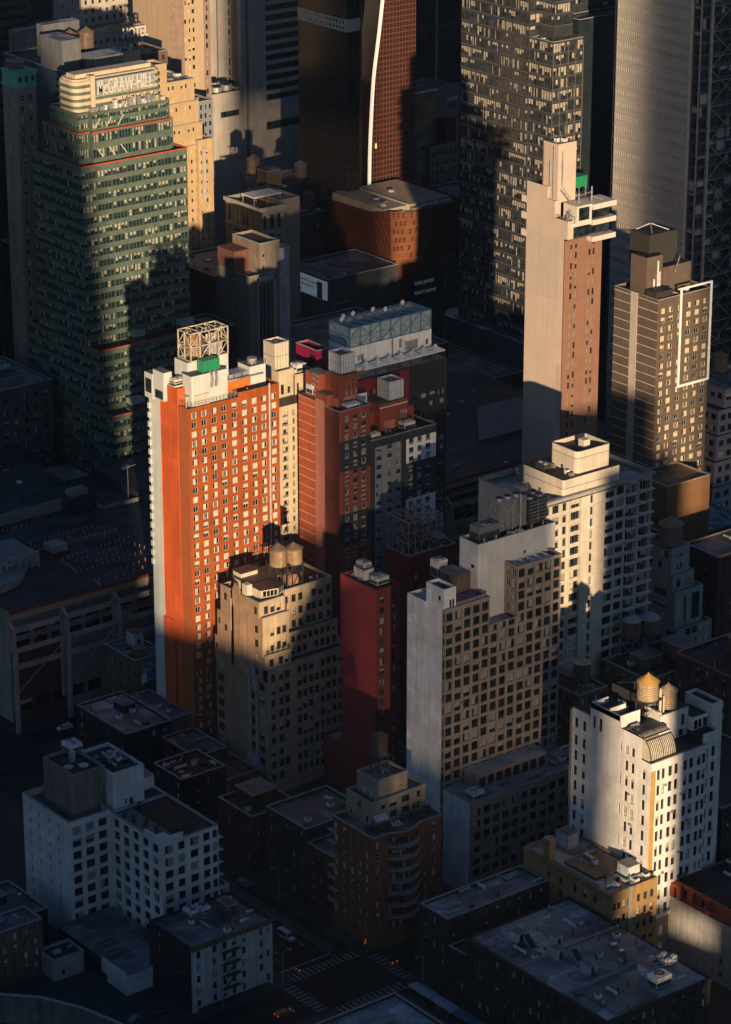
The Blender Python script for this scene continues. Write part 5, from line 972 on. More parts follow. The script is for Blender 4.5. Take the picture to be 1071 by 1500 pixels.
def rounded(x0, x1, y0, y1, r, n=5):
    o = []
    for cx, cy, a0 in ((x1 - r, y0 + r, -90), (x1 - r, y1 - r, 0), (x0 + r, y1 - r, 90), (x0 + r, y0 + r, 180)): o += [(cx + r * math.cos(R(a0 + 90 * k / n)), cy + r * math.sin(R(a0 + 90 * k / n))) for k in range(n + 1)]
    return o
p = b.part('crown', [CRW, TAR_D, COPE]); o1 = rounded(517.6, 538.2, 575.3, 592, .6); o2 = rounded(523.8, 536.2, 577, 588, 1.3); i2 = rounded(524.2, 535.8, 577.4, 587.6, 1.0)
p.prism(o1, 85.3, 91.0, 0, 1); p.prism(rounded(517.5, 538.3, 575.2, 592.1, .7), 88.4, 88.65, 2); p.prism(o2, 91.003, 96.0, 0, 1); n = len(o2)
for k in range(n): j = (k + 1) % n; p.quad((*o2[k], 96.003), (*o2[j], 96.003), (*o2[j], 97.2), (*o2[k], 97.2), 0); p.quad((*i2[k], 96.003), (*i2[j], 96.003), (*i2[j], 97.2), (*i2[k], 97.2), 0); p.quad((*o2[k], 97.2), (*o2[j], 97.2), (*i2[j], 97.2), (*i2[k], 97.2), 2)
p.box(529.4, 531.6, 580.5, 582.8, 96.01, 98.4, 0); p.prism(rounded(523.7, 536.3, 576.9, 588.1, 1.4), 95.2, 95.42, 2)
b.block(510.5, 522, 592.1, 602, 60, 85.6, ph=1.2, roof=TAR_L); b.clutter(511, 517, 576, 591, 85.31, 10, 27); b.clutter(538.5, 549, 577, 598, 85.31, 7, 28); b.clutter(518.2, 523.4, 576, 591, 91.01, 7, 29); b.finish()
hvac(518.4, 520.8, 584, 588, 91.02, 1.6, 'black fan unit on the left ledge of the cream condominium crown', nf=2, mat=DARKM)

# --- grey ziggurat loft with a tank
GZ = wall('grey_blue_render', (.23, .245, .26), .85, .15, .25, .3)
b = Bld('loft_building', 'grey stepped loft building with a single wooden tank behind the cream condominium', 'loft', 579, 598, [GZ])
rw = floors(51, 13, 3.7, 2.2); zw = WS('grid', FR_D, GLASST, BLIND, (4, 2, 1, 3, 1, 1, 0))
b.block(573, 580.2, 590, 606.5, 44.9, 53, dict(cols=[(2.2, 3.0), (3.6, 4.4), (5.2, 6.0)], rows=[(46, 48), (49.8, 51)], ws=WS('plain', FR_W, GLASST, BLINDG, (1, 1, 1, 3, 0, 0, 0))), dict(cols=[(.5, 3.0), (5, 8.6), (11, 15)], rows=[(46, 48.1), (49.6, 51.8)], ws=zw), roof=TAR_D, ph=.6)
b.block(572.9, 581.4, 589, 606.5, 40, 45, dict(cols=[(1.6, 3), (3.8, 5.2), (6, 7.4)], rows=[(41, 43.4)], ws=zw), dict(cols=[(.6, 3.2), (5, 8.8), (11, 15.4)], rows=[(41.6, 43.8)], ws=zw), roof=TAR_G, ph=.4)
b.block(572.8, 583.8, 587.6, 609.5, 29, 40.2, dict(cols=[(.8, 3.4), (3.8, 6.4), (6.8, 9.8)], rows=[(30.4, 38.6)], ws=zw), dict(cols=[(.6, 3.2), (6, 10), (13, 18)], rows=rw, ws=zw), roof=TAR_G, ph=.3)
b.block(572.7, 586.4, 586, 611, 0, 29.2, dict(cols=even(5, 13.7, 1.9, .5), rows=rw, ws=zw), dict(cols=even(5, 25, 3, .8), rows=rw, ws=zw), roof=TAR_G, ph=.3); b.clutter(573.4, 580, 600, 606, 52.41, 5, 30); b.finish()
tank(575.9, 593.6, 53.2, 59.2, 3.5, 52.4, 'broad weathered tank on the grey stepped loft building', cone=2.2, wood=wall('grey_cedar', (.20, .15, .12), .85, .3, .8, .5), roofm=wall('tan_tin_roof', (.25, .17, .10), .8, .2, .6, .2)); hvac(573.4, 575.2, 599, 602, 52.42, 2.0, 'white unit behind the tank of the grey stepped loft building', nf=1)

# --- low dark lofts between
low('loft_building', 'dark loft house with tank stand right of the concrete grid block', 'loft', 508.5, 519, 557, 569, 37, BRNB, TAR_G, 4, 4, seed=51, bulk=((511, 516, 563, 568, 3.4),)); low('loft_building', 'dark flat loft house just behind the white lit loft', 'loft', 515, 528, 548, 556.8, 30, DARKB, TAR_D, 4, 3, seed=52)
low('loft_building', 'broad dark loft with two pale tanks in the gap behind the tank stand', 'loft', 530, 556, 553, 571, 37, BRNB, TAR_D, 8, 6, seed=53, n=9, bulk=((535, 542, 560, 566, 3.0), (546, 553, 557, 565, 4.5)))
low('loft_building', 'dark loft with red roof edge and a tank at the right edge', 'loft', 538, 572, 530, 551, 44, wall('dark_plum_brick', (.075, .04, .04), .9, .3, .3, .3), TAR_D, 9, 6, seed=54, n=7)
b = MB(); b.box(537.9, 572, 529.8, 530.2, 44.12, 44.4); b.box(537.9, 538.3, 530.21, 551, 44.12, 44.4); one('roof_edge', b, flat('red_edge_paint', (.25, .03, .03), .7), 'red painted trim along the roof edge of the dark loft at the right', 'roof trim')
tank(550.5, 540, 44.6, 49, 2.6, 43.2, 'dark tank with tan lid on the loft with red trim', wood=WOODD, roofm=MC['tan_tin_roof'], cone=1.2); tank(556.6, 540.5, 44.6, 49, 2.6, 43.2, 'second dark tank of the red trimmed loft, nearer the right edge', wood=WOODD, roofm=MC['tan_tin_roof'], cone=1.2)
tank(511.3, 559, 41, 45.5, 2.3, 36.2, 'weathered tank on tall legs beside the concrete grid block', wood=WOODD, roofm=TAR_L, cone=.5)
GT = flat('grey_tank_lid', (.26, .30, .33), .5)
tank(538.6, 569, 42.4, 47.2, 2.5, 36.2, 'left of the two pale lidded tanks below the grey stepped loft', wood=WOODD, roofm=GT, cone=1.6); tank(544.6, 568.4, 42.0, 46.6, 2.8, 36.2, 'right of the two pale lidded tanks below the grey stepped loft', wood=WOODD, roofm=GT, cone=1.8)
low('loft_building', 'tall dark brown building at the right edge behind the grey stepped loft', 'loft', 590, 625, 588, 602, 47, REDB, TAR_G, 9, 4, seed=55, ws=WS('dh', FR_D, GLASS, BLINDG, (8, 1, 1, 1, 1, 1, 1))); low('loft_building', 'dark loft with arched windows between the grey stepped loft and the brown building', 'loft', 586.6, 596, 603, 615, 34, DARKB, TAR_G, 4, 4, seed=56)
low('warehouse', 'low dark warehouse in front of the blue glazed roof at the right edge', 'warehouse', 604, 632, 606, 624, 30, DARKB, TAR_D, 7, 6, seed=57, n=2)
b = MB(); SK = glass('blue_glazing', (.05, .18, .22), .15, .02)
p0, p1, p2, p3 = (623.5, 627.6, 34.0), (640, 627.6, 34.0), (640, 639.4, 36.6), (623.5, 639.4, 36.6)
t = thing('glass_roof', 'sloping blue glazed roof beside the brown box at the right', 'glass roof', (631.7, 633, 30)); b.quad(p0, p1, p2, p3); b.build('glazing', [SK], t); f = MB()
for i in range(13): x = 623.5 + i * 16.5 / 12; f.bar((x, 627.6, 34.05), (x, 639.4, 36.65), .14)
for i in range(6): y = 627.6 + i * 11.8 / 5; z = 34.05 + i * 2.6 / 5; f.bar((623.5, y, z), (640, y, z), .12)
f.build('glazing_bars', [DARKM], t); f = MB(); f.box(623.5, 640, 627.3, 639.4, 0, 33.9); f.build('wall', [DARKB], t)

b = Bld('loft_building', 'brown box of a building with one wall glowing orange below the brown hotel', 'loft', 613, 632, [wall('ochre_brick', (.17, .09, .042), .9, .15, .3, .2)]); b.block(604.3, 622, 625, 640, 0, 54.4, dict(cols=[], rows=[]), None, ph=.6, roof=TAR_B); b.finish()
b = Bld('office_building', 'pale stepped building with slanted window bands at the right edge', 'building', 655, 652, [wall('pale_grey_stone', (.25, .24, .25), .85, .15, .3, .3)])
b.prism = None
for k, (x0, z0, z1) in enumerate(((644, 0, 38), (645.6, 38, 46), (647.4, 46, 54), (649, 54, 62), (652.4, 62, 68))): b.block(x0, 672, 646 + k * 1.2, 668, z0, z1, dict(cols=even(7, 672 - x0, 2.2, .6), rows=floors(z1 - 1.4, int((z1 - z0) / 4), 3.8, 2.0), ws=plain), dict(cols=even(5, 22 - k * 1.2, 2.2, .6), rows=floors(z1 - 1.4, int((z1 - z0) / 4), 3.8, 2.0), ws=plain), ph=.8)
b.finish(); low('loft_building', 'low dark roofs with a green awning between the brown hotel and the right edge', 'loft', 641, 654, 622, 640, 30, DARKB, TAR_D, 4, 4, seed=58)
tank(661, 662, 70, 75, 2.6, 67, 'dark tank on the pale stepped building at the right edge', wood=WOODD, cone=1.4)

# --- tall beige tower
BGE = wall('smooth_beige_stucco', (.50, .405, .33), .85, .08, .12, .12, (16, 19), .9); BBR = wall('plum_brown_brick', (.24, .125, .085), .85, .12, .3, .15, (.6, .2, .5), .85)
b = Bld('hotel', 'tall narrow beige tower with blank side, brown front and stacked white balconies on top', 'hotel', 581, 648, [BGE, BBR])
tw = WS('plain', FR_D, GLASS, flat('olive_blind', (.22, .22, .13), .6), (4, 1, 1, 4, 0, 0, 0))
b.S(574, 588.6, 640, 0, 132.8, cols=[(2.3, 3.1), (4.1, 4.9), (9.4, 10.2), (11.0, 11.8)], rows=floors(131.9, 42, 3.05, 1.9), ws=tw, m=1, dep=.18)
b.Wf(640, 656.7, 573.8, 0, 133.5); b.Wf(638.6, 656.7, 573.78, 133.5, 139.0); b.Wf(644.3, 656.7, 573.76, 139, 143.9); b.Wf(647.6, 656.7, 573.74, 143.9, 147.5)
b.wall.quad((573.78, 638.6, 133.5), (576, 638.6, 133.5), (576, 638.6, 139), (573.78, 638.6, 139)); b.wall.quad((573.78, 638.6, 133.5), (588.6, 638.6, 133.5), (588.6, 640, 133.5), (573.78, 640, 133.5))
for y, z0, z1, xe in ((644.3, 139, 143.9, 576), (647.6, 143.9, 147.5, 580)): b.wall.quad((573.76, y, z0), (xe, y, z0), (xe, y, z1), (573.76, y, z1))
b.wall.quad((580, 647.6, 143.9), (580, 656.7, 143.9), (580, 656.7, 147.5), (580, 647.6, 147.5)); b.wall.quad((588.6, 640, 0), (588.6, 656.7, 0), (588.6, 656.7, 143), (588.6, 640, 143)); b.wall.quad((588.6, 656.7, 0), (573.8, 656.7, 0), (573.8, 656.7, 147.5), (588.6, 656.7, 143))
r_ = b.part('roof', TAR_B); r_.quad((573.9, 638.7, 138.2), (589, 638.7, 138.2), (589, 645, 138.2), (573.9, 645, 138.2)); r_.quad((573.9, 644.3, 143.0), (589, 644.3, 143.0), (589, 656.6, 143.0), (573.9, 656.6, 143.0)); r_.quad((573.9, 647.7, 146.8), (579.9, 647.7, 146.8), (579.9, 656.6, 146.8), (573.9, 656.6, 146.8))
WB = wall('pale_balcony_render', (.52, .47, .41), .8, .08, .3, .15)
bl = b.part('balcony', [WB]); 
for z0, z1 in ((141.2, 142.8), (136.6, 138.1), (131.6, 133.1)): bl.box(582.6, 591.7, 637.6, 645, z0, z1)
bl = b.part('glass_room', [GLASS, DARKM, WB]); bl.box(575.6, 582.4, 639.2, 644, 133.1, 137.6, 0); bl.box(583, 590.8, 639.6, 644.8, 133.1, 136.6, 0); bl.box(583, 590.8, 639.6, 644.8, 138.1, 141.2, 0); bl.box(576.8, 582.59, 638.2, 644, 138.2, 143.0, 2); bl.box(577.6, 581.6, 638.1, 638.19, 138.6, 142.4, 0); bl.box(574.2, 582.59, 638.3, 639.19, 137.0, 138.19, 2)
for x in (578, 580.2, 585.5, 588.2): bl.box(x - .08, x + .08, 639.1, 639.18, 133.1, 137, 1)
for z in (134.6, 139.4): bl.box(590.95, 591.02, 637.8, 645, z, z + .1, 1)
bl = b.part('side_ledge', [WB])
for z in (142.8, 137.8, 132.6): bl.box(573.8, 578, 656.71, 659, z - 2.0, z)
p = b.part('core_tower', [BGE, TAR_L]); p.box(574.8, 581.8, 644.6, 651, 143, 160.4, 0, 1); p.box(576.2, 576.6, 644.3, 644.59, 148, 158, 1)
p = b.part('core_pipes', [METAL, RUSTM])
for x, z0, z1, k in ((575.3, 144, 159.6, 0), (576.0, 143, 155, 0), (577.4, 147, 159, 1), (577.4, 143, 146.6, 0)): p.cyl(574.5, 645.4 + (x - 575) * 2.2, z0, z1, .16, .16, 8, k)
p = b.part('roof_stair', [METAL])
for x0, y0, z0, x1, y1, z1 in ((575.0, 640.2, 138.4, 578.4, 642.6, 143.2), (578.4, 643.2, 143.2, 575.4, 643.4, 147), (575, 639.6, 141, 578.6, 639.8, 138.4)):
    p.bar((x0, y0, z0), (x1, y1, z1), 1.0, 0, .2); p.bar((x0, y0 - .5, z0 + 1), (x1, y1 - .5, z1 + 1), .08)
b.rail([(574.1, 638.8), (576.6, 638.8)], 139, 1, 1, METAL); b.rail([(574, 644.2), (574, 638.8)], 139, 1, 1.2, METAL)
p = b.part('roof_antenna', [METAL])
for i in range(7): p.cyl(575.3 + i * .9, 646 + (i % 3) * 1.7, 160.4, 161.2 + (i % 3) * .7, .12, .1, 6)
p.cyl(584.4, 640.4, 142.8, 147.4, .22, .22, 8); p.cyl(579.6, 640.6, 142.8, 146.2, .2, .2, 8); p.bar((579.6, 640.5, 145.4), (584.4, 640.4, 145.8), .2)
b.clutter(575, 581, 645, 650.6, 160.41, 6, 33); b.clutter(582, 588, 646, 655, 143.01, 8, 34); b.finish()
t = thing('green_tank', 'green painted plant box on top of the tall beige tower', 'plant unit', (582.8, 648, 143)); p = MB(); p.box(581.9, 587.2, 645.6, 649, 146, 149.2); p.build('body', [flat('green_paint', (.02, .26, .12), .5)], t); p = MB()
for i in range(8): p.box(582 + i * .66, 582.3 + i * .66, 645.45, 645.59, 146.1, 149)
p.build('ribs', [flat('green_paint', (.02, .26, .12), .5)], t); p = MB()
for x in (582.2, 586.9):
    for y in (645.9, 648.7): p.box(x - .15, x + .15, y - .15, y + .15, 143, 145.99)
p.build('legs', [METAL], t)

# --- brown hotel with outlined frame
BH = wall('brown_slate_brick', (.115, .085, .065), .85, .15, .3, .2, (.6, .2, .5), .85)
b = Bld('hotel', 'brown hotel tower with a glowing white outline frame and striped blank side at the right', 'hotel', 623, 649, [BH, wall('pale_strip_stucco', (.40, .35, .29), .8, .1, .3, .2)])
hw_ = WS('sl', FR_W, GLASS, flat('warm_curtain', (.60, .50, .26), .6, vary=.1), (3, 1, 1, 3, 3, 3, 4), flat('pale_grille', (.42, .43, .44), .6))
b.S(612, 634, 640, 0, 107.8, cols=[(1.4, 3.0), (4.6, 6.4), (8.4, 10.2), (11.9, 13.7), (15.4, 17.2), (18.9, 20.7)], rows=floors(104.8, 34, 2.9, 1.75), ws=hw_, dep=.2)
b.Wf(640, 659.2, 612, 0, 107.5); b.wall.quad((634, 640, 0), (634, 659.2, 0), (634, 659.2, 107.8), (634, 640, 107.8)); b.wall.quad((634, 659.2, 0), (612, 659.2, 0), (612, 659.2, 107.8), (634, 659.2, 107.8))
p = b.part('pale_strip', [MC['pale_strip_stucco']]); p.box(611.8, 611.99, 648.8, 651.8, 0, 108)
p = b.part('floor_line', [flat('white_line_paint', (.55, .52, .48), .6)])
for i in range(34): z = 106.6 - 2.9 * i; p.box(611.9, 611.99, 640, 648.79, z, z + .2); p.box(611.9, 611.99, 651.81, 659.2, z, z + .2)
r_ = b.part('roof', TAR_D); r_.quad((612.1, 640.1, 106.9), (633.9, 640.1, 106.9), (633.9, 659, 106.9), (612.1, 659, 106.9)); b.ring(612, 634, 640, 659.2, 107.8, .3, .03)
p = b.part('roof_block', [BH, TAR_D, wall('black_clad_block', (.035, .033, .03), .7, .2, .3, .1)]); p.box(613.5, 620, 647, 654, 106.9, 119, 0, 1); p.box(620.01, 631.4, 646.5, 656, 106.9, 115, 0, 1); p.box(617, 628.6, 650, 658.5, 115.01, 124.6, 2, 1); p.box(612.6, 619.6, 641.6, 646, 106.9, 109.6, 2, 1)
p = b.part('white_pipes', [WHITEM])
for x, z in ((617.9, 117.5), (618.7, 114), (616.4, 112)): p.cyl(x, 646.7, 106.9, z, .3, .3, 8)
p = b.part('roof_frame', [METAL])
for q0, q1 in (((619, 651, 124.6), (622, 655, 126.6)), ((622, 655, 126.6), (626, 651, 124.8)), ((622, 655, 126.6), (619, 658, 124.6)), ((624, 645.8, 113), (626, 645.8, 118))): p.bar(q0, q1, .25)
b.clutter(612.6, 633, 640.8, 646, 106.91, 10, 36); b.finish()
p = MB(); 
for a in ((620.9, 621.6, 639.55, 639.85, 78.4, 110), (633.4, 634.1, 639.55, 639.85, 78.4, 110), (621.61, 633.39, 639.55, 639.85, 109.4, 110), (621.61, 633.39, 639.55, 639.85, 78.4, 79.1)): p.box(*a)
t = thing('outline_frame', 'white rectangular outline frame fixed to the front of the brown hotel', 'sign frame', (627.5, 639.7, 78.4)); p.build('frame', [flat('white_tube_sun_glow', (.78, .74, .66), .5, emit=(1, .9, .7), es=.15)], t); p = MB()  # the frame is no lamp; its faint glow stands in for sunlight
for z in (84, 94, 104): p.box(621.1, 621.4, 639.86, 639.99, z, z + .3); p.box(633.6, 633.9, 639.86, 639.99, z, z + .3)
p.build('bracket', [DARKM], t)

# --- white loft in the slit of sunlight
WL = wall('whitewashed_brick', (.70, .665, .61), .85, .2, .25, .2, (.5, .17, .5), .93); OCR = wall('ochre_corner_paint', (.46, .26, .07), .85, .2, .3, .3)
b = Bld('loft_building', 'white washed loft building with curved solarium and two tanks, half in sunlight at the right', 'loft', 481, 503, [WL, OCR, BEIGEB])
lw = WS('dh', FR_D, GLASS, BLIND, (6, 2, 1, 1, 0, 0, 0)); rw = floors(52.8, 12, 4.15, 2.7)
prof = [(487, 490.5, 55), (490.5, 492.4, 60.6), (492.4, 498.5, 61.3), (498.5, 509.2, 63.6), (509.2, 515.8, 59.8)]
b.Wf(487, 490.5, 469, 0, 55, cols=[(.4, 1.5)], rows=rw, ws=lw); b.Wf(490.5, 498.5, 469, 0, 60.6, cols=[(.3, .8), (2.2, 3.3), (4.4, 5.5)], rows=rw + [(54.6, 56.9)], ws=lw, skip=lambda i, j: i == 0 and j % 2); b.Wf(498.5, 509.2, 469, 0, 63.6, cols=[(1.0, 1.9), (3.2, 4.3), (9.6, 10.2)], rows=rw + [(57.0, 60.4)], ws=lw, skip=lambda i, j: (i < 2 and j < 12) or i == 2); b.Wf(509.2, 515.8, 469, 0, 59.8, cols=[(.9, 2.1), (3.9, 5.1)], rows=rw + [(54.9, 57.6)], ws=lw)
b.Wf(515.8, 516.6, 469.02, 0, 59.4, m=2)
b.S(469, 470.5, 487, 0, 53, m=1); b.S(470.5, 487.6, 487, 0, 55, cols=[(.5, 1.5), (2.1, 3.1), (4.3, 5.5), (6.3, 7.5), (9.3, 10.5), (11.3, 12.6), (13.9, 15.1), (15.6, 16.7)], rows=rw, ws=lw, dep=.3); b.S(469, 470.5, 487, 53, 55); b.S(487.6, 493.2, 488.6, 0, 57, cols=[(.7, 2), (3.2, 4.4)], rows=rw, ws=lw)
x1 = 493.2
b.wall.quad((487.6, 487, 0), (487.6, 488.6, 0), (487.6, 488.6, 55), (487.6, 487, 55)); b.wall.quad((x1, 488.6, 0), (x1, 516.6, 0), (x1, 516.6, 57), (x1, 488.6, 57)); b.wall.quad((x1, 516.6, 0), (469, 516.6, 0), (469, 516.6, 59), (x1, 516.6, 57))
r_ = b.part('roof', TAR_D); r_.quad((469.2, 487.2, 54.6), (487.5, 487.2, 54.6), (487.5, 496, 54.6), (469.2, 496, 54.6)); r_.quad((469.1, 490.6, 60.3), (474.4, 490.6, 60.3), (474.4, 498.5, 60.3), (469.1, 498.5, 60.3)); r_.quad((469.3, 498.6, 62.2), (479, 498.6, 62.2), (479, 509, 62.2), (469.3, 509, 62.2)); r_.quad((469.2, 509.2, 59.0), (493, 509.2, 59.0), (493, 516.4, 59.0), (469.2, 516.4, 59.0)); r_.quad((487.6, 488.7, 56.2), (493.1, 488.7, 56.2), (493.1, 510, 56.2), (487.6, 510, 56.2)); r_.quad((479, 498, 59.4), (488, 498, 59.4), (488, 510, 59.4), (479, 510, 59.4))
p = b.part('upper_wall', [WL, TAR_D, GLASS]); p.box(469.0, 469.35, 498.51, 509.2, 62.2, 63.6); p.box(469.36, 474.6, 508.9, 509.2, 59.01, 63.6, 0); p.box(469.36, 475.6, 498.51, 498.8, 60.31, 63.6, 0); p.box(474.4, 478.6, 490.6, 498.5, 54.61, 60.3, 0, 1); p.box(469.36, 474.39, 502.4, 502.7, 62.21, 64.2, 0)
p = b.part('tank_house', [WL, TAR_D, GLASS]); p.box(479.2, 488.6, 495, 500.6, 54.61, 62.0, 0, 1); p.box(486.2, 487.2, 494.9, 494.99, 57.6, 60.6, 2); p.box(485.6, 486.8, 494.9, 494.99, 54.9, 56.6, 2); p.box(479.2, 479.5, 495.01, 500.6, 62.003, 62.9, 0); p.box(479.1, 488.7, 500.3, 500.6, 62.003, 62.8, 0)
p = b.part('dark_screen', [DARKM]); p.box(479.0, 479.19, 500.61, 512.5, 60, 64.8); p.box(479.2, 488.4, 512.3, 512.5, 60, 64.4)
p = b.part('terrace_house', [WL, TAR_D, GLASST, DARKM]); p.box(488.2, 493.2, 493, 500, 56.21, 59.8, 0, 1); p.box(493.7, 497.4, 492, 501.5, 0, 59.6, 0, 1); p.box(491.8, 493, 492.9, 492.99, 56.5, 58.8, 2); p.box(488.8, 489.8, 492.9, 492.99, 56.5, 58.8, 2); p.box(490.2, 491.2, 492.9, 492.99, 56.5, 58.8, 2)
for a in ((493.7, 497.4, 492, 492.3), (493.7, 494, 492.31, 501.2), (497.1, 497.4, 492.31, 501.2), (493.7, 497.4, 501.21, 501.5)): p.box(*a, 59.603, 62.2, 0)
for i in range(6): p.box(494.1 + i * .52, 494.25 + i * .52, 492.35, 501.15, 61.4, 61.6, 3)
c = b.cop
for a in ((470.6, 487.7, 486.9, 487.25, 55, 55.25), (469.0, 470.59, 486.9, 487.25, 55, 55.25), (468.9, 469.3, 509.21, 515.8, 59.8, 60), (479.1, 488.7, 494.9, 495.2, 62.003, 62.2)): c.box(*a)
so_ = b.part('solarium', [GLASS, DARKM, flat('cream_shade', (.62, .55, .43), .6)]); pa = [(488.2 + 4.6 * (1 - math.cos(t_)), 54.7 + 6.0 * math.sin(t_)) for t_ in [i * math.pi / 2 / 8 for i in range(9)]]; xs = [470.0, 478.2]
for (y0, z0), (y1, z1) in zip(pa, pa[1:]):
    so_.quad((xs[0], y0, z0), (xs[1], y0, z0), (xs[1], y1, z1), (xs[0], y1, z1), 2)
    for i in range(15): x = xs[0] + (xs[1] - xs[0]) * i / 14; so_.bar((x, y0 - .06, z0 + .05), (x, y1 - .06, z1 + .05), .2 if i in (0, 7, 14) else .13, 1)
so_.bar((xs[0], pa[5][0] - .1, pa[5][1] + .08), (xs[1], pa[5][0] - .1, pa[5][1] + .08), .22, 1); so_.bar((xs[0], pa[0][0], pa[0][1]), (xs[1], pa[0][0], pa[0][1]), .25, 1)
for x in xs: so_.poly([(x, y, z) for y, z in pa] + [(x, 492.8, 54.7)], 2)
so_.box(470, 478.2, 492.8, 496.4, 60.31, 60.75, 1)
pl = b.part('planter_box', [wall('planter_soil', (.16, .11, .05), .95, .5, 2, 0)]); pl.box(470.8, 481, 487.5, 488.0, 54.62, 55.2); 
b.rail([(469.3, 493), (473.6, 493)], 60.3, .8, 1.2); b.clutter(469.6, 474, 493.4, 498, 60.31, 3, 41); b.clutter(470, 478.6, 500, 508.5, 62.21, 3, 42); b.clutter(488.4, 493, 500.4, 509, 56.21, 3, 43)
ac = b.part('window_air_conditioner', [METAL])
for i, z in ((0, 48), (2, 44), (1, 40), (3, 36), (2, 28), (0, 24)): x = 473.4 + i * 2.6; ac.box(x, x + .7, 486.5, 486.99, z, z + .5)
for y, z in ((494, 44), (493, 36), (495, 28), (493.4, 24)): ac.box(468.5, 468.99, y, y + .7, z, z + .5)
b.S(469.0, 487.6, 486.96, 0, 11.6, m=2, cols=[(1.2, 2.6), (4.4, 5.8), (8, 9.4), (12, 13.4)], rows=[(2, 4.6), (6.6, 9.4)], ws=lw); b.finish()
TL = wall('golden_tin_roof', (.48, .27, .07), .6, .2, .6, .15)
tank(477.4, 498, 66.4, 71.0, 2.7, 62.2, 'wooden tank with golden cone lid on the white sunlit loft', wood=wall('pale_cedar', (.42, .31, .19), .85, .25, .8, .45), cone=2.0, roofm=TL); tank(483.9, 497.6, 62.5, 67.0, 2.3, 62.0, 'wooden tank with plank cone beside a steel flue on the white sunlit loft', wood=MC['pale_cedar'], cone=1.7, legs=False)
t = thing('flue', 'steel flue pipe standing between the two tanks of the white sunlit loft', 'flue', (480.4, 497, 62)); p = MB(); p.cyl(480.4, 496.6, 62.0, 68.2, .35, .35, 10); p.cyl(481.4, 496.4, 62.0, 66.4, .25, .25, 10); p.build('pipe', [CREAM], t); p = MB(); p.cyl(480.4, 496.6, 68.2, 68.7, .5, .2, 10); p.build('cap', [METAL], t)

# --- yellow loft house
YEL = wall('mustard_painted_brick', (.31, .195, .08), .85, .2, .3, .35, (.5, .17, .5), .9)
b = Bld('loft_building', 'mustard yellow painted building in front of the white sunlit loft', 'loft', 461, 499, [YEL, wall('mustard_trim', (.27, .17, .075), .85, .25, .3, .4)])
yw = WS('dh', FR_D, GLASS, BLIND, (6, 1, 1, 1, 0, 0, 0)); rw = floors(23.6, 6, 3.75, 2.0)
b.block(453.5, 468.6, 483, 515.5, 0, 26.4, dict(cols=[(.6, 1.6), (2.0, 3.0), (3.6, 4.8), (5.2, 6.2), (8.4, 9.5), (10.6, 11.7), (12.8, 13.9)], rows=rw, ws=yw), dict(cols=[(9.0, 10.2), (13.4, 14.6), (18.6, 19.8), (22.2, 23.6), (26.0, 27.2)], rows=rw, ws=yw, skip=lambda i, j: i == 3 and j % 2 == 0), ph=.7, roof=TAR_L, cope=False)
c = b.part('cornice', [MC['mustard_trim']]); c.box(453.0, 453.49, 482.6, 508, 25.6, 26.3)
for i in range(32): c.box(452.8, 453.0, 482.8 + i * .8, 483.2 + i * .8, 25.2, 26.2)
p = b.part('rooftop_ledge', [COPE]); p.box(458.9, 459.7, 482.5, 482.99, 0, 26.8)
p = b.part('hood', [MC['mustard_trim']])
for y in (505.9, 501.5, 496.3, 488.9):
    for a, z in rw: p.box(453.3, 453.49, y - .9, y + .9, z + .1, z + .4)
p = b.part('roof_pier', [YEL, COPE]); p.box(453.5, 455.4, 505.8, 508.2, 25.7, 31.5, 0); p.box(453.4, 455.5, 505.7, 508.3, 31.5, 31.8, 1); p.box(453.8, 454.1, 488, 505, 26.4, 26.9, 1)
b.sub('stair_bulkhead', PALEB, 461.5, 465, 508, 512.5, 25.7, 29.4); b.sub('roof_cabin', WHITEM, 463.0, 466.8, 487.5, 491.5, 25.7, 28.6); k = b.part('raised_roof', [TAR_B]); k.box(456, 466, 491.6, 503, 25.71, 26.5)
b.clutter(454.5, 462, 483.6, 492, 25.71, 10, 45); b.clutter(456.5, 465.5, 492, 502.5, 26.51, 4, 46); b.clutter(459, 468, 483.4, 487, 25.71, 10, 47); b.finish()

# --- dark long roofs at the lower right
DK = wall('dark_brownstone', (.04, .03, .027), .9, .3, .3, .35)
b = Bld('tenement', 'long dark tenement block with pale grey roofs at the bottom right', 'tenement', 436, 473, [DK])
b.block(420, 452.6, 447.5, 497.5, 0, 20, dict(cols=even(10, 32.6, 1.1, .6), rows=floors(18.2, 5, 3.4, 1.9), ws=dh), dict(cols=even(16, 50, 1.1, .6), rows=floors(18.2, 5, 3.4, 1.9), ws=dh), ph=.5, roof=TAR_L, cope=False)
c = b.part('cornice', [DK]); c.box(419.5, 419.99, 447.2, 497.5, 19, 20.1); c.box(419.5, 452.6, 447.0, 447.49, 19, 20.1)
wl_ = b.part('party_wall', [COPE])
for y in (463, 479): wl_.box(420.4, 452.2, y - .2, y + .2, 19.5, 20.3)
rp2 = b.part('raised_roof', [tar('mid_grey_roof', (.19, .195, .205))]); rp2.box(432, 452, 463.5, 478.5, 19.51, 20.0); rp2.box(424, 437, 449, 462, 19.51, 19.75)
for i, (x, y, a) in enumerate(((428, 488, 3), (430, 476, 3), (434, 481, 2.6), (431, 466, 3.2), (441, 456, 4))): b.sub('stair_bulkhead', PALEB if i % 2 else WHITEM, x, x + a * .8, y, y + a, 19.5, 21.9, door=1)
p = b.part('sloped_hatch', [METAL, TAR_D])
for x, y in ((429, 484), (433, 471.5)): p.poly([(x, y, 19.5), (x, y + 3, 19.5), (x, y + 3, 22)], 0); p.poly([(x + 1.6, y, 19.5), (x + 1.6, y + 3, 22), (x + 1.6, y + 3, 19.5)], 0); p.quad((x, y, 19.5), (x + 1.6, y, 19.5), (x + 1.6, y + 3, 22), (x, y + 3, 22), 1)
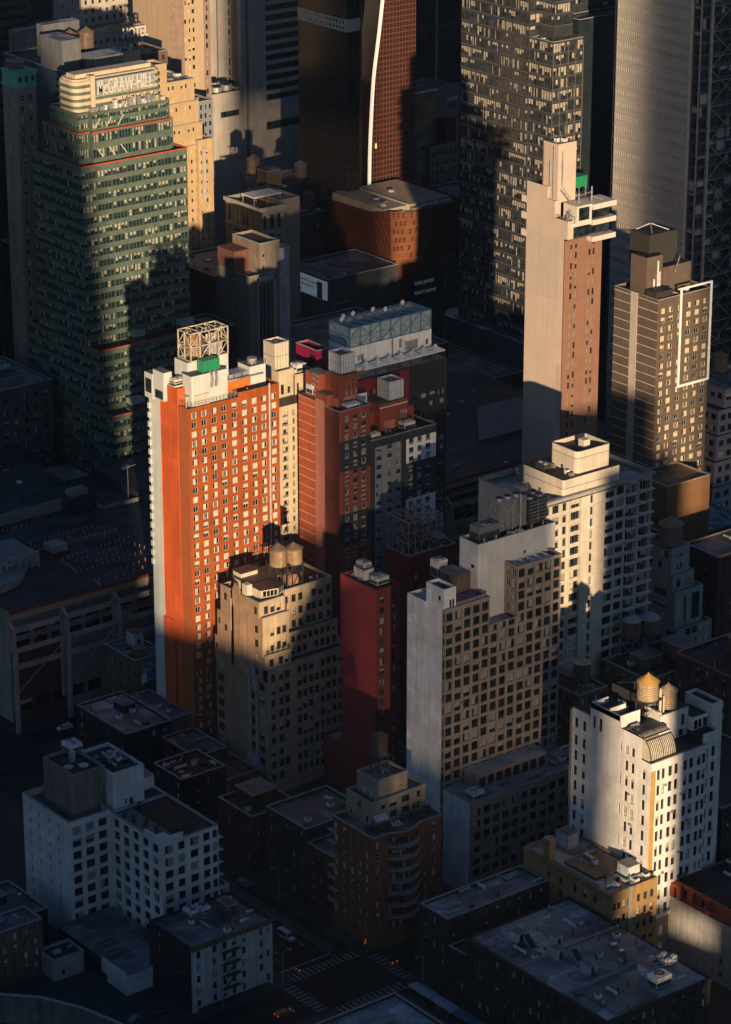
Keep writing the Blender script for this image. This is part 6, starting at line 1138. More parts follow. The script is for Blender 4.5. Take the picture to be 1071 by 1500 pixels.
b.clutter(421, 452, 448, 462.5, 19.76, 16, 48); b.clutter(421, 431, 464, 497, 19.51, 12, 49); b.clutter(433, 451.5, 464, 478, 20.01, 10, 50); b.clutter(436, 452, 480, 497, 19.51, 10, 51); b.finish()
for i, (x, y) in enumerate(((446.5, 461), (448.3, 460.2), (450.1, 460.6), (447.4, 458.4), (449.2, 458.0), (451, 458.6))):
    hvac(x - .7, x + .7, y - .6, y + .6, 19.8, 1.7, ('pale boxy condenser in the cluster on the right end of the long dark tenement roof'), 'cluster of pale condensers', nf=1)
hvac(438.6, 443.4, 451, 454.4, 19.8, 2.8, 'big white cabin shaped unit near the front of the long dark tenement roof', nf=1)
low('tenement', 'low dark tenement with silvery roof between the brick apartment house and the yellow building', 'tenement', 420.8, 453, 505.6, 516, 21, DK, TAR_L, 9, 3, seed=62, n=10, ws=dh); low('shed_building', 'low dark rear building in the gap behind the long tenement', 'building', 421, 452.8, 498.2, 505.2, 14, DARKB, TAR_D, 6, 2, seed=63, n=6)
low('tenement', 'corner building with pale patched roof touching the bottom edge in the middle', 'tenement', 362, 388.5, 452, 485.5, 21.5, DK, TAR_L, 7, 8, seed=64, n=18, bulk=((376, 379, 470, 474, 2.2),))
# --- stucco flank with red arcade at the right edge
b = Bld('building', 'white stucco flanked building with red brick arcade under its roof at the right edge', 'building', 490, 476, [wall('white_stucco_flank', (.42, .40, .37), .85, .25, .2, .35), wall('red_arcade_brick', (.32, .085, .04), .85, .2, .3, .3)])
b.block(477, 505, 452, 487.3, 0, 16.6, dict(cols=[], rows=[]), dict(cols=[(18.2, 19.2)], rows=[(1.6, 3.6), (5.4, 7.4), (9.2, 11.2), (13, 14.8)], ws=plain), ph=.5, roof=TAR_D, cope=False)
b.block(478.4, 505, 452, 487.2, 16.1, 20.6, dict(cols=[], rows=[]), dict(cols=[(1.0, 2.6), (3.6, 4.6), (5.8, 8.0), (9.6, 11)], rows=[(17, 19.4)], ws=plain, m=1, dep=.4), ph=.3, roof=TAR_D, m=1, cope=False)
p = b.part('arcade_pier', [MC['red_arcade_brick']])
for y in (487, 484.6, 479.8, 474.6): p.box(477.05, 478.39, y - .35, y + .3, 16.6, 20.2)
p.box(477.1, 478.39, 484.6, 487.2, 19.6, 20.3); b.clutter(479.6, 504, 454, 486.5, 20.31, 8, 65); b.finish()
for i, (x, y) in enumerate(((479.4, 486.4), (481.2, 486.2))): shrub(x, y, 20.31, .8, 'sunlit shrub on the roof edge above the red arcade', 'shrubs above the red arcade')
low('loft_building', 'dark loft building in deep shade behind the right end of the white sunlit loft', 'loft', 499, 530, 492, 530, 32, DARKB, TAR_D, 8, 9, seed=66, n=6); low('loft_building', 'dark low building squeezed under the front of the white sunlit loft', 'loft', 470, 505, 488, 500, 9, DARKB, TAR_D, 0, 0, seed=67, n=4) if False else None
# --- bus terminal with exposed trusses
PAB = wall('terminal_brick', (.10, .055, .048), .9, .25, .25, .3); PCON = wall('terminal_concrete', (.23, .22, .21), .85, .2, .25, .35); PROOF = tar('terminal_parking_deck', (.05, .058, .068), .06, .3)
TRUSS = wall('grey_truss_steel', (.29, .255, .245), .7, .2, .3, .4); FASC = wall('ochre_roof_fascia', (.26, .21, .15), .8, .2, .3, .3); PRED = wall('dark_red_roof_edge', (.14, .03, .03), .8, .2, .3, .2)
b = Bld('bus_terminal', 'long bus terminal with grey exposed trusses and a parking roof at the left', 'bus terminal', 540, 740, [PAB, PCON])
b.S(421, 660, 704, 0, 34, cols=[(2 + i * 6, 6.5 + i * 6) for i in range(39)], rows=[(3, 6.4), (22.4, 25.2), (27, 29.6)], ws=plain, mfun=lambda u, z: 0 if (z < 18 and u < 18) or z > 20 and u > 120 else 1); b.Wf(704, 781, 421, 0, 34, m=1)
b.wall.quad((660, 704, 0), (660, 781, 0), (660, 781, 34), (660, 704, 34)); b.wall.quad((660, 781, 0), (421, 781, 0), (421, 781, 34), (660, 781, 34))
r_ = b.part('roof', PROOF); r_.quad((419.4, 700.4, 36.0), (660, 700.4, 36.0), (660, 781, 36.0), (419.4, 781, 36.0)); r_.quad((500, 700.5, 38.6), (660, 700.5, 38.6), (660, 781, 38.6), (500, 781, 38.6)); r_.quad((500, 700.5, 36), (500, 781, 36), (500, 781, 38.6), (500, 700.5, 38.6))
p = b.part('roof_fascia', [FASC, PRED]); p.box(419, 500, 700, 700.39, 34.3, 36.3, 0); p.box(418.8, 500, 699.7, 699.99, 36.1, 36.9, 1); p.box(419, 500, 700.01, 700.4, 36.31, 36.9, 1); p.box(500.1, 660, 700, 700.49, 36.8, 38.9, 0); p.box(500.1, 660, 699.7, 699.99, 38.7, 39.5, 1); p.box(418.7, 419, 700, 720, 34.2, 36.9, 0)
p = b.part('soffit', PCON); p.box(419.4, 660, 700.41, 703.99, 33.8, 34.25)
X = [418.5 + 18 * i for i in range(14)]
for i, x in enumerate(X):
    t = b.part('truss_frame', [TRUSS]); y = 697.2
    for a, c in (((x, 700, 34), (x, y + .4, 32)), ((x, y + .4, 32), (x, y, 26)), ((x, 700.5, 33), (x, 699, 26)), ((x, 699, 26), (x, y, 26))): t.bar(a, c, .9, 0, .7)
    t.box(x - .6, x + .6, y - .45, y + .45, 0, 26.4); t.box(x - .5, x + .5, 700, 700.9, 6, 33.8)
    for z in (30, 22, 14): t.bar((x, 700.5, z), (x, y, z - 3), .25)
    if i < 13:
        g = b.part('girder', [TRUSS]); x2 = X[i + 1]
        for z, yy, h in ((31.2, 699.2, 1.7), (25.4, 698.2, 1.5), (19.6, 699.4, 1.7)): g.box(x + .55, x2 - .55, yy - .25, yy + .25, z - h / 2, z + h / 2)
        t = b.part('cross_brace', [METAL]); t.bar((x, y - .2, 12.5), (x2, y - .2, 26), .22)
        t = b.part('cross_brace', [RUSTM]); t.bar((x, y + .3, 25.4), (x2, y + .3, 12.5), .16); t.bar((x2, 698.8, 32), (x + 6, 699.6, 26), .3)
# ring ramp drum on the deck
t = b.part('ramp_drum', [TRUSS, PCON, METAL]); t.cyl(424, 733, 34, 35.4, 18.5, 18.5, 40, 0, mt=1); t.cyl(424, 733, 36.01, 37.6, 17.6, 17.6, 40, 0, mt=1)
for k in range(40):
    a0 = 2 * math.pi * k / 40; a1 = 2 * math.pi * (k + 1) / 40; q = lambda a, r, z: (424 + r * math.cos(a), 733 + r * math.sin(a), z)
    t.bar(q(a0, 18, 38.8), q(a1, 18, 38.8), .25, 2); t.bar(q(a0, 18, 38.1), q(a1, 18, 38.1), .14, 2); t.bar(q(a0, 18, 37), q(a0, 18, 38.8), .14, 2)
t.box(434, 446, 727, 742, 36.01, 40.2, 0, 1); t.box(424, 434, 730, 744, 36.01, 42.5, 0, 1)
for i in range(7):
    x = 432 + i * 2.2; t.cyl(x, 726, 36, 41 - (i % 3), .28, .28, 8, 2); t.bar((x, 726, 41 - (i % 3)), (x - 2.4, 727, 41 - (i % 3)), .5, 2)
p = b.part('roof_hut', [TRUSS, PRED]); p.box(452.9, 458.2, 730.2, 735.6, 36.01, 39.0, 0); p.box(452.4, 458.7, 729.8, 736, 36.01, 37.0, 1)
p = b.part('upper_parking_block', [PCON, PROOF, DARKM]); p.box(430, 486.5, 761.5, 812, 36.01, 40.0, 0, 1); p.box(476, 486.4, 757.5, 761.4, 36.01, 40.0, 2, 1)
p = b.part('roof_cabin', [PCON, TAR_G, DARKM]); p.box(482.5, 489.5, 768, 779.5, 40.01, 42.6, 2); p.box(481.8, 490.2, 767.4, 780, 42.603, 42.9, 1); p.box(479, 485, 760, 763.6, 40.01, 41.8, 0)
p = b.part('kerb_wall', [PCON]); p.box(486.8, 513, 753.4, 754, 36.01, 37.2); p.box(486.51, 487, 754, 790, 36.01, 36.9)
for i in range(9): p.box(488 + i * 3, 488.4 + i * 3, 753, 753.39, 36.01, 37.6)
p = b.part('tilted_roof_panel', [wall('pale_ramp_roof', (.16, .155, .15), .85, .2, .3, .1), DARKM]); p.quad((612, 722, 40.0), (646, 722, 40), (646, 742, 42.6), (628, 742, 42.6), 0); p.quad((612, 722, 38.61), (646, 722, 38.61), (646, 722, 40), (612, 722, 40), 1)
p = b.part('parking_lines', [PAINT])
for i in range(24): p.quad((580 + i * 2.8, 706, 38.612), (580.12 + i * 2.8, 706, 38.612), (580.12 + i * 2.8, 711, 38.612), (580 + i * 2.8, 711, 38.612)); p.quad((580 + i * 2.8, 722, 38.612), (580.12 + i * 2.8, 722, 38.612), (580.12 + i * 2.8, 727, 38.612), (580 + i * 2.8, 727, 38.612))
b.clutter(520, 655, 702, 720, 38.62, 14, 70); b.clutter(431, 480, 764, 805, 40.01, 14, 69); b.clutter(600, 655, 744, 778, 38.62, 12, 68); b.finish()
# traffic cones on the parking deck
CONE = flat('cone_pale', (.48, .10, .12), .6); CW = flat('cone_white', (.55, .5, .5), .5)
def conemesh():
    m = MB(); m.box(-.3, .3, -.3, .3, 0, .08, 0); m.cyl(0, 0, .08, .5, .24, .15, 8, 0, cap=False); m.cyl(0, 0, .5, .85, .15, .1, 8, 1, cap=False); m.cyl(0, 0, .85, 1.15, .1, .04, 8, 0); return m.mesh('traffic_cone', [CONE, CW])
cm = conemesh(); cpts = []
def line(a, c, n):
    for i in range(n): k = (i + .5) / n; cpts.append((a[0] + (c[0] - a[0]) * k, a[1] + (c[1] - a[1]) * k))
line((452.6, 745), (452.6, 730), 7); line((452.8, 744), (476, 743), 14); line((459, 737), (480, 736), 20); line((476, 742), (480, 736), 4)
line((453, 726), (451.6, 715), 9); line((453, 726), (480, 729), 15); line((452, 715), (476, 716.5), 12); line((476, 728), (479, 716), 6); line((455, 722.5), (474, 724), 9); line((456, 719), (474, 720), 9); line((452, 706.5), (451.4, 701.8), 5); line((452.4, 706.5), (474, 711), 9); line((453, 704), (474, 706.5), 6); line((440, 758), (462, 756), 14); line((470, 741), (474, 733), 5); line((462, 741), (465, 738.5), 2)
for i, (x, y) in enumerate(cpts):
    o = bpy.data.objects.new('traffic_cone', cm); o.location = (x + rnd.uniform(-.15, .15), y + rnd.uniform(-.15, .15), 36.01); o.rotation_euler = (0, 0, rnd.random() * 3); COL.objects.link(o)
    tag(o, 'small red and white cone on the dark parking roof of the bus terminal', 'traffic cone', 'traffic cones on the terminal roof')
t = thing('roof_mast', 'floodlight mast with brackets on the parking roof near the green tower', 'mast', (498, 757, 36)); m = MB(); m.cyl(498, 757, 36, 46.5, .2, .14, 8); m.build('pole', METAL, t); m = MB(); m.bar((496.2, 757, 46.2), (501.5, 757.6, 46.6), .2); m.box(496, 496.8, 756.6, 757.4, 46.3, 46.9); m.box(497.5, 498.5, 756.5, 757.5, 46.5, 47.2); m.build('floodlight', METAL, t)

# --- green art deco office tower with the roof sign
GRN = wall('blue_green_terracotta', (.095, .128, .10), .55, .18, .3, .25, (1.2, .6), .9); GRN2 = wall('dark_green_pier', (.035, .07, .06), .6, .2, .3, .2); GCR = wall('cream_terracotta', (.48, .40, .28), .7, .15, .3, .25); REDT = flat('vermilion_trim', (.50, .075, .03), .5)
gws = runs('dh', flat('dark_green_frame', (.03, .06, .05), .5), GLASS, flat('cream_sash_blind', (.40, .37, .29), .6, vary=.15), [(9, 2, 1, .3, 0, 0, 0), (2, 3, 4, 4, 0, 0, 0), (4, 3, 3, 1, 1, 1, 0)], 4, 5)
b = Bld('office_tower', 'green terracotta office tower with setbacks, red trim and a big lettered crown', 'tower', 532, 815, [GRN, GRN2, GCR])
def tri(W, n, w=1.05, gap=.22, pier=.75):
    """groups of four sashes between piers"""
    out = []; g = W / n
    for k in range(n):
        a = k * g + pier / 2; ww = (g - pier - 3 * gap) / 4
        for i in range(4): out.append((a + i * (ww + gap), a + i * (ww + gap) + ww))
    return out
def tier(x0, x1, y0, y1, z0, z1, top, n, pitch=3.7, ng=7, nw=5, trim=True):
    rw = floors(top, n, pitch, 2.05); mf = lambda u, z: 1 if any(a < z < c for a, c in rw) else 0
    b.S(x0, x1, y0, z0, z1, cols=tri(x1 - x0, ng), rows=rw, ws=gws, dep=.25, mfun=mf); b.Wf(y0, y1, x0, z0, z1, cols=tri(y1 - y0, nw), rows=rw, ws=gws, dep=.25, mfun=mf)
    b.wall.quad((x1, y0, z0), (x1, y1, z0), (x1, y1, z1), (x1, y0, z1)); b.wall.quad((x1, y1, z0), (x0, y1, z0), (x0, y1, z1), (x1, y1, z1))
    r = b.part('roof', TAR_D); r.quad((x0, y0, z1 - .5), (x1, y0, z1 - .5), (x1, y1, z1 - .5), (x0, y1, z1 - .5))
    if trim:
        c = b.part('red_trim', [REDT]); c.box(x0 - .15, x1 + .15, y0 - .15, y0 + .2, z1 - .05, z1 + .35); c.box(x0 - .15, x0 + .2, y0 + .21, y1, z1 - .05, z1 + .35); c.box(x1 - .2, x1 + .15, y0 + .21, y1, z1 - .05, z1 + .35)
tier(513.4, 556, 781.5, 845, 0, 34.4, 32.4, 8, ng=8, nw=10); tier(512.8, 556, 787, 842, 34.3, 51.6, 49.8, 5, ng=8, nw=9); tier(512.3, 556, 793, 836, 51.5, 72.2, 70.4, 6, ng=8, nw=7); tier(511.8, 552.5, 799.5, 828.5, 72.1, 131.6, 129.6, 16, 3.68, ng=7, nw=5)
rw1 = [(132.9, 135.8), (138, 140.6)]
def deco(x0, x1, y0, y1, z0, z1, rows, ng, nw, ch, trim):
    P = [(x0 + ch, y0 + ch * .0), (x1, y0)]
    mf = lambda u, z: 1 if any(a < z < c for a, c in rows) else 0
    b.S(x0 + ch, x1 - 2, y0, z0, z1, cols=tri(x1 - x0 - ch - 2, ng), rows=rows, ws=gws, dep=.3, mfun=mf); b.S(x0, x0 + ch, y0 + 1.6, z0, z1, cols=tri(ch, 1), rows=rows, ws=gws, mfun=mf); b.Wf(y0 + 1.6, y1, x0, z0, z1, cols=tri(y1 - y0 - 1.6, nw), rows=rows, ws=gws, mfun=mf); b.Wf(y0, y0 + 1.6, x0 + ch, z0, z1); b.S(x1 - 2, x1, y0 + 1.6, z0, z1, cols=[(.3, 1.7)], rows=rows, ws=gws, mfun=mf)
    b.wall.quad((x1, y0 + 1.6, z0), (x1, y1, z0), (x1, y1, z1), (x1, y0 + 1.6, z1)); b.wall.quad((x1, y1, z0), (x0, y1, z0), (x0, y1, z1), (x1, y1, z1)); b.wall.quad((x1 - 2, y0, z0), (x1 - 2, y0 + 1.6, z0), (x1 - 2, y0 + 1.6, z1), (x1 - 2, y0, z1))
    r = b.part('roof', TAR_D); r.poly([(x0, y0 + 1.6, z1 - .4), (x0 + ch, y0 + 1.6, z1 - .4), (x0 + ch, y0, z1 - .4), (x1 - 2, y0, z1 - .4), (x1 - 2, y0 + 1.6, z1 - .4), (x1, y0 + 1.6, z1 - .4), (x1, y1, z1 - .4), (x0, y1, z1 - .4)])
    if trim:
        c = b.part('red_trim', [REDT]); c.box(x0 + ch, x1 - 2, y0 - .12, y0 + .2, z1 - .05, z1 + .35); c.box(x0, x0 + ch, y0 + 1.5, y0 + 1.8, z1 - .05, z1 + .35); c.box(x1 - 2, x1, y0 + 1.5, y0 + 1.8, z1 - .05, z1 + .35); c.box(x0 - .1, x0 + .2, y0 + 1.81, y1, z1 - .05, z1 + .35)
deco(514.2, 550.4, 802.6, 825, 131.1, 141.2, rw1, 6, 4, 4.2, True); deco(515.6, 550.6, 804.6, 823, 140.8, 147.2, [(142, 143.6), (145, 146.2)], 6, 4, 4, False)
# lettered crown: cream drum with green fins
p = b.part('crown', [GCR, GRN]); o0 = rounded(515.8, 549.2, 808.2, 818.6, 2.6); 
p.prism(o0, 146.8, 156.6, 0); p.prism(rounded(516.4, 548.6, 808.9, 818, 2.2), 156.603, 157.2, 0)
for z in (148.4, 150.6, 152.8, 155.0): p.prism(rounded(515.4, 549.6, 807.8, 819, 2.8), z - .45, z + .45, 1)
p.box(523.2, 545.6, 807.0, 808.3, 151.6, 156.9, 1); p.box(521.6, 523.19, 807.4, 810, 147, 158.2, 0); p.box(518, 547, 811, 816, 156.7, 158.4, 0)
p = b.part('lattice', [WHITEM])
for i in range(58): x = 523.4 + i * .385; p.bar((x, 806.97, 151.8), (x + .7, 806.97, 156.7), .06); p.bar((x + .7, 806.97, 151.8), (x, 806.97, 156.7), .06)
b.part('lettering', [flat('letter_white', (.62, .60, .55), .6)], text_mb('McGRAW-HILL', 6.8, .5, (523.3, 806.6, 152.0), (1, 0, 0), sx=.48, bold=.035))
p = b.part('roof_plant', [METAL, WHITEM, GCR])
q = random.Random(8)
for i in range(16): x = 520 + i * 1.8; h = q.uniform(1, 3.2); p = b.part('roof_plant', [METAL, WHITEM, GCR]); p.box(x, x + q.uniform(.8, 1.6), 805.4, 806.6, 146.81, 146.8 + h, q.choice([0, 1, 2]))
for i in range(6): p = b.part('roof_brace', [METAL]); p.bar((532 + i * 2.6, 805.2, 146.8), (534 + i * 2.6, 805.2, 150.4), .2, 0); p.bar((534 + i * 2.6, 805.2, 146.8), (532 + i * 2.6, 805.2, 150.4), .2, 0)
p = b.part('steel_bracing', [flat('cream_painted_brace', (.55, .5, .4), .6)])
for i, x in enumerate((520, 524.5, 529)): p.bar((x, 802.4, 136), (x + 2.2, 802.4, 133), .3); p.bar((x + .4, 804.4, 142), (x + 2.6, 804.4, 145), .3)
for x0, y0, z in ((523, 788.5, 51.1), (539, 788.5, 51.1)): pass
b.finish()
hvac(521, 526, 788.2, 791.5, 71.8 - 20.6, 4.2, 'white louvred unit on the lower left setback of the green tower', nf=0, mat=flat('mint_metal', (.36, .40, .36), .5)); hvac(526.6, 531, 794.4, 797.6, 71.75, 3.6, 'left louvred unit on the higher setback of the green tower', nf=0, mat=MC['mint_metal']); hvac(545.5, 550.5, 794.4, 797.6, 71.75, 3.8, 'right louvred unit on the higher setback of the green tower', nf=0, mat=MC['mint_metal'])

# --- towers behind
def tower(name, label, x0, x1, y0, y1, z0, z1, mats, fs, fw, cat='tower', ph=.8, roof=TAR_D, extra=None):
    b = Bld(name, label, cat, (x0 + x1) / 2, (y0 + y1) / 2, mats); b.block(x0, x1, y0, y1, z0, z1, fs, fw, ph=ph, roof=roof)
    if extra: extra(b)
    b.finish(); return b
pl_ = WS('plain', FR_D, GLASS, BLIND, (8, 1, 1, 1, 1, 1, 1)); plg = WS('plain', FR_D, GLASS, BLINDG, (8, 1, 1, 1, 1, 1, 1))
DBG = wall('dark_blue_panel_glass', (.035, .06, .085), .25, .25, .15, .1, (1.5, 1.9), .6, spec=.6)
def ex(b):
    DST = flat('dull_steel', (.2, .205, .21), .5, .4); GMP = wall('grey_metal_panel', (.12, .125, .13), .6, .15, .3, .2, (1.2, 6), .8)
    for a_, k_ in (((537.5, 545, 849, 862, 149.4, 160), GMP), ((546, 557, 842, 851, 149.4, 154.6), DST), ((545.01, 559.5, 872, 876, 149.4, 160.5), GMP), ((556, 559.4, 852, 858, 149.4, 153), DST)): p = b.part('rooftop_plant', [k_, TAR_L]); p.box(*a_, 0, 1)
    b.clutter(538, 559, 840, 846, 149.41, 10, 80)
tower('office_tower', 'dark blue glass tower directly behind the lettered crown', 536.6, 560, 839.5, 884, 0, 150.2, [DBG], dict(cols=[], rows=[]), None, extra=ex)
tank(550.5, 864, 152.4, 158.2, 2.7, 149.42, 'left brown tank on the dark blue tower behind the lettered crown', wood=WOODD, cone=1.6); tank(557, 864, 152.4, 158.2, 2.7, 149.42, 'right brown tank on the dark blue tower behind the lettered crown', wood=WOODD, cone=1.6)
ART = wall('golden_buff_brick', (.44, .32, .18), .9, .12, .3, .2, (.6, .2, .5), .9)
b = Bld('hotel', 'golden buff brick tower with narrow setbacks right behind the green tower', 'hotel', 613, 905, [ART])
for k, (x1, z0, z1, y0) in enumerate(((620.2, 120, 128, 892), (621.4, 112, 120.1, 891.2), (622.4, 104, 112.1, 890.6), (623.2, 0, 104.1, 890))):
    b.block(596, x1, y0, 908, z0, z1, dict(cols=even(12, x1 - 596, .8, .8), rows=floors(z1 - 1.6, max(1, int((z1 - z0 - 1) / 3.6)), 3.6, 1.4), ws=pl_, skip=lambda i, j: (i % 3 == 2)), None, ph=.6, roof=TAR_L)
b.block(619, 625.5, 888.6, 908, 0, 106, dict(cols=[(1, 1.8), (3.4, 4.2)], rows=floors(102, 27, 3.6, 1.4), ws=pl_), None, ph=.5); b.clutter(604, 620, 893, 906, 127.41, 16, 81); 
p = b.part('blade_sign', [flat('pale_sign_face', (.45, .43, .4), .5)]); p.box(620.4, 621.2, 887.4, 888.58, 84, 103)
b.part('lettering', [flat('letter_dark', (.08, .07, .06), .6)], text_mb('HOTEL', 3.2, .1, (620.45, 887.36, 100.2), (0, 0, -1), up=(1, 0, 0), sx=1.1)) if False else None
b.finish()
b = Bld('hotel', 'sunlit buff roof house with arched lids just right of the lettered crown', 'hotel', 595, 885, [ART]); b.block(583, 600.2, 880, 888, 0, 138.4, dict(cols=[(3, 4), (11, 12)], rows=[(134, 136)], ws=pl_), None, ph=.8); b.block(578, 592, 884, 896, 0, 143.6, dict(cols=[(9, 10)], rows=[(137.6, 139.4)], ws=pl_), None, ph=.8); b.clutter(584, 599, 881, 887, 137.61, 9, 82); b.clutter(579, 591, 885, 895, 142.81, 12, 83); b.finish()
GTOP = wall('verdigris_copper', (.13, .42, .28), .7, .25, .3, .45)
def ex(b):
    p = b.part('green_crown', [GTOP]); p.box(517.9, 525.5, 846.1, 855.1, 147.4, 153); p.box(517.6, 525.8, 845.8, 855.4, 147.6, 148.0); p.box(517.6, 525.8, 845.8, 855.4, 152.4, 152.9)
    d_ = b.part('window', [GLASS])
    for i in range(3): d_.box(518.8 + i * 2.4, 519.8 + i * 2.4, 845.98, 846.08, 149.4, 151.2)
    b.sub('stair_bulkhead', BRNB, 519, 523, 849, 854, 153, 155.5)
tower('hotel', 'slim brown tower with a green copper crown left of the green tower', 518, 525.4, 846.2, 855, 0, 147.5, [wall('grey_brown_brick', (.25, .2, .17), .9, .15, .3, .25)], dict(cols=even(2, 7.4, 1.3, .6), rows=floors(145, 40, 3.5, 2.0), ws=dhw), dict(cols=[(3, 4)], rows=floors(145, 40, 3.5, 2.0), ws=dhw), extra=ex)
tower('office_building', 'dark red brick block at the left edge beside the green tower', 480, 512, 855, 895, 0, 106, [wall('deep_red_brick', (.09, .025, .025), .9, .2, .3, .2)], dict(cols=even(10, 32, 1.1, .6), rows=floors(103, 28, 3.6, 1.8), ws=plg), None)
tower('office_building', 'broad pale roofed block low at the left edge beyond the bus terminal', 430, 508, 815.5, 846, 0, 58, [wall('dark_brown_face', (.07, .06, .06), .9, .2, .3, .2)], dict(cols=even(20, 78, 1.6, .6), rows=floors(55, 13, 4, 2), ws=plg), None, roof=TAR_L, extra=lambda b: (b.sub('roof_house', WHITEM, 478, 486, 822, 832, 57.2, 61), b.sub('roof_house', TAR_G, 490, 500, 820, 828, 57.2, 60), b.clutter(470, 507, 817, 845, 57.21, 14, 84)))
low('office_building', 'dark blocks with dusty roofs behind the pale roofed block at the left edge', 'building', 440, 510, 898, 930, 96, DARKB, TAR_G, 14, 4, seed=85, n=16, ws=plg)
# hotel with the letter sign
HB = wall('pale_hotel_brick', (.40, .36, .31), .9, .15, .3, .25)
b = Bld('hotel', 'pale hotel carrying the big white HOTEL letters at the upper left', 'hotel', 665, 1025, [HB])
b.block(634, 682, 1012, 1040, 0, 118.5, dict(cols=even(16, 48, 1.2, .6), rows=floors(116, 30, 3.6, 1.8), ws=pl_), dict(cols=even(6, 28, 1.2, .8), rows=floors(116, 30, 3.6, 1.8), ws=pl_)); b.block(662, 690, 1030, 1050, 0, 131, dict(cols=even(8, 28, 1.2, .6), rows=floors(128, 4, 3.6, 1.8), ws=pl_), dict(cols=even(5, 20, 1.2, .8), rows=floors(128, 4, 3.6, 1.8), ws=pl_)); b.block(682.1, 691, 1006, 1026, 0, 120, dict(cols=even(4, 8.9, 1.2, .3), rows=floors(117, 4, 3.6, 1.8), ws=pl_), None)
b.clutter(636, 661, 1013, 1030, 117.71, 20, 86); b.clutter(664, 689, 1031, 1049, 130.21, 14, 87); b.clutter(683, 690, 1007, 1025, 119.21, 8, 88); b.finish()
low('hotel', 'dark old hotel block carrying the white letters behind the golden tower', 'hotel', 604, 634, 928.6, 946, 130, BRNB, TAR_D, 10, 5, seed=121, n=14, ws=pl_)
t = thing('hotel_sign', 'big white HOTEL letters on a dark steel stand at the upper left', 'sign', (618.4, 928, 129)); text_mb('HOTEL', 5.4, .5, (613.6, 927.6, 137.0), (1, 0, 0), sx=.66, bold=.05).build('lettering', flat('letter_white', (.62, .60, .55), .6), t); p = MB()
for i in range(5): x = 614.2 + i * 2.1; p.bar((x, 928.2, 128), (x, 928.2, 141), .25); p.bar((x, 928.4, 131), (x, 930.5, 129.5), .2)
p.bar((613.4, 928.1, 136.8), (623.6, 928.1, 136.8), .3); p.bar((613.4, 928.1, 140.9), (623.6, 928.1, 140.9), .2); p.build('stand', DARKM, t)
for i, (x, z, lb) in enumerate(((616.7, 134.2, 'upper white round dish under the HOTEL letters'), (617.7, 131.8, 'lower white round dish under the HOTEL letters'))):
    t = thing('satellite_dish', lb, 'satellite dish', (x, 927.2, z - 2)); p = MB(); n = 16
    for k in range(n): a0, a1 = 2 * math.pi * k / n, 2 * math.pi * (k + 1) / n; p.poly([(x, 927.3, z), (x + 1.0 * math.cos(a0), 926.9, z + 1.0 * math.sin(a0)), (x + 1.0 * math.cos(a1), 926.9, z + 1.0 * math.sin(a1))])
    p.build('dish', WHITEM, t); p = MB(); p.bar((x, 927.4, z), (x, 928.1, z - 2.4), .25); p.build('arm', DARKM, t)
tower('hotel', 'ornate cream mansard hotel with rust cornice behind the HOTEL letters', 676, 692, 996, 1005, 0, 112.6, [wall('rust_cornice_brick', (.34, .15, .08), .9, .2, .3, .2)], dict(cols=even(6, 16, 1.2, .4), rows=floors(110, 28, 3.7, 2), ws=pl_), None, roof=TAR_B, extra=lambda b: b.clutter(677, 691, 997, 1004, 111.81, 14, 89))
t = thing('video_screen', 'slim purple lit screen between the rust cornice hotel and the striped tower', 'screen', (694, 994, 96)); p = MB(); p.box(692.6, 695, 993.7, 994, 95, 109); p.build('face', flat('purple_screen', (.2, .03, .25), .4, emit=(.5, .08, .7), es=.55), t); p = MB(); p.box(692.4, 695.2, 994.01, 994.5, 94.8, 109.2); p.build('case', DARKM, t)
t = thing('billboard', 'green billboard at the top left behind the hotels', 'billboard', (735, 1120, 118)); p = MB(); p.box(727, 742, 1119.6, 1120, 112, 125); p.build('face', flat('green_billboard', (.02, .2, .08), .5, emit=(.03, .5, .2), es=.25), t); p = MB(); p.box(726.6, 742.4, 1120.01, 1121, 60, 125.4); p.build('case', DARKM, t)
low('hotel', 'small grey block with a row of windows between the golden tower and the striped tower', 'building', 640, 655, 930, 942, 108, GREYP, TAR_D, 7, 4, seed=90, ws=plg)
# far dark towers upper left
for i, (x0, x1, y0, y1, z, lb) in enumerate(((560, 640, 1110, 1150, 200, 'black glass tower filling the top left corner'), (650, 700, 1130, 1160, 230, 'black tower with pale floor bands at the top left'), (706, 724, 1150, 1180, 220, 'dark tower between the banded tower and the green billboard'))):
    tower('office_tower', lb, x0, x1, y0, y1, 0, z, [wall('black_office_glass_%d' % i, (.03, .036, .045) if i != 1 else (.09, .095, .10), .4, .2, .3, .1, (2, 4), .5)], dict(cols=[(1, x1 - x0 - 1)], rows=floors(z - 2, 45, 4.2, 2.2), ws=WS('plain', FR_D, GLASS, BLIND, (1, 0, 0, 0, 0, 0, 0))) if i == 1 else dict(cols=[], rows=[]), None)
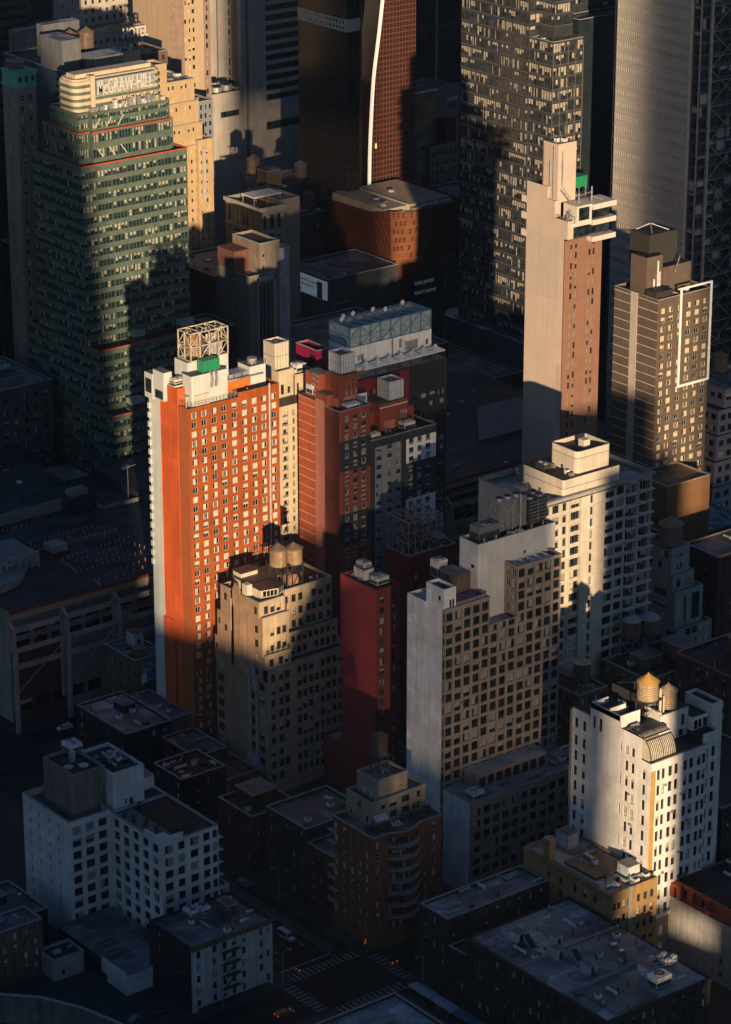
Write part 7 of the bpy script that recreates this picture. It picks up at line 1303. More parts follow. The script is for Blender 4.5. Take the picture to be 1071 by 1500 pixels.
# striped apartment tower and concrete tower with black slits
STW = wall('tan_striped_stone', (.40, .30, .20), .85, .1, .3, .15)
b = Bld('office_tower', 'tan tower with brick striped piers at the top beside the big concrete tower', 'tower', 668, 975, [STW, wall('plum_strip_brick', (.27, .19, .15), .85, .1, .3, .15, (1.6, 1.7), .75)])
sw = WS('plain', FR_D, GLASS, flat('warm_curtain', (.60, .50, .26), .6, vary=.1), (4, 1, 1, 2, 1, 1, 1))
b.S(656.8, 672.4, 960, 0, 190, cols=[(.6, 1.6), (6.6, 7.6), (8.4, 9.4), (10.2, 11.4)], rows=floors(186, 50, 3.6, 1.6), ws=sw, mfun=lambda u, z: 1 if 3 < u < 5 or .2 < u < 2 else 0, skip=lambda i, j: i == 0 or (i == 1 and j % 2)); b.S(672.4, 677, 962, 0, 190, cols=[(.4, 1.4), (2.4, 3.4)], rows=floors(186, 50, 3.6, 2), ws=plg, m=1); b.Wf(960, 985, 656.8, 0, 190); b.wall.quad((677, 962, 0), (677, 985, 0), (677, 985, 190), (677, 962, 190)); b.wall.quad((656.8, 960, 190), (677, 960, 190), (677, 985, 190), (656.8, 985, 190)); b.finish()
AST = wall('pale_grey_concrete', (.37, .34, .30), .8, .08, .2, .12, (3.4, 4.2), .93)
b = Bld('office_tower', 'huge pale concrete tower with black vertical slits and dark ribbon windows at the top', 'tower', 722, 1012, [AST, DARKM])
ZT = 200
b.Wf(1004, 1024, 703.6, 0, ZT); b.S(703.6, 709.6, 1004, 0, ZT); b.S(710.4, 715, 1004, 0, ZT); b.S(715, 718.4, 1006, 0, ZT, cols=[(.6, 1.4), (1.9, 2.7)], rows=floors(196, 48, 4.1, 3.2), ws=plg); b.S(718.6, 721.2, 1000, 0, ZT); b.S(721.9, 730.4, 999, 0, ZT); b.Wf(999, 1008, 721.9, 0, ZT); b.Wf(1000, 1006, 718.6, 0, ZT); b.Wf(1004, 1007, 710.4, 0, ZT)
b.S(709.6, 710.4, 1004.8, 0, ZT, m=1); b.S(721.2, 721.9, 1000.6, 0, ZT, m=1)
b.S(730.4, 752, 1000, 0, 80, cols=[(.8, 21)], rows=[(70.6, 74)], ws=WS('plain', FR_D, GLASS, BLIND, (1, 0, 0, 0, 0, 0, 0)), dep=.8); b.S(730.4, 752, 1000.4, 80, ZT, cols=[(.5, 21.4)], rows=floors(196, 28, 4.1, 2.5), ws=WS('plain', FR_D, GLASS, BLIND, (1, 0, 0, 0, 0, 0, 0)), dep=.6)
b.wall.quad((752, 1000, 0), (752, 1024, 0), (752, 1024, ZT), (752, 1000, ZT)); b.wall.quad((703.6, 1004, ZT), (752, 1000, ZT), (752, 1024, ZT), (703.6, 1024, ZT)); b.finish()
b = Bld('office_building', 'blank concrete base with round fans on its roof left of the big concrete tower', 'building', 692, 985, [AST, GLASS]); b.block(681, 702, 975, 992, 0, 96.6, dict(cols=[(9.4, 18.6)], rows=[(86.6, 89)], ws=WS('plain', FR_D, GLASS, BLIND, (1, 0, 0, 0, 0, 0, 0)), dep=.6), dict(cols=even(4, 17, 2, 1), rows=[(91, 92.2)], ws=plg), ph=1.6, roof=TAR_D)
p = b.part('round_fan', [METAL, BLACK])
for x, y in ((686.5, 979), (692, 980), (697.5, 981), (690, 986), (696, 987)): p.cyl(x, y, 95, 98.2, 2.3, 2.3, 20, 0, mt=0); p.cyl(x, y, 98.203, 98.5, 1.6, 1.2, 20, 1)
b.block(690, 716, 950, 958, 0, 66, ph=.6, roof=TAR_L); b.finish()
low('building', 'dim low roofs at the foot of the big concrete tower', 'building', 672, 735, 912, 935, 62, DARKB, TAR_G, 12, 6, seed=91, n=26, ws=plg)
for i, (x, y, z, lb) in enumerate(((688, 914, 62, 'rust lidded tank at the foot of the big concrete tower, farther left'), (696.5, 914, 62, 'rust lidded tank at the foot of the big concrete tower, farther right'), (693, 926, 70, 'white topped tank at the foot of the big concrete tower'))): tank(x, y, z + 3, z + 7.6, 2.5, z - .8, lb, wood=WOODD, cone=1.6, roofm=MC['rust_tin_roof'] if i < 2 else TAR_L)
# block with white pergola roof
LTAN = wall('dim_tan_brick', (.26, .21, .17), .9, .15, .3, .25, (.5, .17, .5), .85)
b = Bld('office_building', 'ornate tan block with pale cornice and a white canopy on its roof', 'building', 637, 875, [LTAN])
b.block(627, 637.2, 862, 883.4, 0, 85, dict(cols=[(1.3, 2.5), (4.2, 6.0), (7.7, 9.0)], rows=floors(71.6, 17, 3.9, 2.0) + [(73.4, 75), (77, 82.2)], ws=grid), dict(cols=[(2, 3), (5, 6.4), (7.2, 8.6), (10.4, 11.8), (12.6, 14), (17, 18.2)], rows=floors(71.6, 17, 3.9, 2.0) + [(73.4, 75), (77, 82.2)], ws=grid), ph=1.2, roof=TAR_D); b.block(637.25, 646, 864, 884, 0, 86, None, None, ph=1)
c = b.part('cornice', [COPE]); c.box(626.4, 637.8, 861.4, 861.9, 83.8, 85.2); c.box(626.4, 626.9, 861.9, 884, 83.8, 85.2); c.box(626.6, 637.6, 861.6, 861.98, 75.6, 76.2); c.box(626.6, 626.98, 861.99, 883.6, 75.6, 76.2); b.rail([(630, 862.4), (637, 862.4)], 85.2, 1.2, .8); b.finish()
t = thing('roof_canopy', 'white canopy roof on posts above the ornate tan block', 'canopy', (632.5, 871, 84)); p = MB(); p.prism([(627.6, 866.8), (640, 866.8), (640, 874.4), (627.6, 874.4)], 87.6, 88.0); p.build('sheet', flat('tent_canvas', (.60, .60, .58), .7), t); p = MB()
for x in (628, 633.8, 639.6):
    for y in (867.2, 874): p.box(x - .12, x + .12, y - .12, y + .12, 83.8, 87.59)
for x in (630.6, 633.6, 636.6): p.box(x - .04, x + .04, 866.9, 874.3, 88.003, 88.06)
p.build('posts', METAL, t)
low('office_building', 'dim brown block with arched gable windows behind the ornate tan block', 'building', 646.1, 655.4, 884.5, 894, 84, BRNB, TAR_G, 4, 4, seed=92, ws=plg, bulk=((647.5, 654, 886, 892, 7),)); tank(651, 899, 87, 92, 2.6, 83, 'grey tank standing above the dim brown block with gable windows', wood=WOODD, cone=1.8)
tower('office_building', 'dark faced building with a pale framed front of black ribs in mid distance', 576.8, 587.6, 800, 818, 0, 83.6, [wall('soot_stone', (.13, .12, .115), .9, .15, .3, .3)], dict(cols=[(4.0, 5.4), (5.7, 7.1), (7.4, 8.8), (9.1, 9.9)], rows=[(3, 80)], ws=WS('grid', FR_D, GLASS, BLIND, (1, 0, 0, 0, 0, 0, 0)), dep=.8), dict(cols=[(9, 10.2)], rows=floors(80, 18, 4, 1.8), ws=plg), roof=TAR_B, extra=lambda b: (lambda p: (p.box(580.2, 580.6, 799.4, 799.99, 0, 82.6), p.box(587, 587.6, 799.4, 799.99, 0, 82.6), p.box(580.2, 587.6, 799.4, 799.99, 81.4, 82.8)))(b.part('pale_frame', [COPE])))
tower('office_building', 'dim brick building with a pale water stained side behind the black ribbed front', 583.2, 591.4, 802.5, 818, 0, 93.4, [wall('stained_tan_brick', (.20, .16, .135), .9, .3, .15, .4)], dict(cols=[(1.2, 2)], rows=floors(90, 6, 4.5, 1.4), ws=plg), dict(cols=[], rows=[]), roof=TAR_D, extra=lambda b: (b.sub('pale_side_wing', wall('stained_white_wall', (.32, .32, .33), .9, .3, .2, .5), 588, 596, 803, 818, 0, 90), (lambda p: p.box(576.9, 583.15, 808.4, 818, 0, 90.4))(b.part('red_side', [wall('faded_red_side', (.13, .06, .045), .9, .25, .2, .4)]))))
low('building', 'murky low building with small windows beside the green tower base', 'building', 561, 575, 806, 822, 66, DARKB, TAR_G, 5, 4, seed=93, ws=plg); low('building', 'teal fronted low building with a yellow sign line near the green tower base', 'building', 560, 576, 838, 850, 60, GREYP, TAR_G, 6, 4, seed=94, ws=plg)
low('building', 'murky dark block between the green tower and the ornate tan block', 'building', 598, 622, 850, 880, 68, REDB, TAR_G, 8, 6, seed=95, n=14, ws=plg)
# billboards on 42nd street
b = Bld('cinema', 'dark cinema building under the white billboard in mid distance', 'cinema', 665, 875, [wall('cinema_dark_panel', (.045, .05, .058), .7, .2, .3, .2, (4, 5), .7), wall('teal_louvre_panel', (.09, .20, .22), .6, .15, .3, .1, (9, 1.1), .5)])
b.block(657.2, 664, 858, 886, 0, 44.6, None, dict(cols=[], rows=[]), ph=1); b.block(657.3, 690, 862, 888, 0, 53, dict(cols=[], rows=[]), None, ph=1); p = b.part('facade_screen', [MC['teal_louvre_panel']]); p.box(656.9, 657.19, 858.2, 880, 27, 44); p = b.part('window', [GLASS])
q = random.Random(9)
for i in range(15): p.box(656.7, 656.89, 858.8 + i * 1.4, 859.4 + i * 1.4, 28 + q.random() * 3, 34)
b.clutter(658, 672, 864, 886, 52.01, 8, 96); b.part('neon_lettering', [flat('red_neon', (.4, .03, .02), .4, emit=(1, .08, .04), es=3)], text_mb('fuacD', 3.2, .1, (656.6, 873.5, 24.2), (0, -1, 0), sx=1.05)); b.finish()
t = thing('billboard', 'white billboard with dark lettering and a phone picture on the cinema', 'billboard', (656.4, 872, 45)); p = MB(); p.box(656.3, 656.8, 861.8, 881.8, 45.2, 52.2); p.build('face', flat('billboard_face', (.42, .45, .47), .6, emit=(.5, .66, .8), es=.11), t); ink = flat('billboard_ink', (.03, .05, .10), .6)
text_mb('The world\'s #1 customer', 1.45, .06, (656.24, 880.6, 50.0), (0, -1, 0), sx=.93).build('lettering', ink, t); text_mb('experience platform', 1.45, .06, (656.24, 880.6, 48.3), (0, -1, 0), sx=.93).build('lettering', ink, t); text_mb('brandly'.replace('brandly', 'Mondly'), 1.2, .06, (656.24, 880.6, 46.2), (0, -1, 0), bold=.03).build('lettering', ink, t)
p = MB(); p.box(656.2, 656.28, 864.3, 867.4, 45.3, 51.4, 0); p.box(656.12, 656.19, 864.6, 866.6, 46.2, 50.4, 1); p.build('picture', [ink, flat('pale_blue_picture', (.38, .44, .5), .6)], t); p = MB()
for y in (864, 872, 880): p.box(656.81, 657.15, y - .2, y + .2, 45.2, 52)
p.build('bracket', DARKM, t)
# curved-beam hotel tower
WGL = wall('dark_bronze_curtain_wall', (.008, .009, .012), .22, .15, .1, .05, spec=.5); WRST = wall('copper_brown_curtain_wall', (.03, .018, .015), .2, .2, .2, .05, spec=.6)
b = Bld('hotel', 'dark glass hotel tower split by a glowing curved white beam above its copper base', 'hotel', 695, 895, [WGL, WRST])
def grid_on(part, P, U, W, z0, z1, du, dz, w=.14, off=.06, hw=None):
    U = Vector((*U, 0)).normalized(); Nn = Vector((U.y, -U.x, 0)) * off; P = Vector((*P, 0)) + Nn; n = round(W / du)
    for i in range(n + 1): c = P + U * (W * i / n); part.bar((c.x, c.y, z0), (c.x, c.y, z1), w)
    n = round((z1 - z0) / dz); e = P + U * W
    for i in range(n + 1): z = z0 + (z1 - z0) * i / n; part.bar((P.x, P.y, z), (e.x, e.y, z), hw or w)
ZW = 210
b.wall.prism([(677, 906), (677, 876), (683, 876), (684, 884), (693.4, 888), (693.4, 912), (684, 912)], 0, ZW, 0)
mu = b.part('mullions', [flat('bronze_mullion', (.13, .10, .075), .4, .3)]); grid_on(mu, (677, 906), (0, -1), 30, 40, ZW, 1.25, 3.4, .12, hw=.1); grid_on(mu, (677, 876), (1, 0), 6, 40, ZW, 1.2, 3.4, .12, hw=.1); grid_on(mu, (684, 884), (9.4, 4), 10.2, 60, ZW, 1.25, 3.4, .12, hw=.1)
bd = b.part('pale_band', [wall('pale_green_stone', (.42, .42, .32), .6, .15, .3, .1, (2, 2), .8), GLASS]); bd.box(676.6, 676.94, 875.7, 906, 139.5, 144.2, 0); bd.box(676.95, 683.2, 875.6, 875.9, 139.5, 144.2, 0)
for i in range(14): bd.box(676.5, 676.59, 877 + i * 2.05, 877.8 + i * 2.05, 142.6, 143.6, 1); bd.box(676.5, 676.59, 877 + i * 2.05, 877.8 + i * 2.05, 140.4, 141.3, 1)
bm = [(694.4, 60), (694.6, 75.4), (694.9, 91), (695.9, 109), (696.8, 119.5), (698.9, 132), (700.9, 147), (703.4, 162), (706.6, 177), (710.5, 192), (714.6, 205)]
def smooth(z):
    k = max(i for i in range(len(bm0) - 1) if bm0[i][1] <= z); k = min(k, len(bm0) - 2); q = lambda i: bm0[max(0, min(len(bm0) - 1, i))]; t_ = (z - bm0[k][1]) / (bm0[k + 1][1] - bm0[k][1]); p_ = [q(k - 1)[0], q(k)[0], q(k + 1)[0], q(k + 2)[0]]
    return .5 * (2 * p_[1] + (p_[2] - p_[0]) * t_ + (2 * p_[0] - 5 * p_[1] + 4 * p_[2] - p_[3]) * t_ ** 2 + (3 * p_[1] - p_[0] - 3 * p_[2] + p_[3]) * t_ ** 3)
bm0 = bm; bm = [(smooth(60 + i * 5), 60 + i * 5) for i in range(29)]; bm = [(bm[max(0, i - 1)][0] * .25 + x * .5 + bm[min(28, i + 1)][0] * .25, z) for i, (x, z) in enumerate(bm)]
for (xa, za), (xb, zb) in zip(bm, bm[1:]):
    b.wall.quad((xa, 885, za), (717.4, 885, za), (717.4, 885, zb), (xb, 885, zb), 1); b.wall.quad((xa, 885, za), (xb, 885, zb), (xb + 4, 900, zb), (xa + 4, 900, za), 1)
b.wall.quad((717.4, 885, 60), (717.4, 912, 60), (717.4, 912, 205), (717.4, 885, 205), 1)
mu = b.part('copper_mullions', [flat('copper_mullion', (.22, .065, .032), .5, .2)])
for i in range(15): 
    x = 695.2 + i * 1.57
    for (xa, za), (xb, zb) in zip(bm, bm[1:]):
        if x > xb: mu.bar((x, 884.9, za), (x, 884.9, zb), .16)
z = 62.0
while z < 204:
    for (xa, za), (xb, zb) in zip(bm, bm[1:]):
        if za <= z < zb: xl = xa + (xb - xa) * (z - za) / (zb - za); mu.bar((xl, 884.86, z), (717.4, 884.86, z), .3)
    z += 2.05
be = b.part('light_beam', [flat('sun_glow_beam', (.75, .72, .66), .5, emit=(1, .86, .66), es=.45)])  # beam is off by day; the emission stands in for sun on it
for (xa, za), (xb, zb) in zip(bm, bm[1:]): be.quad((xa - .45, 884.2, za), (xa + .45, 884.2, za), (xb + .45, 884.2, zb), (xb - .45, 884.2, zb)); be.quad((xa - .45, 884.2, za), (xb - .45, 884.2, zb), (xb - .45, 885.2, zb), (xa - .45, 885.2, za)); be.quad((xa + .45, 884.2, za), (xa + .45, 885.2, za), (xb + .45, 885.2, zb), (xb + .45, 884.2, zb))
mu = b.part('warm_window', [flat('lit_window', (.5, .4, .2), .4, emit=(1, .75, .35), es=.5)]); mu.box(685, 685.8, 884.0, 884.2, 92, 94.2); mu.box(697.4, 698.1, 884.5, 884.7, 90, 92)
b.finish(); b.root.location = (b.root.location[0] + 18.2, b.root.location[1] + 23.6, -6.2)
CB = wall('shaded_copper_panel', (.10, .03, .017), .5, .2, .06, .1, (14, 1.4, .3), .9); CB2 = wall('sunlit_ochre_panel', (.17, .062, .026), .5, .15, .06, .1, (14, 1.4, .3), .9)  # side facets painted darker as if shaded, front facets lighter as if sunlit
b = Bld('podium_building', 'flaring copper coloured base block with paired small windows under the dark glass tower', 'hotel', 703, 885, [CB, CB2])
top = [(690, 906), (688.5, 876), (690, 866.6), (698.8, 866.2), (708, 864.5), (726, 866.5), (728, 906)]; bot = [(692, 904), (692.6, 876), (693, 869.5), (698.4, 868.0), (708, 868), (724, 869), (724, 904)]; zt = [69, 70, 72.3, 70.4, 71.6, 70.6, 71]
n = len(top)
def onface(i, u, v):
    j = i + 1; a = Vector((*bot[i], 50)) * (1 - u) + Vector((*bot[j], 50)) * u; c = Vector((*top[i], zt[i])) * (1 - u) + Vector((*top[j], zt[j])) * u; return a * (1 - v) + c * v
for i in range(n):
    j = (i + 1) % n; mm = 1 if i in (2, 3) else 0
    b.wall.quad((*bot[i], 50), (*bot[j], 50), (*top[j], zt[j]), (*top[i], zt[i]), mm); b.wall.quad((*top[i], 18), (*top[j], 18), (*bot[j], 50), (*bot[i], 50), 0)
b.wall.poly([(*top[2], 71), (695.4, 866.4, 70), (698.4, 868, 50), (*bot[2], 50)], 0) if False else None
r_ = b.part('roof', [TAR_B]); r_.poly([(x, y, z - 1.0) for (x, y), z in zip(top, [70] * n)])
r2 = b.part('raised_roof', [wall('tan_roof_membrane', (.32, .25, .18), .85, .2, .2, 0), COPE]); r2.box(690.6, 722, 871, 903, 68.8, 71.8, 0); r2.box(701.5, 702.2, 871.01, 902.9, 71.803, 72.3, 1); r2.cyl(697, 884, 71.8, 72.6, 1.2, 1.2, 16, 1); r2.cyl(694, 876, 71.8, 72.6, 1.2, 1.2, 16, 1); r2.cyl(709, 890, 71.8, 72.6, 1.2, 1.2, 16, 1)
wn = b.part('paired_window', [BLACK, flat('orange_window_rim', (.26, .085, .03), .4)])
for i, nu, u0 in ((2, 3, .16), (0, 9, .06), (1, 3, .1), (3, 3, .1), (4, 6, .06)):
    for a in range(nu):
        for c in range(5 if i == 2 else 6):
            u = u0 + (a + (.5 if c % 2 else 0)) * (.92 - u0) / nu; v = .9 - c * .155
            if u > .93 or v < .05: continue
            pt_ = onface(i, u, v); e = (onface(i, u + .02, v) - pt_).normalized(); up = (onface(i, u, v + .02) - pt_).normalized(); nn = e.cross(up).normalized() * .12
            for k in (0, 1):
                q0 = pt_ + up * (k * 1.0) + nn; wn.quad(q0 - e * .58 - up * .08, q0 + e * .58 - up * .08, q0 + e * .58 + up * .83, q0 - e * .58 + up * .83, 1); q0 = q0 + nn; wn.quad(q0 - e * .46, q0 + e * .46, q0 + e * .46 + up * .72, q0 - e * .46 + up * .72, 0)
pp = b.part('roof_plant', [WHITEM, METAL]); q = random.Random(4)
for i in range(10): x = 690.8 + i * 1.6; pp = b.part('roof_plant', [WHITEM, METAL]); pp.box(x, x + q.uniform(.8, 2), 867.4, 869.4, 69, 69.8 + q.random() * 1.6, i % 2)
for i in range(5): pp = b.part('roof_plant', [METAL]); pp.bar((706 + i * 3, 868.4, 70.4), (709 + i * 3, 868.9, 71), 1.6, 0)
pp = b.part('roof_mast', [METAL, METAL]); pp.bar((684.5, 872, 74.2), (697, 877, 72.6), .35, 0); b.finish()
t = thing('billboard', 'dark billboard reading KRIS JAMES OUT NOW below the copper base', 'billboard', (708, 865, 38)); p = MB(); p.box(699.5, 718, 864.6, 865, 36.4, 45.4); p.build('face', flat('black_billboard', (.02, .022, .026), .5), t); k = flat('pale_lettering', (.22, .26, .30), .5, emit=(.5, .6, .7), es=.08)
text_mb('KRIS JAMES', 1.9, .06, (700.2, 864.5, 42.2), (1, 0, 0), sx=1.0).build('lettering', k, t); text_mb('OUT NOW', 1.9, .06, (700.2, 864.5, 38.4), (1, 0, 0), sx=1.1).build('lettering', k, t); p = MB(); q = random.Random(2)
for i in range(14): x = 712.5 + q.uniform(0, 3.6); z = q.uniform(37, 43.6); p.box(x, x + 1, 864.4 - i * .005, 864.45 - i * .005, z, z + 1.1, i % 2)
p.build('picture', [flat('dim_copper_picture', (.12, .06, .05), .5), flat('dim_gold_picture', (.13, .1, .06), .5)], t); p = MB(); p.box(699.5, 727, 865.01, 868, 0, 45.6); p.build('case', DARKM, t)
t = thing('billboard', 'small rainbow coloured screen on the street left of the glass towers', 'screen', (712, 842, 37)); p = MB(); p.box(704.6, 714.6, 841.6, 842, 39.4, 43)
sc_ = MB()
cols_ = [flat('screen_pink', (.3, .05, .12), .4, emit=(.9, .15, .35), es=.3), flat('screen_blue', (.03, .12, .3), .4, emit=(.1, .4, .9), es=.3), flat('screen_teal', (.03, .2, .22), .4, emit=(.1, .55, .6), es=.3), flat('screen_orange', (.3, .12, .03), .4, emit=(.9, .4, .1), es=.3)]
q = random.Random(6)
for i in range(26): x = 704.7 + q.uniform(0, 8.2); z = 39.5 + q.uniform(0, 2.6); sc_.box(x, x + 1.6, 841.5 - i * .004, 841.53 - i * .004, z, z + .8, (0 if x < 707.4 else (1 if x < 709.5 else 2)) if q.random() < .75 else 3)
p.build('face', cols_[1], t); sc_.build('picture', cols_, t); p = MB(); p.box(704.2, 715, 842.01, 844, 0, 43.4); p.build('case', DARKM, t)
# curved louvred corner building
b = Bld('office_building', 'low dark building wrapped in horizontal louvres with a rounded end', 'building', 705, 812, [wall('louvre_steel', (.05, .06, .068), .5, .2, .3, .1, (30, 1.6), .4)])
o_ = [(690, 789.5), (740, 786), (740, 838)] + [(697 + 7 * math.cos(R(a)), 832 + 7 * math.sin(R(a))) for a in (90, 110, 130, 150, 170, 180)]
b.wall.prism(o_, 0, 40, 0); r_ = b.part('roof', [TAR_L]); r_.poly([(x, y, 40.03) for x, y in o_]); lo_ = b.part('louvre', [flat('dull_louvre', (.10, .115, .125), .5)])
for k in range(20):
    z = 6 + k * 1.7
    for p0, p1 in zip(o_[-1:] + o_[:1], o_[:2]): lo_.bar((p0[0] - .3, p0[1], z), (p1[0] - .3, p1[1] - .2, z), .35, 0, .25)
    for p0, p1 in zip(o_[3:], o_[4:]): d = Vector((p0[0] - 697, p0[1] - 832)).normalized() * .3; lo_.bar((p0[0] + d.x, p0[1] + d.y, z), (p1[0] + d.x, p1[1] + d.y, z), .35, 0, .25)
b.clutter(693, 735, 795, 832, 40.04, 16, 97); b.finish()
# office glass towers on the avenue
G11 = wall('steel_spandrel', (.04, .041, .046), .35, .2, .3, .1, (1.5, 4.2), .75, spec=.6)
OG = glass('office_glass', (.02, .026, .03), .05); OB = flat('blind_and_lit_interior', (.42, .37, .29), .6, vary=.15)
ow = runs('plain', FR_D, OG, OB, [(7, 2, 2, .6, .5, .5, 0), (12, 1, .3, .2, .6, .6, 0), (1, 3, 4, 3, 1, 1, 0)], 6, 3)  # pale panes also stand in for sunlit interiors and reflections
b = Bld('office_tower', 'stepped office tower of banded glass with sunlit interiors right of the copper tower', 'tower', 715, 810, [G11, wall('night_glass', (.02, .028, .035), .2, .2, .2, .05, (1.5, 4.2), .6, spec=.6)])
rw = [(8 + 4.2 * i, 11.0 + 4.2 * i) for i in range(50)]
b.block(692, 760, 792.5, 829, 0, 222, dict(cols=even(26, 68, 2.2, .3), rows=rw, ws=ow, dep=.15), dict(cols=even(30, 36.5, 1.02, .2), rows=rw, ws=ow, dep=.15), ph=1)
b.block(693, 706.8, 781, 792.4, 0, 150.4, dict(cols=even(11, 13.8, 1.05, .2), rows=rw, ws=ow, dep=.15), dict(cols=even(8, 11.4, 1.2, .2), rows=rw, ws=ow, dep=.15), ph=1, roof=TAR_G); b.block(706.81, 760, 783.4, 792.4, 0, 156, dict(cols=[], rows=[]), None, ph=1, m=1); b.block(696.5, 705, 784.6, 792.45, 150, 222, dict(cols=even(7, 8.5, 1.0, .2), rows=[r for r in rw if r[0] > 151], ws=ow, dep=.15), dict(cols=even(5, 7.8, 1.2, .2), rows=[r for r in rw if r[0] > 151], ws=ow, dep=.15), ph=1)
fl_ = b.part('floor_edge', [flat('pale_floor_edge', (.20, .19, .19), .4, .3)])
for i in range(50):
    z = 7.6 + 4.2 * i; fl_.box(691.8, 691.99, 792.5, 829, z, z + .16)
    if z < 149: fl_.box(692.8, 692.99, 781, 792.4, z, z + .16); fl_.box(692.8, 706.8, 780.8, 780.99, z, z + .16)
    if z > 154: fl_.box(696.3, 696.49, 784.6, 792.4, z, z + .16); fl_.box(696.3, 705, 784.4, 784.59, z, z + .16)
mv = b.part('vertical_fin', [flat('pale_floor_edge', (.20, .19, .19), .4, .3)])
for i in range(5): x = 693 + i * 13.8 / 4; mv.box(x - .09, x + .09, 780.75, 780.99, 6, 149)
b.clutter(693.5, 706, 781.4, 784.4, 149.41, 8, 98); b.clutter(693.4, 696, 784, 792, 149.41, 4, 99); b.finish()
for i in range(9): shrub(693.9 + i * 1.4, 782, 149.42, .8, 'potted shrub on the terrace of the banded glass tower', 'potted shrubs on the glass tower terrace')
NY = wall('pale_rod_screen', (.40, .37, .335), .6, .08, .1, .05, (40, .55), .85)
nyw = WS('plain', FR_D, GLASS, flat('blind_and_lit_interior', (.42, .37, .29), .6, vary=.15), (12, 1, 0, 0, 0, 0, 0))
b = Bld('office_tower', 'very tall pale tower screened with fine horizontal rods beside a cross braced dark corner', 'tower', 715, 730, [NY, wall('dark_recess_glass', (.06, .066, .072), .2, .2, .2, .05, (1.4, 4.15), .6, spec=.6)])
rw = [(6 + 4.15 * i, 7.6 + 4.15 * i) for i in range(58)]
b.Wf(713, 748, 692, 0, 250, cols=[(.6 + i * 1.1, 1.25 + i * 1.1) for i in range(31)], rows=rw, ws=nyw, dep=.5); b.Wf(748, 750.6, 693.4, 0, 250, m=1, cols=[(.4, 2.2)], rows=rw, ws=ow); b.Wf(709.4, 713, 693.2, 0, 250, m=1, cols=[(.5, 3.1)], rows=[(a - 1, c + .6) for a, c in rw], ws=plg)
b.S(692, 693.4, 748, 0, 250); b.S(692, 693.2, 713, 0, 250); b.S(693.2, 745, 709.4, 0, 250, m=1, cols=even(12, 51.8, 3.6, .4), rows=[(a - 1, c + .6) for a, c in rw], ws=plg)
b.wall.quad((745, 709.4, 0), (745, 750.6, 0), (745, 750.6, 250), (745, 709.4, 250)); b.wall.quad((745, 750.6, 0), (693.4, 750.6, 0), (693.4, 750.6, 250), (745, 750.6, 250)); b.wall.quad((692, 709.4, 250), (745, 709.4, 250), (745, 750.6, 250), (692, 750.6, 250))
st = b.part('steel_column', [METAL]); st.box(696.8, 697.7, 708.2, 709.0, 0, 250); st.box(692.8, 693.1, 709.0, 709.38, 0, 250)
br_ = b.part('cross_brace', [FR_A])
for k in range(20): br_.bar((697.4, 708.6, 4 + k * 12.45), (712, 708.6, 16.45 + k * 12.45), .3); br_.bar((712, 708.6, 4 + k * 12.45), (697.4, 708.6, 16.45 + k * 12.45), .3)
for k in range(30): br_.bar((697.4, 708.8, 8 + k * 8.3), (730, 708.8, 8 + k * 8.3), .35)
rd = b.part('rod_screen', [flat('ceramic_rod', (.34, .315, .285), .5)])
for k in range(58):
    for m_ in (2.0, 2.65, 3.3, 3.95): rd.box(691.86, 691.92, 713, 748, 6 + 4.15 * k + m_ - .06, 6 + 4.15 * k + m_ + .06)
b.finish()
# old hotel with the side sign, dark tower behind it
CAR = wall('sooty_tan_brick', (.16, .125, .10), .9, .2, .2, .35)
b = Bld('hotel', 'sooty old hotel with CARTER letters high on its wall behind the copper base', 'hotel', 775, 950, [CAR])
b.block(761.6, 787, 944, 962, 0, 91.4, dict(cols=[(14, 15), (17, 18), (20, 21), (23, 24)], rows=floors(72, 18, 3.7, 1.9), ws=plg), None, ph=1); b.block(761.6, 766, 939, 943.9, 0, 73.6, dict(cols=[(1, 2), (2.8, 3.8)], rows=floors(71, 18, 3.7, 1.9), ws=plg), None, ph=1); b.block(766.5, 781, 937, 943.9, 0, 70.6, dict(cols=even(6, 14.5, 1, .4), rows=floors(68, 17, 3.7, 1.9), ws=plg), None, ph=1)
p = b.part('side_sign', [wall('dim_teal_board', (.09, .115, .125), .7, .2, .3, .2), wall('faded_mural', (.20, .13, .07), .8, .5, .12, .3)]); p.box(761.4, 775.9, 943.6, 943.98, 76, 91.5, 1); p.box(776, 787.2, 943.5, 943.98, 83, 93, 0)
b.part('lettering', [flat('letter_white', (.62, .60, .55), .6)], text_mb('CARTER', 2.1, .2, (780.2, 943.2, 86.4), (1, 0, 0), sx=.74, bold=.03)); b.part('dark_lettering', [DARKM], text_mb('HOTEL', 2.1, .2, (780.6, 943.2, 83.4), (1, 0, 0), sx=.74))
p = b.part('lamp_row', [WHITEM])
for i in range(9): p.box(762 + i * 1.5, 762.9 + i * 1.5, 942.6, 943.5, 91.6, 92.3)
p = b.part('roof_house', [REDB]); p.box(775, 780.4, 937.6, 943.4, 69.7, 80); b.finish()
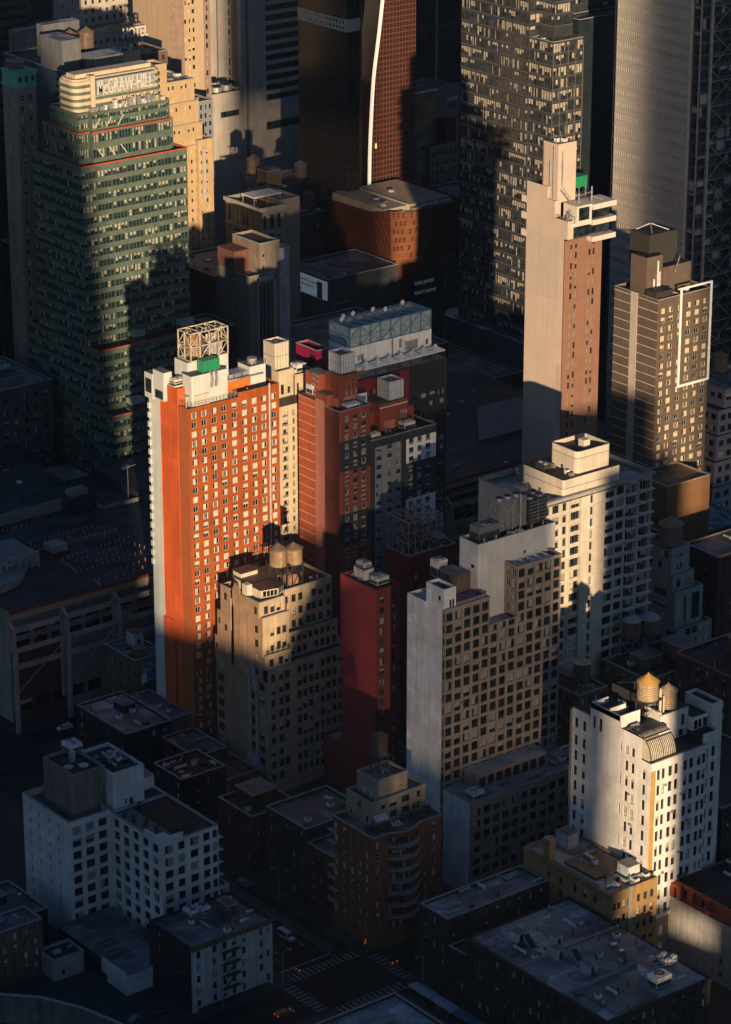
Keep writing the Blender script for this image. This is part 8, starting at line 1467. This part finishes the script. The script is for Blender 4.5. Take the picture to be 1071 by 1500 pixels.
tower('office_tower', 'black ribbed tower behind the old hotel between copper tower and banded glass', 781.5, 812, 965, 990, 0, 220, [wall('black_ribbed_wall', (.03, .035, .042), .4, .2, .3, .1, (1.2, 60), .4)], dict(cols=even(22, 30.5, .7, .3), rows=[(2, 110), (113, 216)], ws=WS('plain', FR_D, GLASS, BLIND, (1, 0, 0, 0, 0, 0, 0)), dep=.5), None, extra=lambda b: (lambda p: p.box(791.6, 792.2, 964.4, 964.98, 0, 219))(b.part('pale_rib', [FR_A])))
# filler blocks so that no street gap opens onto bare ground
for i, (x0, x1, y0, y1, z, lb) in enumerate(((716, 770, 700, 760, 120, 'dark block hidden in the shade right of the rod screened tower'), (600, 655, 790, 842, 48, 'dark theatre block low in shade left of the louvred corner building'), (740, 800, 862, 920, 60, 'dark block behind the copper base at street level'), (560, 600, 890, 930, 70, 'dark block behind the dark blue tower'), (740, 830, 1040, 1080, 150, 'dark slab far behind the big concrete tower'), (640, 690, 790, 840, 30, 'low dark block facing the louvred corner building'), (690, 760, 1100, 1140, 95, 'dim block far behind the HOTEL letters'), (480, 540, 960, 1000, 120, 'dark block at the far upper left behind the red brick block'), (446, 500, 1010, 1080, 150, 'tall dark block at the far left edge'), (520, 600, 1000, 1060, 140, 'dark wide block below the black glass tower at the upper left'))):
    low('office_building', lb, 'building', x0, x1, y0, y1, z, DARKB, TAR_G, 12, 8, seed=110 + i, n=8, ws=plg, pitch=3.8)

# ------------------------------------------------------------------ the air: a thin winter haze
hz = MB(); hz.box(-950, 2650, -950, 2650, -1.3, 460)
hm = bpy.data.materials.new('haze'); hm.use_nodes = True; ht = hm.node_tree; ht.nodes.clear(); ho = ht.nodes.new('ShaderNodeOutputMaterial'); hv_ = ht.nodes.new('ShaderNodeVolumePrincipled')
hv_.inputs['Color'].default_value = (.55, .75, 1, 1); hv_.inputs['Density'].default_value = .00002; hv_.inputs['Anisotropy'].default_value = .2; ht.links.new(hv_.outputs[0], ho.inputs['Volume'])
o = hz.build('haze', hm); o['kind'] = 'stuff'
S.cycles.volume_bounces = 0; S.cycles.volume_step_rate = 10
